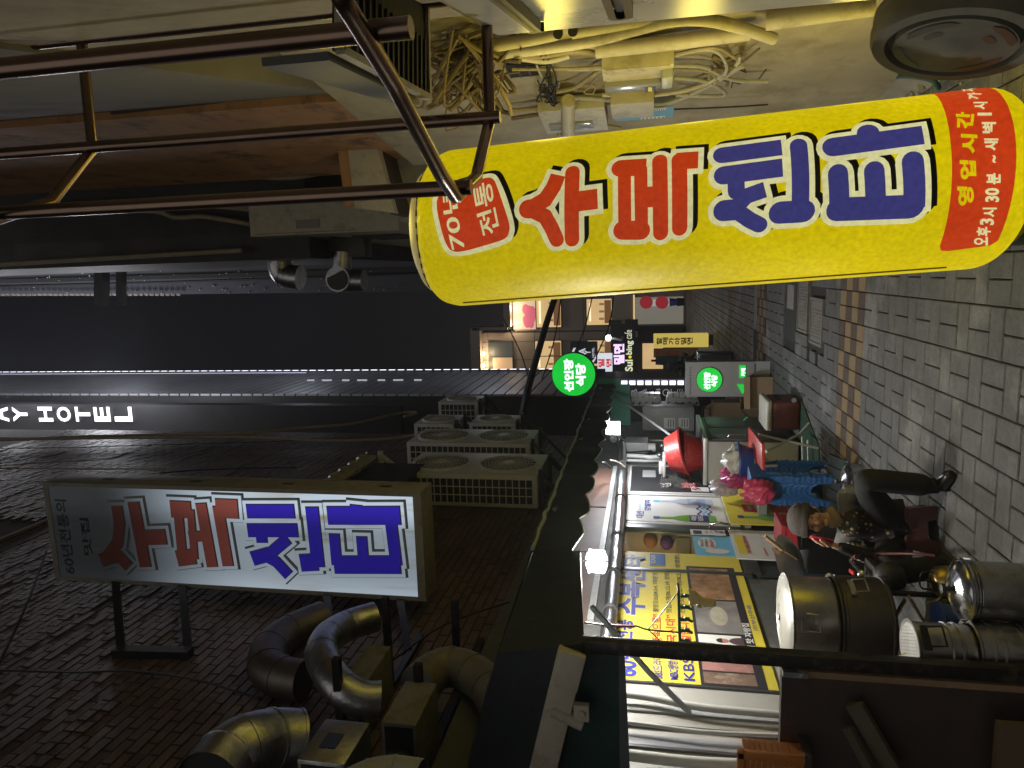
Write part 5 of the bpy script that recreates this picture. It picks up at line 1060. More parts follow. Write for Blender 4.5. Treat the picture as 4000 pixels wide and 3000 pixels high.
q = gxy(1640, 880, .45); b = MB(); b.ball((q.x-.18, q.y+.25, .22), (.13, .12, .18), 12, 8); solo('blue_sack', b, M('dark blue sack', (.03, .06, .10), .5, noise=(9, .4), bump=(9, .6)), 'dark blue sack between the cartons and the cooler', 'sack', smooth=60)
# grey restaurant sign standing on the ground
GY = 10.7; Fg = FY(GY); m_gs = M('matt grey sign', (.32, .31, .30), .55, noise=(3, .06))
t = thing('standing_sign', 'grey standing restaurant sign with a lit green disc and arrow', 'sign', tuple(gxy(1655, 815))); bx = fpx(Fg, 1481, 857, 1630, 781)
b = MB(); b.fbox(Fg, *bx, -.22, 0); part('cabinet', b, m_gs, t, bevel=.006)
b = MB(); b.fbox(Fg, bx[0]+.05, 0.005, bx[2]-.02, bx[1], -.18, -.04); b.fbox(Fg, bx[2]-.03, .005, bx[2], bx[1], -.03, -.005); part('foot', b, m_pvc, t)
a, c = Fg.px(1532, 820); rr = abs(Fg.px(1532, 846)[0]-a); RY = Matrix(((1, 0, 0), (0, 0, -1), (0, 1, 0)))
b = MB(); b.lathe([(rr, 0), (rr, .03), (0, .03)], Fg.P(a, c, .001), 40, RY, caps=False); part('green_disc', b, m_grn, t, smooth=40)
b = MB(); b.lathe([(rr*1.05, 0), (rr*1.05, .02), (rr*1.0, .02)], Fg.P(a, c, .001), 40, RY, caps=False); part('disc_rim', b, m_dark, t, smooth=40)
textpx('선인장', Fg, (1534, 841), (1520, 803), m_gl, t, bold=.05, d=.036); textpx('식당', Fg, (1549, 835), (1536, 809), m_gl, t, bold=.05, d=.036)
text('Hamburg Steak & Curry', Fr(Fg.P(0, 0), (1, 0, 0), (0, 0, 1)), (*[Fg.px(1494, 853)[0]], Fg.px(1494, 853)[1], Fg.px(1489, 792)[0], Fg.px(1489, 792)[1]), p_black, t, bold=.01, d=.004)
rect(Fg, fpx(Fg, 1597, 816, 1611, 789), .001, m_grn, t, 'green_plate', .02); textpx('카레', Fg, (1610, 812), (1600, 795), m_gl, t, bold=.04, d=.026)
A = Fg.px(1592, 830); B = Fg.px(1604, 851); C2 = Fg.px(1611, 842); b = MB(); b.prism([Fg.P(*A, .001), Fg.P(*B, .001), Fg.P(*C2, .001), Fg.P(*Fg.px(1606, 830), .001)][::-1], (0, -.02, 0)); part('green_arrow', b, m_grn, t)
# dark steel planter and yellow banners farther off
t = thing('steel_planter', 'dark steel box with a glossy face beyond the grey standing sign', 'box', tuple(gxy(1600, 770))); q = gxy(1585, 772); Fq = FY(q.y); bx = fpx(Fq, 1507, 786, 1582, 762); b = MB(); b.fbox(Fq, bx[0], max(.0, bx[1]), bx[2], bx[3], -.4, 0); part('box', b, M('dark blue glossy steel', (.02, .035, .05), .25, .4), t, bevel=.015)
b = MB(); b.fbox(Fq, bx[0]+.04, .05, bx[2]-.04, bx[3]-.05, .0, .006); part('face', b, m_dark, t)
Fy = FY(20.0); t = thing('yellow_banner', 'tall yellow standing sign with blue and brown letters in mid street', 'sign', (-2.5, 20, 0)); bx = fpx(Fy, 1412, 751, 1504, 721); b = MB(); b.fbox(Fy, bx[0], .12, bx[2], bx[3], -.3, 0); part('box', b, E('yellow lit box', (214, 190, 92), .75), t, bevel=.01)
b = MB(); b.fbox(Fy, bx[0]+.05, 0, bx[2]-.05, .12, -.25, -.05); part('foot', b, m_dark, t)
for i, ch in enumerate('할매가야밀면'): textpx(ch, Fy, (1430+i*13.2, 744), (1418+i*13.2, 729), p_blue if i < 2 else M('printed maroon', (.25, .03, .03), .5) if i == 2 else bpy.data.materials['printed maroon'], t, bold=.03, d=.01)
Fy2 = FY(21.5); t = thing('tan_banner', 'tan cloth banner with red letters left of the yellow standing sign', 'banner', (-3, 21.5, 0)); bx = fpx(Fy2, 1412, 771, 1482, 752); b = MB(); b.fbox(Fy2, bx[0], .3, bx[2], bx[3], -.03, 0); part('cloth', b, M('tan banner cloth', (.30, .22, .13), .8), t); b = MB(); b.bar(Fy2.P(bx[0], bx[3], -.05), Fy2.P(bx[0], 0, -.05), .04); part('pole', b, m_dark, t)
for i, ch in enumerate('원산면옥'): textpx(ch, Fy2, (1426+i*13.5, 768), (1416+i*13.5, 756), p_red, t, bold=.02, d=.006)
t = thing('umbrella', 'folded blue grey parasol standing before the far restaurant', 'parasol', (-2.9, 19, 0)); q = pY(1415, 779, 19); b = MB(); b.lathe([(.02, 0), (.14, .5), (.11, 1.0), (.03, q.z-.6)], (q.x, 19, .55), 10); part('canopy', b, M('blue grey canvas', (.16, .19, .25), .8, noise=(7, .2)), t); b = MB(); b.tube([(q.x, 19, 0), (q.x, 19, q.z+.1)], .03, 8); part('pole', b, m_dark, t)
t = thing('potted_shrub', 'dark shrub in a pot before the far restaurant doorway', 'plant', (-3.2, 18, 0)); q = pY(1470, 790, 18); b = MB(); b.lathe([(.0, 0), (.22, 0), (.28, .4), (0, .4)], (q.x, 18, 0), 14); part('pot', b, m_dark, t)
b = MB(); random.seed(5)
for i in range(240):
    p = V3((q.x+random.gauss(0, .13), 18+random.gauss(0, .15), .75+random.gauss(0, .2))); d = V3((random.uniform(-1, 1), random.uniform(-1, 1), random.uniform(-.4, 1))).normalized()*.1; e_ = d.orthogonal().normalized()*.035; b.add([p-d, p+e_, p+d, p-e_], [(0, 1, 2, 3)])
o = part('foliage', b, M('dark leaf', (.03, .07, .03), .6), t); o['kind'] = 'stuff'
t = thing('street_bin', 'blue and black bins by the white tiled wall at the far corner', 'bin', tuple(pY(1455, 650, 30))); q = pY(1478, 652, 30); b = MB(); b.lathe([(0, 0), (.15, 0), (.17, .3), (0, .3)], (q.x, 30, q.z), 14); part('black_bin', b, m_black, t); b = MB(); b.lathe([(0, .0), (.13, .0), (.17, .28), (0, .28)], (q.x, 30, q.z+.31), 14); part('blue_bin', b, m_bb, t)
Fz = FY(33.7); t = thing('round_logo_banner', 'white banner with red round logos on the tiled far wall', 'banner', (0, 33.7, 1)); bx = fpx(Fz, 1386, 662, 1448, 646); b = MB(); b.fbox(Fz, *bx, 0, .03); part('sheet', b, E('white banner lit', (190, 188, 180), .6), t)
for dx, rr in ((1396, .3), (1430, .3)):
    a, c = Fz.px(dx, 653); b = MB(); b.lathe([(0, 0), (rr, 0), (rr, .02), (0, .02)], Fz.P(a, c, .035), 20, RY); part('red_disc', b, E('red print lit', (150, 40, 48), .7) if dx == 1396 else bpy.data.materials['red print lit'], t)
# small red basket and steel tub by the door
m_rb = M('red plastic basket', (.36, .025, .035), .45, noise=(10, .15)); PY = 5.75
A = pY(1692, 1190, PY); B = pY(1730, 1139, PY); t = thing('red_basket', 'red slatted plastic basket by the wall behind the seated person', 'basket', (A.x, PY, B.z))
for i in range(7): z = B.z+(A.z-B.z)*i/6.5; b = MB(); b.box((A.x, PY, z), (B.x, PY+.012, z+.018)); b.box((B.x-.012, PY+.013, z), (B.x, PY+.3, z+.018)); part('slat', b, m_rb, t)
b = MB(); b.box((A.x-.01, PY-.012, A.z-.01), (B.x+.01, PY+.32, A.z+.02)); b.box((A.x, PY+.02, B.z), (B.x-.02, PY+.3, B.z+.02))
for x in (A.x, (A.x+B.x)/2, B.x-.015): b.box((x, PY-.006, B.z), (x+.015, PY+.004, A.z))
part('rim', b, m_rb, t)
A = pY(1733, 1198, PY); B = pY(1790, 1150, PY); b = MB(); b.box((A.x, PY+.0, 0.0), (B.x, PY+.35, A.z-.005)); solo('steel_tub', b, m_steel, 'square steel tub under the red basket', 'tub', bevel=.02)
q = pY(1840, 1160, 5.3); b = MB(); b.lathe([(0, 0), (.13, 0), (.16, .22), (.17, .22), (.17, .235), (0, .235)], (q.x, 5.3, 0), 18); solo('blue_tub', b, M('dark blue tub', (.02, .035, .10), .45), 'dark blue plastic tub in the shade behind the seated person', 'tub', smooth=40)
# ================================================================== YELLOW INFLATABLE SIGN
IX, IY, IR = 0.292, 3.76, 0.405
LEAN = .0475
def axx(z): return IX-LEAN*(z-1.6)
def cyl(dx, dy, r=None):
    """point of the photograph on the sign's skin: arc length from the front line, height"""
    r = r or IR; d = ray(dx, dy); z = 1.6
    for _ in range(6):
        ax = axx(z); ox, oy = -ax, -IY
        a = d.x*d.x+d.y*d.y; b_ = 2*(ox*d.x+oy*d.y); c_ = ox*ox+oy*oy-r*r; D = max(0, b_*b_-4*a*c_); t = (-b_-math.sqrt(D))/(2*a)
        p = EYE+d*t; z = p.z
    return math.atan2(p.x-ax, -(p.y-IY))*IR, p.z
ZB, ZT, RC = 0.13, 2.90, 0.17
def skin_r(z):
    if z > ZT-RC: k = min(1, (z-(ZT-RC))/RC); return IR-RC*1.05*(1-math.sqrt(max(0, 1-k*k)))
    if z < ZB+.14: k = min(1, (ZB+.14-z)/.14); return IR-.14*(1-math.sqrt(max(0, 1-k*k)))
    return IR
def on_skin(s, z, d): th = s/IR; r = skin_r(z)+d; return V3((axx(z)+r*math.sin(th), IY-r*math.cos(th), z))
def lit(name, rgb, s0=1.0, base=None):
    """printed fabric lit from inside by the lamp over the blower; weaker towards the top, uneven weave"""
    m = E(name, rgb, s0, noise=[(2.2, .12), (45, .17)], base=base); tr = m.node_tree; bs = tr.nodes['Principled BSDF']; bs.inputs['Roughness'].default_value = .5
    tcn = tr.nodes.new('ShaderNodeTexCoord'); sp = tr.nodes.new('ShaderNodeSeparateXYZ'); tr.links.new(tcn.outputs['Object'], sp.inputs[0])
    mr = tr.nodes.new('ShaderNodeMapRange'); mr.inputs['From Min'].default_value = .3; mr.inputs['From Max'].default_value = 2.2; mr.inputs['To Min'].default_value = 1.06; mr.inputs['To Max'].default_value = .80
    tr.links.new(sp.outputs['Z'], mr.inputs['Value']); src = bs.inputs['Emission Strength'].links[0].from_socket
    mu = tr.nodes.new('ShaderNodeMath'); mu.operation = 'MULTIPLY'; tr.links.new(src, mu.inputs[0]); tr.links.new(mr.outputs[0], mu.inputs[1]); tr.links.new(mu.outputs[0], bs.inputs['Emission Strength'])
    n = tr.nodes.new('ShaderNodeTexNoise'); n.inputs['Scale'].default_value = 26; n.inputs['Detail'].default_value = 6; tr.links.new(tcn.outputs['Object'], n.inputs['Vector'])
    bp = tr.nodes.new('ShaderNodeBump'); bp.inputs['Strength'].default_value = .35; bp.inputs['Distance'].default_value = .01; tr.links.new(n.outputs['Fac'], bp.inputs['Height']); tr.links.new(bp.outputs[0], bs.inputs['Normal'])
    return m
l_yel = lit('lit yellow fabric', (216, 194, 2), .90, (.10, .075, .002)); l_red = lit('lit red print', (196, 58, 18), .86, (.3, .04, .01)); l_blue = lit('lit blue print', (58, 57, 118), .85, (.03, .03, .12)); l_cream = lit('lit cream print', (224, 220, 160), .86, (.4, .38, .25)); l_blk = M('black print', (.012, .010, .006), .5)
l_top = lit('lit cream cap', (150, 134, 72), .75, (.4, .36, .2))
t = thing('inflatable_sign', 'tall yellow inflatable tube sign lit from inside with red and blue lettering', 'sign', (IX, IY, 0)); infl = t
b = MB(); n = 72; prof = []
for i in range(9): z = ZB+.14*(1-math.cos(i/8*math.pi/2)); prof.append((skin_r(z), z))
for i in range(1, 24): z = ZB+.14+(ZT-RC-ZB-.14)*i/24; prof.append((IR, z))
for i in range(0, 8): z = ZT-RC+RC*math.sin(i/8*math.radians(62)); prof.append((skin_r(z), z))
vs = []
for j, (r, z) in enumerate(prof):
    for k in range(n):
        a = 2*math.pi*k/n; pk = .0035*math.sin(a*23+math.sin(a*5)*2)*max(0, 1-abs(z-(ZT-.07))/.16); vs.append((axx(z)+(r+pk)*math.cos(a), IY+(r+pk)*math.sin(a), z))
b.add(vs, [(i*n+k, i*n+(k+1) % n, (i+1)*n+(k+1) % n, (i+1)*n+k) for i in range(len(prof)-1) for k in range(n)]); b.add([(axx(prof[0][1])+prof[0][0]*math.cos(2*math.pi*k/n), IY+prof[0][0]*math.sin(2*math.pi*k/n), prof[0][1]) for k in range(n)], [tuple(range(n-1, -1, -1))])
part('tube', b, l_yel, t, smooth=70)
r0, z0 = prof[-1]; b = MB(); b.lathe([(r0+.008, z0-.006), (r0-.004, z0+.012), (r0-.03, z0+.04), (r0-.09, z0+.07), (0, z0+.085)], (axx(z0), IY, 0), 60); part('cap', b, l_top, t, smooth=70)
b = MB()
for k in range(n): a = 2*math.pi*k/n; rr = prof[-1][0]+.005+.003*math.sin(a*31); XA = axx(z0); b.add([(XA+rr*math.cos(a), IY+rr*math.sin(a), z0-.004), (XA+rr*math.cos(a+.087), IY+rr*math.sin(a+.087), z0-.004), (XA+rr*math.cos(a+.087), IY+rr*math.sin(a+.087), z0+.004), (XA+rr*math.cos(a), IY+rr*math.sin(a), z0+.004)], [(0, 1, 2, 3)])
part('cap_seam', b, M('dark seam', (.05, .04, .01), .8), t)
b = MB(); b.lathe([(0, 0), (.30, 0), (.31, .04), (.31, ZB-.02), (.2, ZB), (0, ZB)], (axx(.1), IY, 0), 32); part('blower_base', b, m_black, t, smooth=40)
for xx, yy, zz, pw in ((.52, .35, .7, 5.5), (.52, .35, 1.5, 6.5), (.52, .35, 2.3, 7), (.0, .0, 3.3, 6)): lamp('sign_glow', (IX+xx, IY+yy, zz), pw, (1, .80, .16), .12)
for zz, pw in ((.9, 1.2), (2.0, 1.0)): lamp('sign_glow', (IX-.62, IY-.05, zz), pw, (1, .80, .16), .15)
def skin_mesh(polys, d, name, mat, step=.05, dstep=.0002):
    """flat outlines in (arc, height) laid onto the round skin"""
    bm = bmesh.new()
    for i, P in enumerate(polys):
        b2 = bmesh.new(); v = [b2.verts.new((p[0], p[1], d+i*dstep)) for p in P]
        try: f = b2.faces.new(v)
        except ValueError: b2.free(); continue
        bmesh.ops.triangulate(b2, faces=[f], ngon_method='EAR_CLIP'); me = bpy.data.meshes.new('tmp'); b2.to_mesh(me); b2.free(); bm.from_mesh(me); bpy.data.meshes.remove(me)
    if not bm.verts: bm.free(); return None
    for ax in (0, 1):
        lo = min(v.co[ax] for v in bm.verts); hi = max(v.co[ax] for v in bm.verts); c = math.ceil(lo/step)*step
        while c < hi:
            no = V3((1, 0, 0)) if ax == 0 else V3((0, 1, 0)); bmesh.ops.bisect_plane(bm, geom=bm.verts[:]+bm.edges[:]+bm.faces[:], plane_co=no*c, plane_no=no, dist=1e-6); c += step if ax == 0 else .09
    for v in bm.verts: v.co = on_skin(v.co.x, v.co.y, v.co.z)
    bmesh.ops.recalc_face_normals(bm, faces=bm.faces[:])
    me = bpy.data.meshes.new(name); bm.to_mesh(me); bm.free(); me.materials.append(mat); return link(name, me, infl)
def stroke(pts, hw, r0=1, r1=1, grow=0.0, off=(0, 0)):
    P = [V3((*cyl(*p), 0)) for p in pts]; h = hw+grow; L, R = [], []
    if not r0: P[0] = P[0]+(P[0]-P[1]).normalized()*grow
    if not r1: P[-1] = P[-1]+(P[-1]-P[-2]).normalized()*grow
    m = len(P); dirs = []
    for j in range(m):
        a = (P[j]-P[j-1]).normalized() if j else None; c = (P[j+1]-P[j]).normalized() if j < m-1 else None
        tt = (a or c) if not (a and c) else (a+c).normalized(); nn = V3((-tt.y, tt.x, 0)); k = 1.0 if not (a and c) else 1/max(.6, nn.dot(V3((-a.y, a.x, 0))))
        L.append(P[j]+nn*h*k); R.append(P[j]-nn*h*k); dirs.append(tt)
    out = list(L)
    def capf(p, d, fr_, to):
        return [p+(V3((-d.y, d.x, 0))*math.cos(a)+d*math.sin(a))*h for a in [math.pi*i/8 for i in range(1, 8)]]
    if r1: out += capf(P[-1], dirs[-1], 0, 0)
    out += list(reversed(R))
    if r0:
        d = -dirs[0]; out += [P[0]+(V3((-d.y, d.x, 0))*math.cos(a)+d*math.sin(a))*h for a in [math.pi*i/8 for i in range(1, 8)]]
    if grow and not r0: pass
    return [(p.x+off[0], p.y+off[1]) for p in out]
K = .00225                                     # metres per picture pixel on the sign
LET = {
 'su': (l_red, [([(1141, 452), (1160, 450)], 19, 1, 0), ([(1150, 448), (1178, 432), (1196, 405), (1206, 380)], 16, 0, 0), ([(1150, 455), (1178, 468), (1192, 492), (1203, 517)], 15, 0, 1), ([(1237, 374), (1236, 516)], 15, 1, 1), ([(1238, 437), (1291, 430)], 20, 0, 0)]),
 'bok': (l_red, [([(1341, 365), (1396, 362)], 19, 1, 0), ([(1345, 497), (1384, 497)], 19, 1, 1), ([(1349, 366), (1350, 496)], 13, 0, 0), ([(1384, 364), (1386, 496)], 13, 0, 0), ([(1384, 427), (1424, 425)], 20, 0, 0), ([(1425, 350), (1427, 502)], 15, 1, 1), ([(1467, 347), (1468, 492)], 15, 1, 1), ([(1460, 350), (1508, 347)], 19, 0, 0)]),
 'sen': (l_blue, [([(1560, 337), (1688, 320)], 18, 1, 0), ([(1562, 380), (1690, 363)], 18, 1, 0), ([(1589, 380), (1590, 413)], 16, 0, 1), ([(1563, 455), (1598, 452)], 20, 1, 0), ([(1592, 446), (1612, 424), (1652, 410)], 15, 0, 0), ([(1592, 456), (1618, 474), (1640, 485)], 15, 0, 1), ([(1724, 317), (1727, 462)], 16, 1, 0), ([(1735, 456), (1684, 459)], 21, 1, 1)]),
 'ta': (l_blue, [([(1799, 319), (1993, 293)], 20, 1, 0), ([(1875, 306), (1874, 289)], 20, 0, 1), ([(1810, 452), (1968, 446)], 22, 1, 1), ([(1809, 376), (1812, 450)], 18, 1, 0), ([(1887, 370), (1890, 450)], 18, 1, 0), ([(1970, 350), (1973, 450)], 19, 1, 0)]),
}
for k, (mt, S) in LET.items():
    shd = [stroke(p, h*K, a, c, .024, off=(.020, -.022)) for p, h, a, c in S]; skin_mesh(shd, .0015, 'letter_shadow', l_blk)
    skin_mesh([stroke(p, h*K, a, c, .024) for p, h, a, c in S], .0045, 'letter_outline', l_cream)
    skin_mesh([stroke(p, h*K, a, c, 0) for p, h, a, c in S], .0075, 'letter', mt)
def rounded(P, it=2):
    for _ in range(it):
        Q = []
        for i in range(len(P)): a, c = P[i], P[(i+1) % len(P)]; Q += [tuple(a[j]*.8+c[j]*.2 for j in (0, 1)), tuple(a[j]*.2+c[j]*.8 for j in (0, 1))]
        P = Q
    return P
def grow(P, g):
    cx = sum(p[0] for p in P)/len(P); cy = sum(p[1] for p in P)/len(P); return [(p[0]+(p[0]-cx)/math.hypot(p[0]-cx, p[1]-cy)*g, p[1]+(p[1]-cy)/math.hypot(p[0]-cx, p[1]-cy)*g) for p in P]
seal = rounded([cyl(*p) for p in ((941, 437), (957, 412), (1052, 384), (1068, 388), (1082, 425), (1103, 487), (1098, 510), (1085, 519), (990, 546), (966, 536))])
skin_mesh([[(a+.018, c-.02) for a, c in grow(seal, .026)]], .0015, 'seal_shadow', l_blk); skin_mesh([grow(seal, .026)], .004, 'seal_outline', l_cream); skin_mesh([seal], .006, 'seal', l_red)
def glyphs(body, corners, mat, bold, d, name='lettering', step=.05):
    """writing fitted into four picture corners: lower left, lower right, upper right, upper left"""
    q = [V3((*cyl(*c), 0)) for c in corners]; vs, fs = text_mesh(body, bold); bm = bmesh.new(); B = []
    for u, v in vs: p = (q[0]*(1-u)+q[1]*u)*(1-v)+(q[3]*(1-u)+q[2]*u)*v; B.append(bm.verts.new((p.x, p.y, 0)))
    for f in fs:
        try: bm.faces.new([B[i] for i in f])
        except ValueError: pass
    lo = min(v.co.x for v in bm.verts); hi = max(v.co.x for v in bm.verts); c = math.ceil(lo/step)*step
    while c < hi: bmesh.ops.bisect_plane(bm, geom=bm.verts[:]+bm.edges[:]+bm.faces[:], plane_co=(c, 0, 0), plane_no=(1, 0, 0), dist=1e-6); c += step
    for v in bm.verts: v.co = on_skin(v.co.x, v.co.y, d)
    me = bpy.data.meshes.new(name); bm.to_mesh(me); bm.free(); me.materials.append(mat); return link(name, me, infl)
glyphs('70년', ((1008, 536), (985, 408), (952, 414), (972, 540)), l_cream, .015, .0085)
glyphs('전통', ((1082, 498), (1062, 392), (1020, 404), (1042, 512)), l_cream, .015, .0085)
ban = [(2012, 199), (2034, 225), (2046, 262), (2053, 310), (2056, 370), (2052, 440), (2040, 500), (2030, 530), (2032, 541), (2048, 542), (2138, 530), (2155, 520), (2172, 462), (2184, 400), (2181, 310), (2166, 238), (2150, 198), (2130, 186), (2080, 190), (2040, 195)]
q = [cyl(*p) for p in ban]
skin_mesh([q], .0015, 'hours_band', l_red)
for i, (ch, x, y) in enumerate((('영', 2091, 424), ('업', 2096, 368), ('시', 2099, 312), ('간', 2088, 262))):
    h = 24; w = 20 if i != 3 else 17; sl = -4 if i == 3 else 1; glyphs(ch, ((x+h-12, y+w), (x+h-12+sl*-1, y-w), (x-h, y-w+(-2)), (x-h, y+w)), l_yel, .045, .004)
row = [('오', 2120, 520, 9), ('후', 2126, 499, 10), ('3', 2133, 478, 7), ('시', 2139, 458, 10), ('30', 2144, 421, 15), ('분', 2147, 386, 12), ('~', 2147, 344, 8), ('새', 2142, 313, 13), ('벽', 2137, 277, 12), ('1', 2128, 248, 3), ('시', 2119, 230, 8), ('까', 2106, 209, 7), ('지', 2094, 194, 5)]
for ch, x, y, w in row:
    h = 17 if ch != '~' else 5; glyphs(ch, ((x+h*.8, y+w), (x+h*.8, y-w), (x-h, y-w), (x-h, y+w)), l_cream, .035 if ch != '1' else .0, .004)
b = MB(); P = [on_skin(-.50, z, .003) for z in [.4+.1*i for i in range(24)]]; b.tube(P, .004, 6); part('side_seam', b, M('yellow seam tape', (.2, .15, .01), .7), t)
# ================================================================== RIGHT WALL and the buildings above it
m_cw = M('grimy cream wall', (.38, .33, .22), .85, noise=(3.5, .25), bump=(9, .35), wear=(2.2, (.22, .18, .11), .7)); m_orng = M('old orange plaster', (.46, .24, .10), .85, noise=(4, .35), bump=(9, .4), wear=(3, (.07, .05, .03), .8))
m_dk = M('dark roof sheet', (.028, .025, .024), .65, noise=(5, .3)); m_brn = M('brown soffit', (.07, .05, .04), .8, noise=(5, .3))
W1K, W1S = .41, .19
def wx(y, off=0): return W1K+W1S*y-off
def w2(y, off=0): return WK+WS*y-off
t = thing('right_building', 'grimy cream building on the right with cables, behind the yellow sign', 'building', (2, 6, 0))
b = MB(); b.prism([(wx(.3), .3, 0), (wx(2.62), 2.62, 0), (w2(3.3)+.05, 2.66, 0), (w2(3.3), 3.3, 0), (w2(6.6), 6.6, 0), (3.5, 7.2, 0), (3.8, 30, 0), (8, 30, 0), (8, .3, 0)], (0, 0, 3.9)); part('wall', b, m_cw, t)
b = MB(); b.prism([(wx(.3), .3, 3.9), (wx(5), 5.3, 3.9), (wx(5)+4, 5.3, 3.9), (wx(.3)+5, .3, 3.9)], (0, 0, 7)); part('upper_wall', b, M('dull greenish wall', (.17, .155, .115), .85, noise=(3, .2), bump=(8, .25)), t)
b = MB(); b.prism([(1.25, 5.0, 3.86), (1.13, 7.6, 3.70), (1.9, 7.6, 3.70), (1.75, 5.0, 3.86)], (0, 0, 8)); part('upper_block', b, m_orng, t)
for (dx, dy, w) in ((360, 250, .05), (470, 238, .04), (620, 190, .06)):
    A = pY(dx-120, dy-10, 4.99); B = pY(dx+120, dy-36, 4.99); b = MB(); b.bar(A, B, .02, w); part('stain_ridge', b, m_brn, t)
b = MB(); A = pY(100, 268, 4.985); B = pY(742, 176, 4.985); b.bar(pY(130, 190, 4.985), pY(420, 163, 4.985), .02, .05); part('dark_recess', b, m_dk, t)
t = thing('tenement', 'dark metal clad upper house on the right above the cream canopy', 'building', (1, 9, 5))
b = MB(); b.prism([(pY(550, 562, 8.4).x, 8.4, 5.9), (3, 8.4, 5.9), (3, 12.5, 5.9), (pY(550, 562, 8.4).x, 12.5, 5.9)], (0, 0, 14)); part('clad_wall', b, m_dk, t)
b = MB()
for i in range(16): 
    p = pY(330-i*6, 455+i*4.0, 8.36); q = pY(80, 470+i*3.6, 8.36); b.bar(V3((p.x, 8.37, 6.2)), V3((p.x-.02, 8.37, 14)), .016)
o = part('standing_seam', b, m_dk, t)
b = MB(); P4 = [pY(742, 252, 6.5), pY(796, 247, 6.5), pY(852, 460, 6.5), pY(766, 449, 6.5)]; b.prism(P4, (0, .12, 0)); part('canopy_fascia', b, m_cream, t, bevel=.008)
b = MB(); b.prism([P4[1]+V3((0, .12, 0)), P4[2]+V3((0, .12, 0)), P4[2]+V3((0, 1.7, .0)), P4[1]+V3((0, 1.7, 0))], (0, 0, .08)); part('canopy_slab', b, m_brn, t)
b = MB(); b.bar(P4[0]+V3((-.02, .05, .05)), P4[3]+V3((.02, .05, .05)), .08, .1); part('canopy_beam', b, m_orng, t)
A, B = pY(775, 345, 6.7), pY(850, 300, 6.9); b = MB(); b.tube([A, B, B+V3((.3, .3, -.05))], .07, 12); part('drain_pipe', b, m_pvc, t, smooth=50)
b = MB(); b.box((.55, 7.0, 3.2), (1.7, 7.3, 4.2)); part('grey_lintel', b, m_conc, t)
gp = 'rusty conduits on the dark house'
for pts, r, lb in (([(-10, 452), (240, 440), (420, 442), (545, 452)], .035, 'brown conduit running up the dark upper house'), ([(-10, 470), (300, 455), (380, 470), (440, 468), (540, 484)], .03, 'curved hose sagging on the dark upper house'), ([(-10, 572), (260, 556), (522, 541)], .03, 'pale conduit along the edge of the dark upper house'), ([(300, 345), (420, 350), (545, 375), (640, 378), (760, 352)], .05, 'thick wrapped pipe sagging between the dark house and the canopy')):
    b = MB(); b.tube(curve_pts([pY(a, c, 8.2 if r < .05 else 7.6) for a, c in pts], 5), r, 8); solo('conduit', b, m_cable, lb, 'pipe', gp, smooth=60)
t = thing('fan_cabinet', 'long cream unit cabinet high on the right with louvred underside', 'cabinet', (.7, 9, 4.6)); A = pY(530, 440, 8); B = pY(862, 455, 8)
x0 = .53
b = MB(); b.prism([(x0, 8, 4.57), (x0, 8, 6.45), (x0-.02, 12.2, 6.45), (x0-.02, 12.2, 4.57)], (.5, 0, 0)); part('case', b, m_cream, t)
b = MB(); b.box((x0+.02, 7.99, 5.1), (x0+.03, 8, 6.4)); b.fbox(FY(8), .60, 5.55, .70, 5.85, .0, .008); part('panel_plate', b, M('faded grey plate', (.25, .23, .22), .6), t)
b = MB()
for za, zb_ in ((4.75, 5.4), (5.65, 6.3)):
    for i in range(16): z = za+(zb_-za)*i/16; b.box((x0-.02, 8.5, z), (x0-.005, 9.6, z+.02))
o = part('louvre', b, m_dark, t)
RYm = Matrix(((1, 0, 0), (0, 0, -1), (0, 1, 0)))
def duct2(pts, r, y, label):
    C = curve_pts([pY(a, c, y) for a, c in pts], 4); t = thing('roof_duct', label, 'duct', tuple(C[0]), 'short silver ducts on the long cabinet'); b = MB(); b.tube(C, r, 22, caps=False); part('pipe', b, m_galv, t, smooth=50)
    for i in range(0, len(C), 4): b = MB(); i2 = min(i, len(C)-2); q = (C[i2+1]-C[i2]).normalized(); b.tube([C[i]-q*.012, C[i]+q*.012], r*1.05, 22); part('joint_ring', b, m_galv, t, smooth=50)
    q = (C[-1]-C[-2]).normalized(); b = MB(); b.tube([C[-1]-q*.05, C[-1]-q*.045], r*.95, 20); part('mouth', b, m_black, t); return t
duct2([(612, 530), (605, 560), (612, 592), (648, 600)], .165, 9.2, 'silver elbow duct on the long cabinet, upper one')
t2 = duct2([(738, 545), (737, 575), (737, 600)], .13, 9.0, 'short silver tee duct on the long cabinet, lower one')
c = pY(737, 606, 9.0); b = MB(); b.tube([c+V3((.02, -.16, -.02)), c+V3((0, .3, 0))], .165, 24); part('tee_drum', b, m_galv, t2, smooth=50); b = MB(); b.tube([c+V3((-.01, 0, -.33)), c+V3((.0, .0, .1))], .14, 22); part('tee_branch', b, m_galv, t2, smooth=50); b = MB(); b.tube([c+V3((.021, -.168, -.02)), c+V3((.02, -.161, -.02))], .145, 22); part('tee_mesh', b, m_dark, t2)
b = MB(); b.box((.28, 8.95, pY(792, 555, 9).z), (.56, 9.2, pY(712, 555, 9).z)); part('duct_base', b, m_dark, t2, bevel=.01)
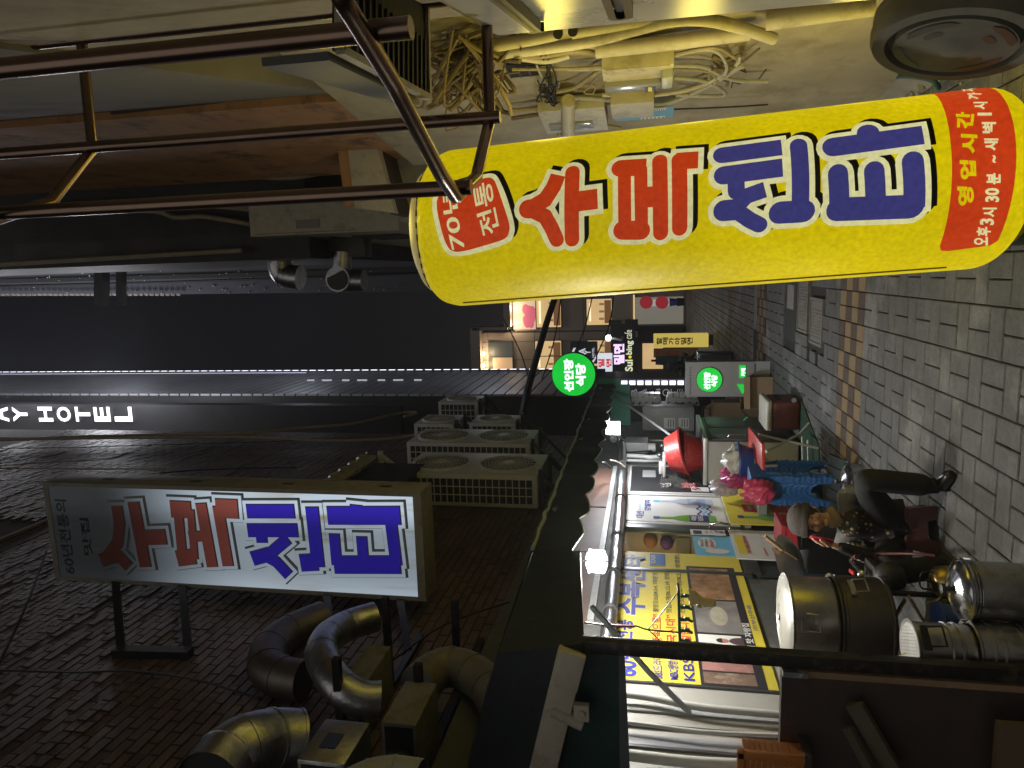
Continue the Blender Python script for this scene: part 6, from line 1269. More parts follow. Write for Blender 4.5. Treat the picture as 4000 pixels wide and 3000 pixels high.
# ------------------------------------------------------------------ tube grille in front of the window overhead
m_tube = M('bronze steel tube', (.22, .15, .11), .25, .9, noise=(14, .15))
t = thing('window_grille', 'projecting bay grille of bronze steel tubes high on the right', 'grille', (.6, 2.1, 2.2))
ringL = [(1.05, 1.02), (.70, 1.03), (.459, 1.199), (.383, 1.431), (.245, 1.745), (.205, 1.88), (.285, 2.125), (.490, 2.342), (.90, 2.35)]
def ring(z, name):
    P = [V3((x, y, z)) for x, y in ringL]; Q = [P[0]]
    for i in range(1, len(P)-1): Q += [P[i]+(P[i-1]-P[i]).normalized()*.035, P[i], P[i]+(P[i+1]-P[i]).normalized()*.035]
    Q.append(P[-1]); b = MB(); b.tube(curve_pts(Q, 2), .0185, 14); part(name, b, m_tube, t, smooth=60)
ring(2.25, 'rail'); ring(3.72, 'rail')
for (x, y, zb_) in ((.232, 1.915, 2.215), (.492, 2.318, 2.21), (.445, 1.315, 2.17), (.86, 2.33, 2.2), (.30, 1.62, 3.6)):
    if zb_ > 3: continue
    b = MB(); b.tube([V3((x, y, zb_)), V3((x, y, 5.2))], .0205, 16); part('bar', b, m_tube, t, smooth=60)
# ------------------------------------------------------------------ dark underside of the wall unit beside the grille
t = thing('canopy_box', 'grey wall canopy with a dark ribbed underside beside the tube grille', 'canopy', (1.2, 3.5, 2.9)); zc = 2.45
P = [pZ(735, 108, zc), pZ(924, 210, zc), pZ(918, -40, zc), pZ(735, -60, zc)]
b = MB(); b.prism(P, (0, 0, .02)); part('ribbed_underside', b, M('dark ribbed mesh', (.014, .013, .012), .7, noise=(60, .4)), t)
b = MB(); d_ = (P[1]-P[0]); nn = V3((-d_.y, d_.x, 0)).normalized()
for i in range(4): pass
b.bar(P[0], P[1], .018, .022); b.bar(P[1], P[2], .018, .022); b.bar(P[0], P[3], .018, .022); part('angle_frame', b, m_cream, t)
b = MB(); A = P[0]+V3((0, 0, .03)); B = P[1]+V3((0, 0, .03)); b.prism([A, B, B+V3((0, 0, .06)), A+V3((0, 0, .17))], nn*(.02)); part('side_plate', b, M('grey side plate', (.12, .12, .115), .6, noise=(5, .2)), t)
b = MB(); u = (P[1]-P[0]); w_ = (P[3]-P[0])
for i in range(1, 16): b.bar(P[0]+u*(i/16)+V3((0, 0, -.004)), P[0]+u*(i/16)+w_*.98+V3((0, 0, -.004)), .012, .006)
o = part('rib', b, m_dk, t)
# ------------------------------------------------------------------ glossy white door at the right frame edge
t = thing('white_cabinet', 'glossy white wall cabinet with black framed panes at the upper right edge', 'cabinet', (.8, 2.3, .8)); Y1 = 2.60
b = MB(); b.prism([(wx(1.1, .08), 1.1, .55), (wx(Y1, .08), Y1, .55), (wx(Y1, -.05), Y1, .55), (wx(1.1, -.05), 1.1, .55)], (0, 0, 1.72)); part('case', b, M('glossy white sheet', (.6, .6, .58), .3, noise=(5, .1)), t, bevel=.01)
Fw = Fr((wx(0, .082), 0, 0), (-W1S, -1, 0), (0, 0, 1))
for (A, B) in (((1060, -60), (1148, 50)), ((1288, -60), (1368, 17))):
    a0, b0 = Fw.px(*A); a1, b1 = Fw.px(*B); x0_, x1_ = min(a0, a1), max(a0, a1); z0_, z1_ = min(b0, b1), max(b0, b1)
    def rr_(x0, z0, x1, z1, r): 
        out = []
        for cx, cz, s0 in ((x1-r, z1-r, 0), (x0+r, z1-r, 90), (x0+r, z0+r, 180), (x1-r, z0+r, 270)): out += [(cx+r*math.cos(math.radians(s0+k*22.5)), cz+r*math.sin(math.radians(s0+k*22.5))) for k in range(5)]
        return out
    o1 = rr_(x0_, z0_, x1_, z1_, .04); o2 = rr_(x0_+.022, z0_+.022, x1_-.022, z1_-.022, .028); m_ = len(o1); b = MB()
    b.add([Fw.P(*p, .03) for p in o1]+[Fw.P(*p, .03) for p in o2]+[Fw.P(*p, 0) for p in o1], [(i, (i+1) % m_, m_+(i+1) % m_, m_+i) for i in range(m_)]+[((i+1) % m_, i, 2*m_+i, 2*m_+(i+1) % m_) for i in range(m_)]); fo = part('pane_frame', b, m_black, t)
    b = MB(); b.add([Fw.P(*p, .012) for p in o2], [tuple(range(m_))]); link('pane', b.mesh('pane', m_pvc), fo)
# ------------------------------------------------------------------ pipes, cables and boxes on the right wall
def wtube(name, pts, r, mat, label, off=.05, cat='cable', group=None, n=8, smooth=5):
    b = MB(); b.tube(curve_pts([pW(a, c, off+(k*.37 % 1)*.02) for k, (a, c) in enumerate(pts)], smooth), r, n); return solo(name, b, mat, label, cat, group, smooth=60)
gp = 'pipes along the right wall'
wtube('wall_pipe', [(1080, 116), (1180, 104), (1281, 88), (1380, 62), (1456, 44), (1531, 44), (1600, 60), (1672, 84)], .032, m_cream, 'long cream pipe bowing upward along the right wall', .10, 'pipe', gp, 12)
wtube('wall_pipe', [(1288, 110), (1440, 93), (1620, 70)], .042, m_cream, 'thick straight cream duct with a square end on the right wall', .06, 'pipe', gp, 14)
wtube('wall_pipe', [(1655, 45), (1760, 30), (1890, 12)], .05, m_cream, 'thick cream pipe running down to the round dark base', .07, 'pipe', gp, 14)
wtube('wall_pipe', [(1236, 70), (1380, 46), (1520, 24)], .034, m_cream, 'cream pipe with an open end, upper of the pair', .07, 'pipe', gp, 12); wtube('wall_pipe', [(1205, 72), (1150, 84), (1060, 100)], .034, m_cream, 'cream pipe with an open end beside the long bowing pipe', .09, 'pipe', gp, 12)
b = MB()
for q in ((1206, 71), (1238, 66)): p = pW(*q, .12); b.tube([p, p+V3((-.012, -.02, .0))], .026, 14)
solo('pipe_mouth', b, m_black, 'two dark open pipe mouths side by side on the right wall', 'pipe')
m_cab2 = M('pale grey cable', (.42, .41, .38), .7, noise=(30, .3)); m_cab3 = M('brown dusty cable', (.17, .13, .08), .85, noise=(30, .3)); gp = 'dusty cables draped on the right wall'; random.seed(21)
specs = [([(1106, 150), (1240, 148), (1330, 140), (1450, 118), (1540, 103), (1580, 120), (1600, 135)], .010), ([(1226, 150), (1300, 148), (1420, 130), (1500, 110), (1550, 112), (1570, 150), (1545, 170)], .011), ([(1226, 210), (1331, 217), (1431, 225), (1520, 190), (1606, 140)], .016), ([(1300, 205), (1400, 207), (1500, 190), (1580, 150), (1600, 120)], .014),
 ([(1455, 142), (1520, 145), (1560, 165), (1600, 175), (1659, 176)], .013), ([(1455, 150), (1530, 155), (1550, 178), (1535, 177), (1532, 165)], .010), ([(1456, 168), (1520, 175), (1560, 195), (1565, 205), (1540, 208), (1460, 205)], .013), ([(1540, 120), (1570, 130), (1600, 118), (1590, 140), (1560, 150), (1538, 150)], .010), ([(1106, 240), (1160, 236), (1215, 230)], .020), ([(1106, 256), (1170, 246), (1210, 240)], .016), ([(1245, 232), (1300, 225), (1330, 222)], .014), ([(1240, 250), (1300, 268), (1340, 276)], .012),
 ([(1190, 200), (1240, 190), (1270, 170), (1300, 150)], .014), ([(1106, 124), (1180, 120), (1240, 110), (1290, 115)], .016), ([(1060, 130), (1120, 126), (1180, 132), (1230, 120)], .018), ([(1520, 180), (1560, 172), (1580, 150), (1610, 130), (1640, 105)], .007), ([(1106, 72), (1150, 100), (1185, 150), (1195, 210), (1205, 290)], .006), ([(1110, 64), (1160, 95), (1190, 140), (1202, 180), (1190, 240), (1212, 290)], .006), ([(1159, 140), (1170, 165), (1190, 195), (1185, 225)], .008), ([(1456, 236), (1560, 232), (1659, 226)], .006), ([(1300, 155), (1270, 190), (1262, 200), (1280, 202), (1285, 185), (1262, 185)], .006)]
words = ['looping below the thick duct', 'over the ribbed meter box', 'sagging under the meter box', 'curving back from the meter box', 'leading straight towards the sign', 'in a small tight loop', 'bending back under the tangle', 'in the middle of the tangle', 'entering behind the sign top', 'lower of the two behind the sign top', 'passing the blue notice', 'drooping behind the sign edge', 'rising from the wire knot', 'above the square vent', 'along the top of the knot', 'thin and rising past the tangle', 'black and dangling, first strand', 'black and dangling, second strand', 'hanging from the vent', 'black and taut above the sign', 'coiled in front of the knot']
for (pts, r), w in zip(specs, words): wtube('wall_cable', pts, r, m_bcable if 'black' in w else random.choice([m_cable, m_cable, m_cream, m_cab2, m_cab3]), f'dusty cable on the right wall, {w}' if 'black' not in w else f'cable on the right wall, {w}', .06, 'cable', gp, 7)
b = MB()
for i in range(26):
    p = pW(1186+random.gauss(0, 9), 195+random.gauss(0, 20), .08); q = pW(1186+random.gauss(0, 14), 195+random.gauss(0, 26), .1); b.tube(curve_pts([p, (p+q)/2+V3((random.uniform(-.05, .05), random.uniform(-.05, .05), random.uniform(-.05, .05))), q], 4), .005, 5)
o = solo('wire_knot', b, m_bcable, 'tangled knot of dark wires on the right wall left of the meter box', 'wires'); o['kind'] = 'stuff'
b = MB(); random.seed(9)
for i in range(90):
    p = pW(1010+random.gauss(0, 30), 150+random.gauss(0, 30), .1); q = pW(1010+random.gauss(0, 45), 150+random.gauss(0, 45), .16); b.tube(curve_pts([p, (p+q)/2+V3((random.uniform(-.25, .25), random.uniform(-.1, .1), random.uniform(-.25, .25))), q], 4), random.choice([.005, .007, .009, .014]), 6)
o = solo('cable_tangle', b, m_cab3, 'dense tangle of old cables behind the lower grille rail', 'wires'); o['kind'] = 'stuff'
Fq = Fr((w2(0, .05), 0, 0), V3((-WS, -1, 0)), (0, 0, 1))
def wbox(p0, p1, off, th, mat, name, par, bev=.006):
    Fq2 = Fr((w2(0, off), 0, 0), V3((-WS, -1, 0)), (0, 0, 1)); a0, b0 = Fq2.px(*p0); a1, b1 = Fq2.px(*p1); b = MB(); b.fbox(Fq2, min(a0, a1), min(b0, b1), max(a0, a1), max(b0, b1), -th, 0); return part(name, b, mat, par, bevel=bev), Fq2, (min(a0, a1), min(b0, b1), max(a0, a1), max(b0, b1))
t = thing('meter_box', 'ribbed cream meter box with a clear cover on the right wall', 'meter', tuple(pW(1380, 170, .1)))
o, Fm, bx = wbox((1304, 178), (1456, 138), .16, .15, m_cream, 'case', t)
b = MB()
for i in range(14): a = bx[0]+(bx[2]-bx[0])*(i+.5)/14; b.fbox(Fm, a-.006, bx[1]+.02, a+.004, bx[3]-.02, 0, .006)
part('rib', b, m_cream, t)
o, F9, b9 = wbox((1306, 205), (1430, 180), .20, .14, M('clear grey cover', (.25, .25, .27), .12, noise=(5, .2)), 'clear_cover', t, .02); wbox((1428, 195), (1455, 168), .22, .1, m_pvc, 'end_cap', t, .02)
o, F9, b9 = wbox((1393, 199), (1417, 188), .203, .003, m_black, 'dark_label', t, 0); wbox((1400, 198), (1409, 189), .206, .003, p_yellow, 'yellow_label', t, 0)
t = thing('wall_box', 'dusty tan junction box on the right wall just above the yellow sign edge', 'box', tuple(pW(1380, 240, .1))); wbox((1323, 258), (1413, 220), .14, .12, m_cream, 'case', t)
t = thing('paper_notice', 'blue printed notice with white text panels behind the tan junction box', 'notice', tuple(pW(1430, 240, .06))); wbox((1330, 262), (1456, 230), .10, .004, M('printed cyan', (.12, .33, .48), .6), 'sheet', t, 0)
for a in (((1412, 240), (1440, 233)), ((1384, 258), (1436, 251))):
    o, F9, b9 = wbox(*a, .104, .003, p_white, 'text_panel', t, 0); b = MB(); [b.fbox(F9, b9[0]+.008, b9[1]+(b9[3]-b9[1])*(k+.2)/6, b9[2]-.008, b9[1]+(b9[3]-b9[1])*(k+.6)/6, .001, .002) for k in range(6)]; part('text_line', b, p_black, t)
t = thing('glass_box', 'second clear fronted meter box, half hidden by the yellow sign', 'meter', tuple(pW(1240, 260, .1))); wbox((1182, 290), (1306, 232), .12, .1, m_cream, 'case', t); wbox((1190, 284), (1280, 266), .14, .02, M('clear grey cover two', (.3, .32, .34), .1), 'clear_cover', t, .008)
b = MB(); b.tube([pW(1228, 217, .12), pW(1228, 330, .22)], .046, 16); solo('stub_pipe', b, m_cream, 'short horizontal cream stub pipe pointing from the wall to the sign', 'pipe', smooth=50)
t = thing('wall_vent', 'dark square wall vent with a lattice near the wire knot', 'vent', tuple(pW(1130, 150, .02))); o, F9, b9 = wbox((1104, 165), (1160, 135), .02, .02, m_black, 'hole', t, 0); b = MB()
for i in range(7): a = b9[0]+(b9[2]-b9[0])*i/6; b.fbox(F9, a-.005, b9[1], a+.005, b9[3], 0, .008)
for i in range(4): z = b9[1]+(b9[3]-b9[1])*i/3; b.fbox(F9, b9[0], z-.005, b9[2], z+.005, .008, .014)
part('lattice', b, m_dark, t)
b = MB()
for A, B in (((1580, 190), (1582, 178)), ((1582, 178), (1600, 182)), ((1596, 150), (1612, 157)), ((1612, 157), (1608, 150)), ((1640, 170), (1655, 150)), ((1565, 152), (1580, 155))): b.bar(pW(*A, .004), pW(*B, .004), .003, .008)
solo('wall_scrawl', b, M('dark red marker', (.08, .03, .03), .8), 'small dark red hand scrawl on the pale right wall', 'scrawl')
# ------------------------------------------------------------------ dark round base leaning on the wall
t = thing('sign_weight', 'dark grey round plastic base with moulded grooves leaning on the right wall', 'sign base', (1.0, 3.0, 0)); m_bs = M('dark grey moulded plastic', (.15, .145, .12), .85, noise=(12, .2), bump=(40, .1), spec=.2)
nrm = V3((-.965, -.16, .2)).normalized(); u_ = V3((0, 0, 1)).cross(nrm).normalized(); v_ = nrm.cross(u_); Rm = Matrix((u_, v_, nrm)).transposed(); rB = .29
c = pY(2062, 92, 3.05)
b = MB(); b.lathe([(0, -.13), (rB*.93, -.13), (rB, -.10), (rB, -.075), (rB*.975, -.07), (rB*.975, -.04), (rB, -.035), (rB*.985, .0), (rB*.95, .018), (rB*.80, .02), (rB*.78, -.012), (rB*.72, -.012), (rB*.70, .018), (rB*.2, .026), (rB*.14, .036), (0, .036)], c, 64, Rm); part('disc', b, m_bs, t, smooth=35)
def arc(r, a0, a1, w, d=.021):
    b = MB(); n = 18; vs = []
    for i in range(n+1): a = math.radians(a0+(a1-a0)*i/n); e_ = V3((math.cos(a), math.sin(a), 0)); ww = w*min(1, 6*min(i+.4, n-i+.4)/n); vs += [c+Rm @ (e_*(r-ww)+V3((0, 0, d+.004*(1-r/rB)))), c+Rm @ (e_*(r+ww)+V3((0, 0, d+.004*(1-r/rB))))]
    b.add(vs, [(2*i, 2*i+1, 2*i+3, 2*i+2) for i in range(n)]); part('groove', b, m_black, t)
for a0, a1, r in ((15, 80, .60), (100, 160, .62), (200, 260, .62), (290, 340, .62), (35, 70, .42), (120, 150, .42), (215, 250, .42), (300, 330, .42)): arc(rB*r, a0, a1, .016)
# teal hose and rubble at the foot of the wall
b = MB(); b.tube(curve_pts([pZ(1880, 200, .06), pZ(1930, 168, .12), pZ(1975, 165, .16), pZ(2015, 175, .10), pZ(2028, 190, .05)], 6), .016, 8); solo('teal_hose', b, M('teal hose', (.015, .06, .06), .5), 'dark teal hose curving between the yellow sign and the round base', 'hose', smooth=60)
b = MB(); b.tube([pZ(1892, 200, .03), pZ(1896, 186, .11)], .03, 12); solo('hose_cup', b, M('blue grey cup', (.07, .10, .11), .5), 'small blue grey cup at the end of the teal hose', 'cup', smooth=50)
b = MB(); random.seed(4)
for i in range(160):
    y = random.uniform(3.6, 6.5); x = w2(y)-abs(random.gauss(0, .1))-.02; s = random.uniform(.006, .035); b.obox((x, y, s*.4+.02), (s*1.6, s*1.2, s), Matrix.Rotation(random.uniform(0, 3), 3, V3((random.random(), random.random(), random.random())).normalized()))
o = solo('rubble', b, m_conc, 'crumbled plaster rubble along the foot of the right wall', 'rubble'); o['kind'] = 'stuff'
# ================================================================== POTS AND STAND of the cooking stall
def pot(c, r, h, mat, label, name='cooking_pot', group='steel pots of the stall', bands=(), rim=.012):
    t = thing(name, label, 'pot', tuple(c), group); b = MB(); b.lathe([(0, 0), (r*.96, 0), (r, .02), (r, h-.01), (r+rim, h), (r+rim, h+.006), (r-.006, h+.004), (r-.008, h-.03)], c, 44, caps=False); part('body', b, mat, t, smooth=40)
    for z in bands: b = MB(); b.lathe([(r, z-.009), (r+.007, z-.004), (r+.007, z+.004), (r, z+.009)], c, 44, caps=False); part('band', b, mat, t, smooth=40)
    return t
def lid(t, c, r, mat, knob=None, dome=.03):
    b = MB(); b.lathe([(r, -.006), (r+.004, .0), (r-.008, .008), (r*.9, .004), (r*.86, .012), (r*.62, .012+dome*.5), (r*.6, .008+dome*.5), (r*.3, .01+dome*.9), (r*.28, .006+dome*.9), (0, .012+dome)], c, 48); l = part('lid', b, mat, t, smooth=40)
    if knob: b = MB(); b.lathe([(.012, 0), (.012, .02), (.024, .028), (.024, .042), (0, .046)], V3(c)+V3((0, 0, dome+.01)), 16); link('knob', b.mesh('knob', knob, 40), l)
def hanger(t, c, r, z, ang, mat):
    d = V3((math.cos(ang), math.sin(ang), 0)); s_ = V3((-d.y, d.x, 0)); p = V3((c[0], c[1], 0))+d*(r+.004)+V3((0, 0, c[2]+z)); b = MB()
    b.tube([p+s_*.04, p+s_*.045+d*.02+V3((0, 0, -.01)), p+s_*.045+d*.03+V3((0, 0, -.07)), p-s_*.045+d*.03+V3((0, 0, -.07)), p-s_*.045+d*.02+V3((0, 0, -.01)), p-s_*.04], .005, 8); b.obox(p+d*.004, (.012, .11, .03), Matrix((d, s_, V3((0, 0, 1)))).transposed()); part('handle', b, mat, t)
TZ = .46
c2 = V3((-1.985, 4.0, TZ)); 
lo = pot(c2, .245, .27, m_sooty, 'wide sooty pot under the big lidded pot on the stand', bands=(.02, .25)); hanger(lo, c2, .245, .2, math.radians(-20), m_steel)
c3 = c2+V3((0, 0, .275)); up = pot(c3, .235, .245, m_steel, 'big steel pot with a pale ringed lid on top of the sooty pot'); lid(up, c3+V3((0, 0, .25)), .245, M('pale dull lid', (.42, .42, .39), .45, .5, noise=(9, .1)), None, .02); hanger(up, c3, .235, .19, math.radians(-68), m_steel)
b = MB(); b.lathe([(.004, .0), (.02, .012), (0, .02)], c3+V3((0, 0, .275)), 12); part('lid_ring', b, m_steel, up)
# stand
t = thing('pot_stand', 'dark steel stand carrying the two big pots', 'stand', (-2, 4, 0)); A = pZ(1912, 1252, TZ); B = pZ(1867, 1203, TZ); xl = -2.5
b = MB(); b.prism([(xl, A.y, TZ-.035), (A.x, A.y, TZ-.035), (B.x, B.y, TZ-.035), (xl, B.y, TZ-.035)], (0, 0, .033)); part('top', b, m_dark, t, bevel=.004)
for p in ((A.x-.09, A.y+.03), (xl+.1, A.y+.03), (B.x-.03, B.y-.03), (xl+.1, B.y-.03)): b = MB(); b.tube([(p[0], p[1], 0), (p[0], p[1], TZ-.035)], .016, 10); part('leg', b, m_blackm, t, smooth=50)
b = MB(); b.bar((xl+.1, A.y+.03, .1), (A.x-.09, A.y+.03, .1), .02); b.bar((A.x-.09, A.y+.03, .1), (B.x-.03, B.y-.03, .1), .02); b.bar((xl+.1, B.y-.03, .1), (B.x-.03, B.y-.03, .1), .02); part('lower_rail', b, m_blackm, t)
b = MB(); b.box((xl+.1, A.y+.05, .11), (B.x-.06, B.y-.05, .118)); part('lower_shelf', b, m_dark, t)
# burner pipe and red hose
b = MB(); b.tube([pZ(1868, 1242, TZ+.04), pZ(1846, 1222, TZ+.06), pZ(1838, 1212, TZ+.05)], .014, 10); b.ball(pZ(1862, 1240, TZ+.05), .03, 10, 7); solo('gas_valve', b, m_chrome, 'chrome gas valve at the edge of the pot stand', 'valve', smooth=60)
b = MB(); b.tube(curve_pts([pZ(1841, 1214, TZ+.05), pZ(1846, 1202, TZ+.06), pZ(1880, 1197, TZ-.05), pY(1960, 1196, 4.2), pY(2020, 1200, 4.1)], 5), .008, 8); solo('gas_hose', b, M('dull red hose', (.09, .02, .015), .5), 'dull red gas hose hanging from the chrome valve', 'hose', smooth=60)
b = MB(); b.bar(pZ(1836, 1232, TZ+.09), pZ(1846, 1240, TZ+.09), .02, .012); solo('valve_lever', b, m_red, 'small red lever on the chrome gas valve', 'lever')
# kettle under the stand
kc = pY(2022, 1255, 4.02); kc = V3((kc.x, 4.02, .12)); m_brass = M('tarnished brass', (.48, .34, .12), .3, 1, noise=(12, .25)); t = thing('kettle', 'small tarnished brass kettle on the shelf under the pot stand', 'kettle', tuple(kc))
b = MB(); b.lathe([(0, 0), (.07, 0), (.085, .03), (.08, .08), (.055, .105), (.04, .11), (0, .118)], kc, 24); part('body', b, m_brass, t, smooth=50); b = MB(); b.tube(curve_pts([kc+V3((-.08, 0, .05)), kc+V3((-.12, 0, .08)), kc+V3((-.13, 0, .12))]), .01, 8); part('spout', b, m_brass, t, smooth=60)
b = MB(); b.tube(curve_pts([kc+V3((-.05, 0, .10)), kc+V3((-.04, 0, .16)), kc+V3((.04, 0, .16)), kc+V3((.05, 0, .10))]), .005, 8); b.ball(kc+V3((0, 0, .125)), .012, 8, 6); part('handle', b, m_black, t, smooth=60)
b = MB(); b.ball(pY(1920, 1255, 4.1)+V3((0, .05, -.02)), (.09, .08, .09), 14, 9); solo('dark_jar', b, m_black, 'round dark jar behind the brass kettle', 'jar', smooth=60)
b = MB(); q = pY(2000, 1330, 3.9); b.bar(pY(1965, 1290, 3.85), pY(2000, 1350, 3.85), .05, .012); solo('wood_scrap', b, m_wood, 'scrap of brown wood under the pot stand', 'wood')
b = MB(); b.bar(pY(1935, 1330, 3.9), pY(1955, 1295, 3.9), .02, .012); solo('brass_tongs', b, m_brass, 'short brass rod under the pot stand', 'rod')
# pots standing on the ground
a0 = pY(2082, 1344, 3.45); a1 = pY(2082, 1208, 3.45); r = abs(a1.x-a0.x)/2*.95; c4_ = V3(((a0.x+a1.x)/2+.006, 3.45, 0)); h4 = pY(2092, 1276, 3.45-r*.3).z
t = pot(c4_, r*.9, h4, m_steel, 'ground pot under a shiny domed lid with black knob'); lid(t, c4_+V3((0, 0, h4+.012)), r, m_chrome, m_black, .035)
b = MB()
for k in range(3): b.lathe([(r*.93, h4-.03+k*.012), (r*.99, h4-.026+k*.012), (r*.93, h4-.022+k*.012)], c4_, 40, caps=False)
part('stacked_rims', b, m_chrome, t, smooth=40)
yp = 3.32; a0 = pY(1990, 1350, yp); cc = V3((a0.x-.115, yp, 0)); ht = pY(1968, 1390, yp).z; rp = .118
t = pot(cc+V3((0, 0, .32)), rp, ht-.32, m_steel, 'tall steel basket pot with a perforated white lid by the post', bands=(.06, .10)); 
b = MB(); b.lathe([(rp*.98, 0), (rp*.98, .004), (0, .008)], cc+V3((0, 0, ht)), 40, caps=False); l = part('perforated_lid', b, M('white perforated lid', (.6, .6, .57), .4, .3, noise=(9, .08)), t)
b = MB()
for i in range(14):
    for j in range(14):
        x = (i-6.5)*.0165+(.008 if j % 2 else 0); y = (j-6.5)*.0165
        if x*x+y*y < (rp*.9)**2: b.add([cc+V3((x+.003*math.cos(k*math.pi/3), y+.003*math.sin(k*math.pi/3), ht+.0085)) for k in range(6)], [tuple(range(6))])
o = link('lid_hole', b.mesh('lid_hole', m_black), l); o['kind'] = 'stuff'
b = MB(); p = cc+V3((0, 0, ht)); b.tube(curve_pts([p+V3((-.02, -.05, .004)), p+V3((-.04, -.05, .05)), p+V3((-.07, .03, .05)), p+V3((-.05, .04, .004))]), .003, 6); part('wire_handle', b, m_chrome, t)
hanger(t, cc+V3((0, 0, .32)), rp, ht-.35, math.radians(-40), m_blackm)
t = pot(cc, rp*1.12, .315, m_steel, 'lower tall steel pot under the perforated basket pot', bands=(.10, .22, .26))
b = MB(); b.lathe([(rp*1.1, .12), (rp*1.2, .125), (rp*1.2, .135), (rp*1.1, .14)], cc, 40, caps=False); part('chrome_hoop', b, m_chrome, t, smooth=40)
q = pY(2035, 1345, 3.75); b = MB(); b.lathe([(0, 0), (.08, 0), (.10, .2), (.108, .205), (.10, .21), (0, .19)], (q.x, 3.75, .08), 20); solo('blue_bucket', b, m_bb, 'small blue bucket between the ground pots', 'bucket', smooth=40)
# wok leaning behind, ladle stick, black bin
q = pY(1706, 1213, 4.9); Rw = Matrix.Rotation(math.radians(-28), 3, 'X') @ Matrix.Rotation(math.radians(-22), 3, 'Y'); t = thing('wok', 'large dull steel wok tilted over the black bin behind the big pots', 'wok', tuple(q)); 
b = MB(); b.lathe([(0, -.07), (.10, -.055), (.17, -.01), (.185, .01), (.188, .012), (.182, .014), (.165, -.004), (.095, -.046), (0, -.06)], q, 36, Rw); part('bowl', b, m_alu, t, smooth=50)
b = MB(); b.tube([pY(1652, 1158, 4.8), pY(1690, 1188, 4.8)], .013, 10); b.tube([pY(1690, 1188, 4.8), pY(1722, 1208, 4.8)], .005, 8); solo('ladle_stick', b, m_wood, 'wooden handled ladle leaning out of the tilted wok', 'ladle', smooth=50)
A = pY(1722, 1240, 4.95); B = pY(1860, 1168, 4.95); b = MB(); b.box((A.x, 4.95, .0), (B.x, 5.3, pY(1745, 1200, 4.95).z)); solo('black_bin', b, m_black, 'black square bin behind the big pots and the wok', 'bin', bevel=.02)
A = pY(1735, 1170, 4.9); b = MB(); b.lathe([(.06, 0), (.075, .14), (.08, .145), (.07, .146), (.055, .01)], (A.x+.02, 4.9, A.z-.12), 20, caps=False); solo('black_cup', b, m_black, 'black round pot beside the wok rim', 'pot', smooth=40)
# lidded pan by the stools
q = pZ(1872, 1045, 0); qc = pY(1850, 1045, q.y); t = thing('low_pan', 'low silver pan with a black knobbed lid on the paving behind the knee', 'pan', (q.x, q.y, 0)); pc = V3((q.x-.02, q.y+.1, 0))
b = MB(); b.lathe([(0, 0), (.15, 0), (.165, .11), (.17, .115), (0, .115)], pc, 36); part('body', b, m_chrome, t, smooth=40); lid(t, pc+V3((0, 0, .118)), .172, m_chrome, m_black, .045)
# hanging green drying hanger with a rubber glove
m_hg = M('dark green plastic', (.01, .09, .035), .45, noise=(20, .2)); HY = 3.75
t = thing('drying_hanger', 'green plastic hanger of clips dangling from the stall hood', 'hanger', tuple(pY(1465, 1350, HY)))
A = pY(1466, 1278, HY); B = pY(1470, 1425, HY); b = MB(); b.bar(A, B, .014); b.bar(A+V3((0, .1, 0)), B+V3((0, .1, 0)), .012); b.bar(A, A+V3((0, .1, 0)), .012); b.bar(B, B+V3((0, .1, 0)), .012); part('frame', b, m_hg, t)
b = MB(); b.tube(curve_pts([pY(1264, 1345, HY), pY(1330, 1352, HY), pY(1372, 1352, HY), pY(1400, 1360, HY), pY(1467, 1366, HY)]), .005, 6); b.tube(curve_pts([pY(1400, 1360, HY), A, ], 3), .003, 5); b.tube(curve_pts([pY(1400, 1360, HY), B], 3), .003, 5); part('cord', b, m_hg, t)
b = MB(); b.bar(pY(1300, 1350, HY-.01), pY(1372, 1353, HY-.01), .012, .012); part('red_strap', b, m_red, t)
for i, (dx, dy) in enumerate(((1482, 1288), (1484, 1312), (1482, 1338), (1484, 1362), (1486, 1384), (1488, 1408))):
    p = pY(1470, dy, HY); b = MB(); b.bar(p, p+V3((.006, 0, -.05)), .02, .014); b.bar(p+V3((.01, 0, -.02)), p+V3((-.015, .01, -.065)), .012, .012); part('clip', b, m_hg, t, bevel=.002)
b = MB(); b.add([pY(1497, 1385, HY), pY(1545, 1390, HY), pY(1540, 1425, HY), pY(1500, 1425, HY)], [(0, 1, 2, 3)]); o = solo('green_cloth', b, m_hg, 'small dark green cloth clipped to the hanger by the post', 'cloth'); md = o.modifiers.new('thick', 'SOLIDIFY'); md.thickness = .01
def skin(name, nodes, edges, mat, parent, sub=2, root=0):
    me = bpy.data.meshes.new(name); me.from_pydata([n_[0] for n_ in nodes], edges, []); me.materials.append(mat); o = link(name, me, parent)
    md = o.modifiers.new('skin', 'SKIN'); md.use_smooth_shade = True; md.branch_smoothing = .6
    for i, n_ in enumerate(nodes): r = n_[1]; me.skin_vertices[0].data[i].radius = (r, r) if not isinstance(r, tuple) else r
    me.skin_vertices[0].data[root].use_root = True
    s_ = o.modifiers.new('sub', 'SUBSURF'); s_.levels = sub; s_.render_levels = sub; return o
m_glove = M('cream rubber glove', (.60, .47, .20), .5, noise=(10, .12)); t = thing('rubber_glove', 'cream rubber glove hanging upside down from the green hanger', 'glove', tuple(pY(1490, 1288, HY)))
g0 = pY(1548, 1304, HY); g1 = pY(1520, 1298, HY); g2 = pY(1502, 1293, HY)
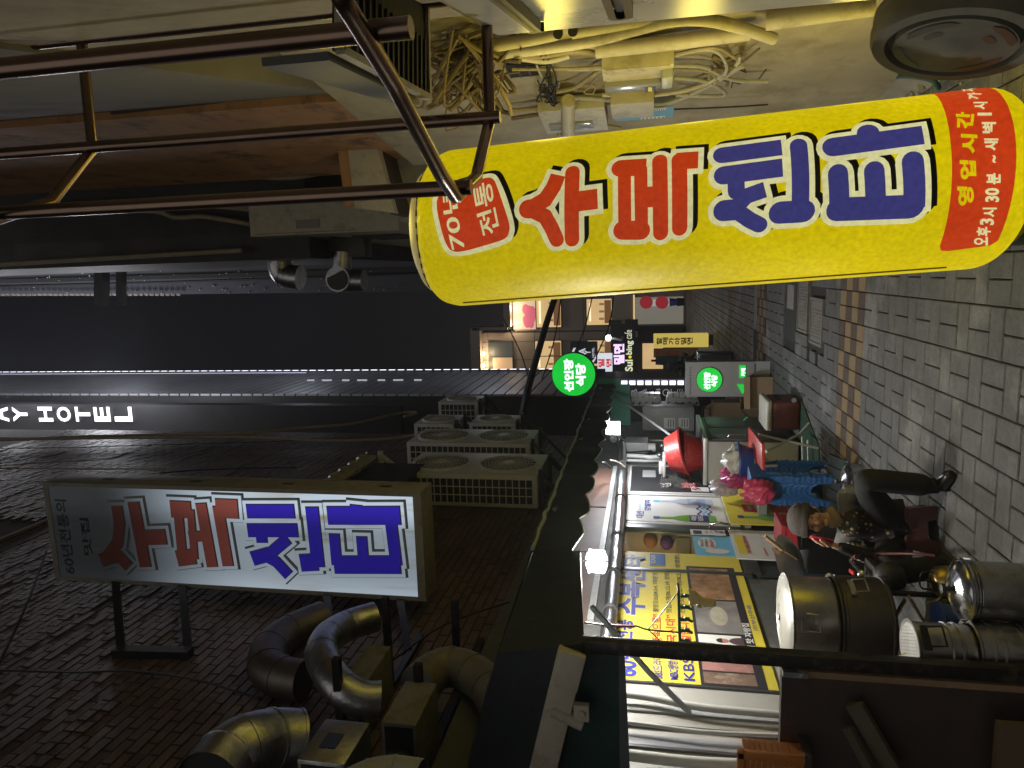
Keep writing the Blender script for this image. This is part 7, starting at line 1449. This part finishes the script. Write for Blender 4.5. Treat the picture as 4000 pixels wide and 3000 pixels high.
skin('glove', [(g0, .028), ((g0+g1)/2, .026), (g1, .03), (g2, .032), (pY(1486, 1272, HY), .011), (pY(1496, 1274, HY), .012), (pY(1484, 1290, HY), .011), (pY(1490, 1308, HY), .012), (pY(1506, 1312, HY), .012)], [(0, 1), (1, 2), (2, 3), (3, 4), (3, 5), (3, 6), (3, 7), (2, 8)], m_glove, t, 2, 3)
# ================================================================== PERSON seated on a low red stool
m_skin = M('skin', (.54, .32, .215), .5, noise=(20, .1)); m_trs = M('dark trousers', (.014, .0135, .014), .85, noise=(18, .3), bump=(40, .2)); m_vest = M('grey quilted vest', (.14, .135, .13), .85, noise=(18, .2), bump=(25, .4)); m_hat = M('brown grey knit hat', (.062, .052, .048), .95, noise=(60, .25), bump=(110, .5)); m_slv = M('black sleeve', (.014, .014, .017), .8, noise=(20, .3)); m_scarf = M('tan scarf', (.26, .18, .10), .9, noise=(30, .2), bump=(50, .4)); m_hair = M('dark hair', (.012, .010, .010), .6)
m_flo = M('black blouse with small flowers', (.018, .016, .014), .75); tr = m_flo.node_tree; bs = tr.nodes['Principled BSDF']; tcn = tr.nodes.new('ShaderNodeTexCoord'); vo = tr.nodes.new('ShaderNodeTexVoronoi'); vo.inputs['Scale'].default_value = 34; tr.links.new(tcn.outputs['Object'], vo.inputs['Vector']); cr = tr.nodes.new('ShaderNodeValToRGB'); cr.color_ramp.elements[0].position = .30; cr.color_ramp.elements[0].color = (1, 1, 1, 1); cr.color_ramp.elements[1].position = .34; cr.color_ramp.elements[1].color = (0, 0, 0, 1); tr.links.new(vo.outputs['Distance'], cr.inputs[0])
cr2 = tr.nodes.new('ShaderNodeValToRGB'); cr2.color_ramp.interpolation = 'CONSTANT'; cr2.color_ramp.elements[0].color = (.45, .36, .14, 1); cr2.color_ramp.elements[1].color = (.02, .018, .016, 1); cr2.color_ramp.elements[1].position = .3; e2 = cr2.color_ramp.elements.new(.55); e2.color = (.30, .06, .05, 1); e3 = cr2.color_ramp.elements.new(.78); e3.color = (.10, .12, .05, 1)
sx_ = tr.nodes.new('ShaderNodeSeparateColor'); tr.links.new(vo.outputs['Color'], sx_.inputs[0]); tr.links.new(sx_.outputs[0], cr2.inputs[0]); mx = tr.nodes.new('ShaderNodeMix'); mx.data_type = 'RGBA'; tr.links.new(cr.outputs[0], mx.inputs['Factor']); mx.inputs['A'].default_value = (.016, .014, .013, 1); tr.links.new(cr2.outputs[0], mx.inputs['B']); tr.links.new(mx.outputs['Result'], bs.inputs['Base Color'])
m_str = M('striped beige sleeve', (.3, .24, .17), .85); tr = m_str.node_tree; bs = tr.nodes['Principled BSDF']; tcn = tr.nodes.new('ShaderNodeTexCoord'); wv = tr.nodes.new('ShaderNodeTexWave'); wv.bands_direction = 'Z'; wv.inputs['Scale'].default_value = 14; wv.inputs['Distortion'].default_value = 2.5; tr.links.new(tcn.outputs['Object'], wv.inputs['Vector']); cr = tr.nodes.new('ShaderNodeValToRGB'); cr.color_ramp.elements[0].color = (.07, .055, .045, 1); cr.color_ramp.elements[1].color = (.36, .30, .22, 1); cr.color_ramp.elements[0].position = .35; cr.color_ramp.elements[1].position = .5; tr.links.new(wv.outputs['Fac'], cr.inputs[0]); tr.links.new(cr.outputs[0], bs.inputs['Base Color'])
per = thing('person', 'person in grey knit hat and flowered blouse seated on a red stool, phoning', 'person', (-1.65, 4.6, 0))
PEL, WAI, CHE, NCK = V3((-1.70, 4.74, .27)), V3((-1.67, 4.72, .38)), V3((-1.62, 4.68, .50)), V3((-1.605, 4.645, .605))
HD = V3((-1.612, 4.575, .735)); RS, LS = V3((-1.775, 4.66, .545)), V3((-1.455, 4.67, .54)); RE, RW = V3((-1.81, 4.49, .36)), V3((-1.715, 4.455, .645)); LE, LW = V3((-1.41, 4.62, .39)), V3((-1.52, 4.62, .36))
RH, LH = V3((-1.79, 4.68, .25)), V3((-1.61, 4.68, .25)); LK, LA, LT = V3((-1.285, 4.43, .485)), V3((-1.335, 4.49, .11)), V3((-1.25, 4.40, .035)); RK, RA, RT = V3((-1.82, 4.30, .35)), V3((-1.78, 4.34, .09)), V3((-1.755, 4.20, .035))
body = skin('body', [(PEL, .08), (WAI, .07), (CHE, .055), (NCK, .04), (HD+V3((0, .035, -.065)), (.040, .042)), (HD+V3((0, .01, -.03)), (.074, .080)), (HD+V3((0, .012, .045)), (.080, .088)), (HD+V3((0, .015, .10)), .045), (RS, .022), (RE, .024), (RW, .020), (LS, .022), (LE, .024), (LW, .020), (RH, .07), (RK, .04), (RA, .024), (RA+V3((.003, -.025, -.05)), .02), (LH, .07), (LK, .04), (LA, .024), (LA+V3((.012, -.016, -.05)), .02)],
     [(0, 1), (1, 2), (2, 3), (3, 4), (4, 5), (5, 6), (6, 7), (2, 8), (8, 9), (9, 10), (2, 11), (11, 12), (12, 13), (0, 14), (14, 15), (15, 16), (16, 17), (0, 18), (18, 19), (19, 20), (20, 21)], m_skin, per, 2, 0)
fd = V3((.22, -1, -.06)).normalized(); fr_ = V3((-fd.y, fd.x, 0)).normalized(); fu = fr_.cross(fd)*1.0
if fu.z < 0: fu = -fu
def fp(a, b_, d): return HD+V3((0, .008, 0))+(fr_*a+fu*b_+fd*d)*1.15
b = MB(); b.ball(fp(0, -.012, .068), (.013, .016, .022), 10, 8); b.ball(fp(0, .004, .064), (.009, .012, .022), 8, 6); b.ball(fp(0, -.066, .050), (.024, .018, .014), 10, 6)
for s_ in (-1, 1): b.ball(fp(.034*s_, -.020, .044), (.022, .020, .020), 10, 7); b.ball(fp(.072*s_, -.012, -.01), (.008, .016, .024), 8, 6)
part('facial_feature', b, m_skin, per, smooth=60)
b = MB(); m_eye = M('closed eye shade', (.09, .045, .03), .6)
for s_ in (-1, 1): b.ball(fp(.027*s_, .012, .0625), (.014, .006, .0035), 10, 6); b.ball(fp(.028*s_, .03, .063), (.016, .005, .003), 8, 5)
part('eye', b, m_eye, per, smooth=60)
b = MB(); b.ball(fp(0, -.044, .062), (.020, .007, .0055), 10, 6); part('mouth', b, M('lips', (.27, .08, .065), .5), per, smooth=60)
b = MB(); b.ball(HD+V3((0, .03, .025)), (.092, .090, .094), 18, 10); part('hair', b, m_hair, per, smooth=60)
b = MB(); Rh = Matrix.Rotation(math.radians(-14), 3, 'X'); hc = HD+V3((0, .022, .030)); b.lathe([(.096, -.016), (.106, -.005), (.108, .013), (.104, .025), (.106, .040), (.093, .076), (.06, .10), (.017, .112), (0, .113)], hc, 28, Rh); b.lathe([(.108, -.018), (.114, .0), (.109, .02)], hc, 28, Rh, caps=False); part('hat', b, m_hat, per, smooth=60)
skin('blouse', [(PEL+V3((.03, -.05, .05)), .095), (WAI+V3((.02, -.05, .01)), .108), (CHE+V3((.0, -.045, 0)), .115), (NCK+V3((0, -.01, -.03)), .05)], [(0, 1), (1, 2), (2, 3)], m_flo, per, 2, 1)
skin('vest', [(PEL+V3((0, .02, .02)), .118), (WAI+V3((0, .012, 0)), .126), (CHE+V3((0, .012, 0)), .125), (RS+V3((.022, -.01, -.004)), .080), (LS+V3((-.022, -.01, -.004)), .080), (RS+V3((-.01, .0, -.08)), .058), (LS+V3((.02, -.01, -.10)), .066)], [(0, 1), (1, 2), (2, 3), (2, 4), (3, 5), (4, 6)], m_vest, per, 2, 1)
skin('scarf', [(NCK+V3((-.055, .01, .0)), .028), (NCK+V3((-.02, -.05, -.015)), .034), (NCK+V3((.035, -.045, -.01)), .034), (NCK+V3((.055, .02, .0)), .028), (NCK+V3((.0, -.055, -.06)), .030)], [(0, 1), (1, 2), (2, 3), (1, 4)], m_scarf, per, 2, 1)
skin('striped_sleeve', [(RS+V3((-.01, -.01, -.02)), .056), ((RS+RE)/2+V3((-.01, 0, 0)), .054), (RE+V3((0, .02, .04)), .05)], [(0, 1), (1, 2)], m_str, per, 2, 1)
skin('black_sleeve', [(RE+V3((0, .025, .02)), .046), (RE+V3((.005, 0, .0)), .048), ((RE+RW)/2, .042), (RW+V3((-.005, 0, -.035)), .031)], [(0, 1), (1, 2), (2, 3)], m_slv, per, 2, 1)
skin('left_sleeve', [(LS+V3((.01, 0, -.02)), .056), ((LS+LE)/2, .052), (LE, .047), ((LE+LW)/2, .042), (LW+V3((.005, .01, 0)), .034)], [(0, 1), (1, 2), (2, 3), (3, 4)], m_vest, per, 2, 1)
skin('trousers', [(PEL+V3((0, .01, -.01)), .13), (RH+V3((-.01, 0, .01)), .105), (RK, .088), ((RK+RA)/2, .078), (RA+V3((0, .0, -.03)), .074), (LH+V3((.01, 0, .02)), .115), ((LH+LK)/2+V3((0, 0, .02)), .09), (LK, .080), ((LK+LA)/2, .072), (LA+V3((0, 0, -.03)), .072)], [(0, 1), (1, 2), (2, 3), (3, 4), (0, 5), (5, 6), (6, 7), (7, 8), (8, 9)], m_trs, per, 2, 0)
for A_ in (LA, RA): skin('sock', [(A_+V3((0, 0, .12)), .05), (A_, .050), (A_+V3((0, 0, -.07)), .050)], [(0, 1), (1, 2)], m_slv, per, 2, 1)
m_shoe = M('black shoe', (.012, .012, .012), .3)
for A_, T_ in ((LA, LT), (RA, RT)): D_ = (V3((T_.x, T_.y, 0))-V3((A_.x, A_.y, 0))).normalized(); skin('shoe', [(V3((A_.x, A_.y, .038))-D_*.03, .042), (V3((A_.x, A_.y, .036))+D_*.05, .042), (V3((T_.x, T_.y, .032)), .040), (V3((T_.x, T_.y, .028))+D_*.045, .030), (A_+V3((0, 0, .01)), .042)], [(0, 1), (1, 2), (2, 3), (0, 4)], m_shoe, per, 2, 0)
# hands: the right one closes on the phone at the cheek, the left one rests in the lap
def hand(W_, F_, side, spread, name):
    """W_ wrist, F_ unit direction of the fingers, side: unit direction from little finger to thumb, spread: palm normal"""
    pc_ = W_+F_*.045; N_ = [(W_-F_*.012, .020), (W_+F_*.02, .024), (pc_, .027)]; Eg = [(0, 1), (1, 2)]
    for k, L in zip((-1.5, -.5, .5, 1.5), (.044, .056, .060, .054)):
        p0_ = pc_+side*(k*.0125)+F_*.012; p1_ = p0_+F_*(L*.45)+spread*.006; p2_ = p1_+F_*(L*.32)+spread*.016; p3_ = p2_+F_*(L*.15)+spread*.018; i = len(N_); N_ += [(p0_, .010), (p1_, .0085), (p2_, .0078), (p3_, .0068)]; Eg += [(2, i), (i, i+1), (i+1, i+2), (i+2, i+3)]
    i = len(N_); N_ += [(W_+F_*.025+side*.024, .012), (W_+F_*.05+side*.040+spread*.012, .0095), (W_+F_*.072+side*.046+spread*.022, .008)]; Eg += [(1, i), (i, i+1), (i+1, i+2)]
    return skin(name, N_, Eg, m_skin, per, 2, 1)
hand(RW, V3((.10, .02, 1)).normalized(), V3((.35, -.9, 0)).normalized(), V3((.75, .30, .1)).normalized(), 'hand')
t = thing('phone', 'pink red phone held to the ear of the seated person', 'phone', tuple(RW+V3((.03, .01, .06)))); b = MB(); Rp = Matrix((V3((.55, -.83, -.1)).normalized(), V3((.2, .0, 1)).normalized(), V3((.55, -.83, -.1)).normalized().cross(V3((.2, 0, 1)).normalized()))).transposed(); b.obox(RW+V3((.036, -.005, .055)), (.065, .13, .010), Rp); part('case', b, M('pink red phone case', (.52, .03, .09), .3), t, bevel=.004)
t = thing('red_stool', 'low dull red plastic stool under the seated person', 'stool', (-1.68, 4.68, 0)); m_rs = M('dull red plastic', (.085, .026, .022), .5, noise=(12, .2)); Rz = Matrix.Rotation(.3, 3, 'Z')
b = MB(); b.obox((-1.68, 4.70, .175), (.26, .26, .02), Rz); part('seat', b, m_rs, t, bevel=.008)
for k in range(4):
    d = Rz @ Matrix.Rotation(k*math.pi/2, 3, 'Z') @ V3((0, -1, 0)); s_ = V3((-d.y, d.x, 0)); c_ = V3((-1.68, 4.70, 0)); b = MB()
    b.add([c_+d*.118+s_*-.118+V3((0, 0, .166)), c_+d*.118+s_*.118+V3((0, 0, .166)), c_+d*.142+s_*.142, c_+d*.142+s_*.07, c_+d*.135+s_*.05+V3((0, 0, .06)), c_+d*.135-s_*.05+V3((0, 0, .06)), c_+d*.142-s_*.07, c_+d*.142-s_*.142], [(0, 1, 2, 3, 4, 5, 6, 7)]); o = part('side', b, m_rs, t); md = o.modifiers.new('thick', 'SOLIDIFY'); md.thickness = .006
# ================================================================== thin haze volume, added so the lamps scatter a faint bloom
m_hz = bpy.data.materials.new('haze'); m_hz.use_nodes = True; tr = m_hz.node_tree
for n_ in list(tr.nodes):
    if n_.type == 'BSDF_PRINCIPLED': tr.nodes.remove(n_)
pv = tr.nodes.new('ShaderNodeVolumePrincipled'); pv.inputs['Density'].default_value = 0.0016; pv.inputs['Color'].default_value = (.9, .93, .97, 1); pv.inputs['Anisotropy'].default_value = 0.35
tr.links.new(pv.outputs[0], tr.nodes['Material Output'].inputs['Volume'])
b = MB(); b.box((-75, -45, -2), (75, 130, 45)); o = link('haze', b.mesh('haze', m_hz)); o['kind'] = 'stuff'
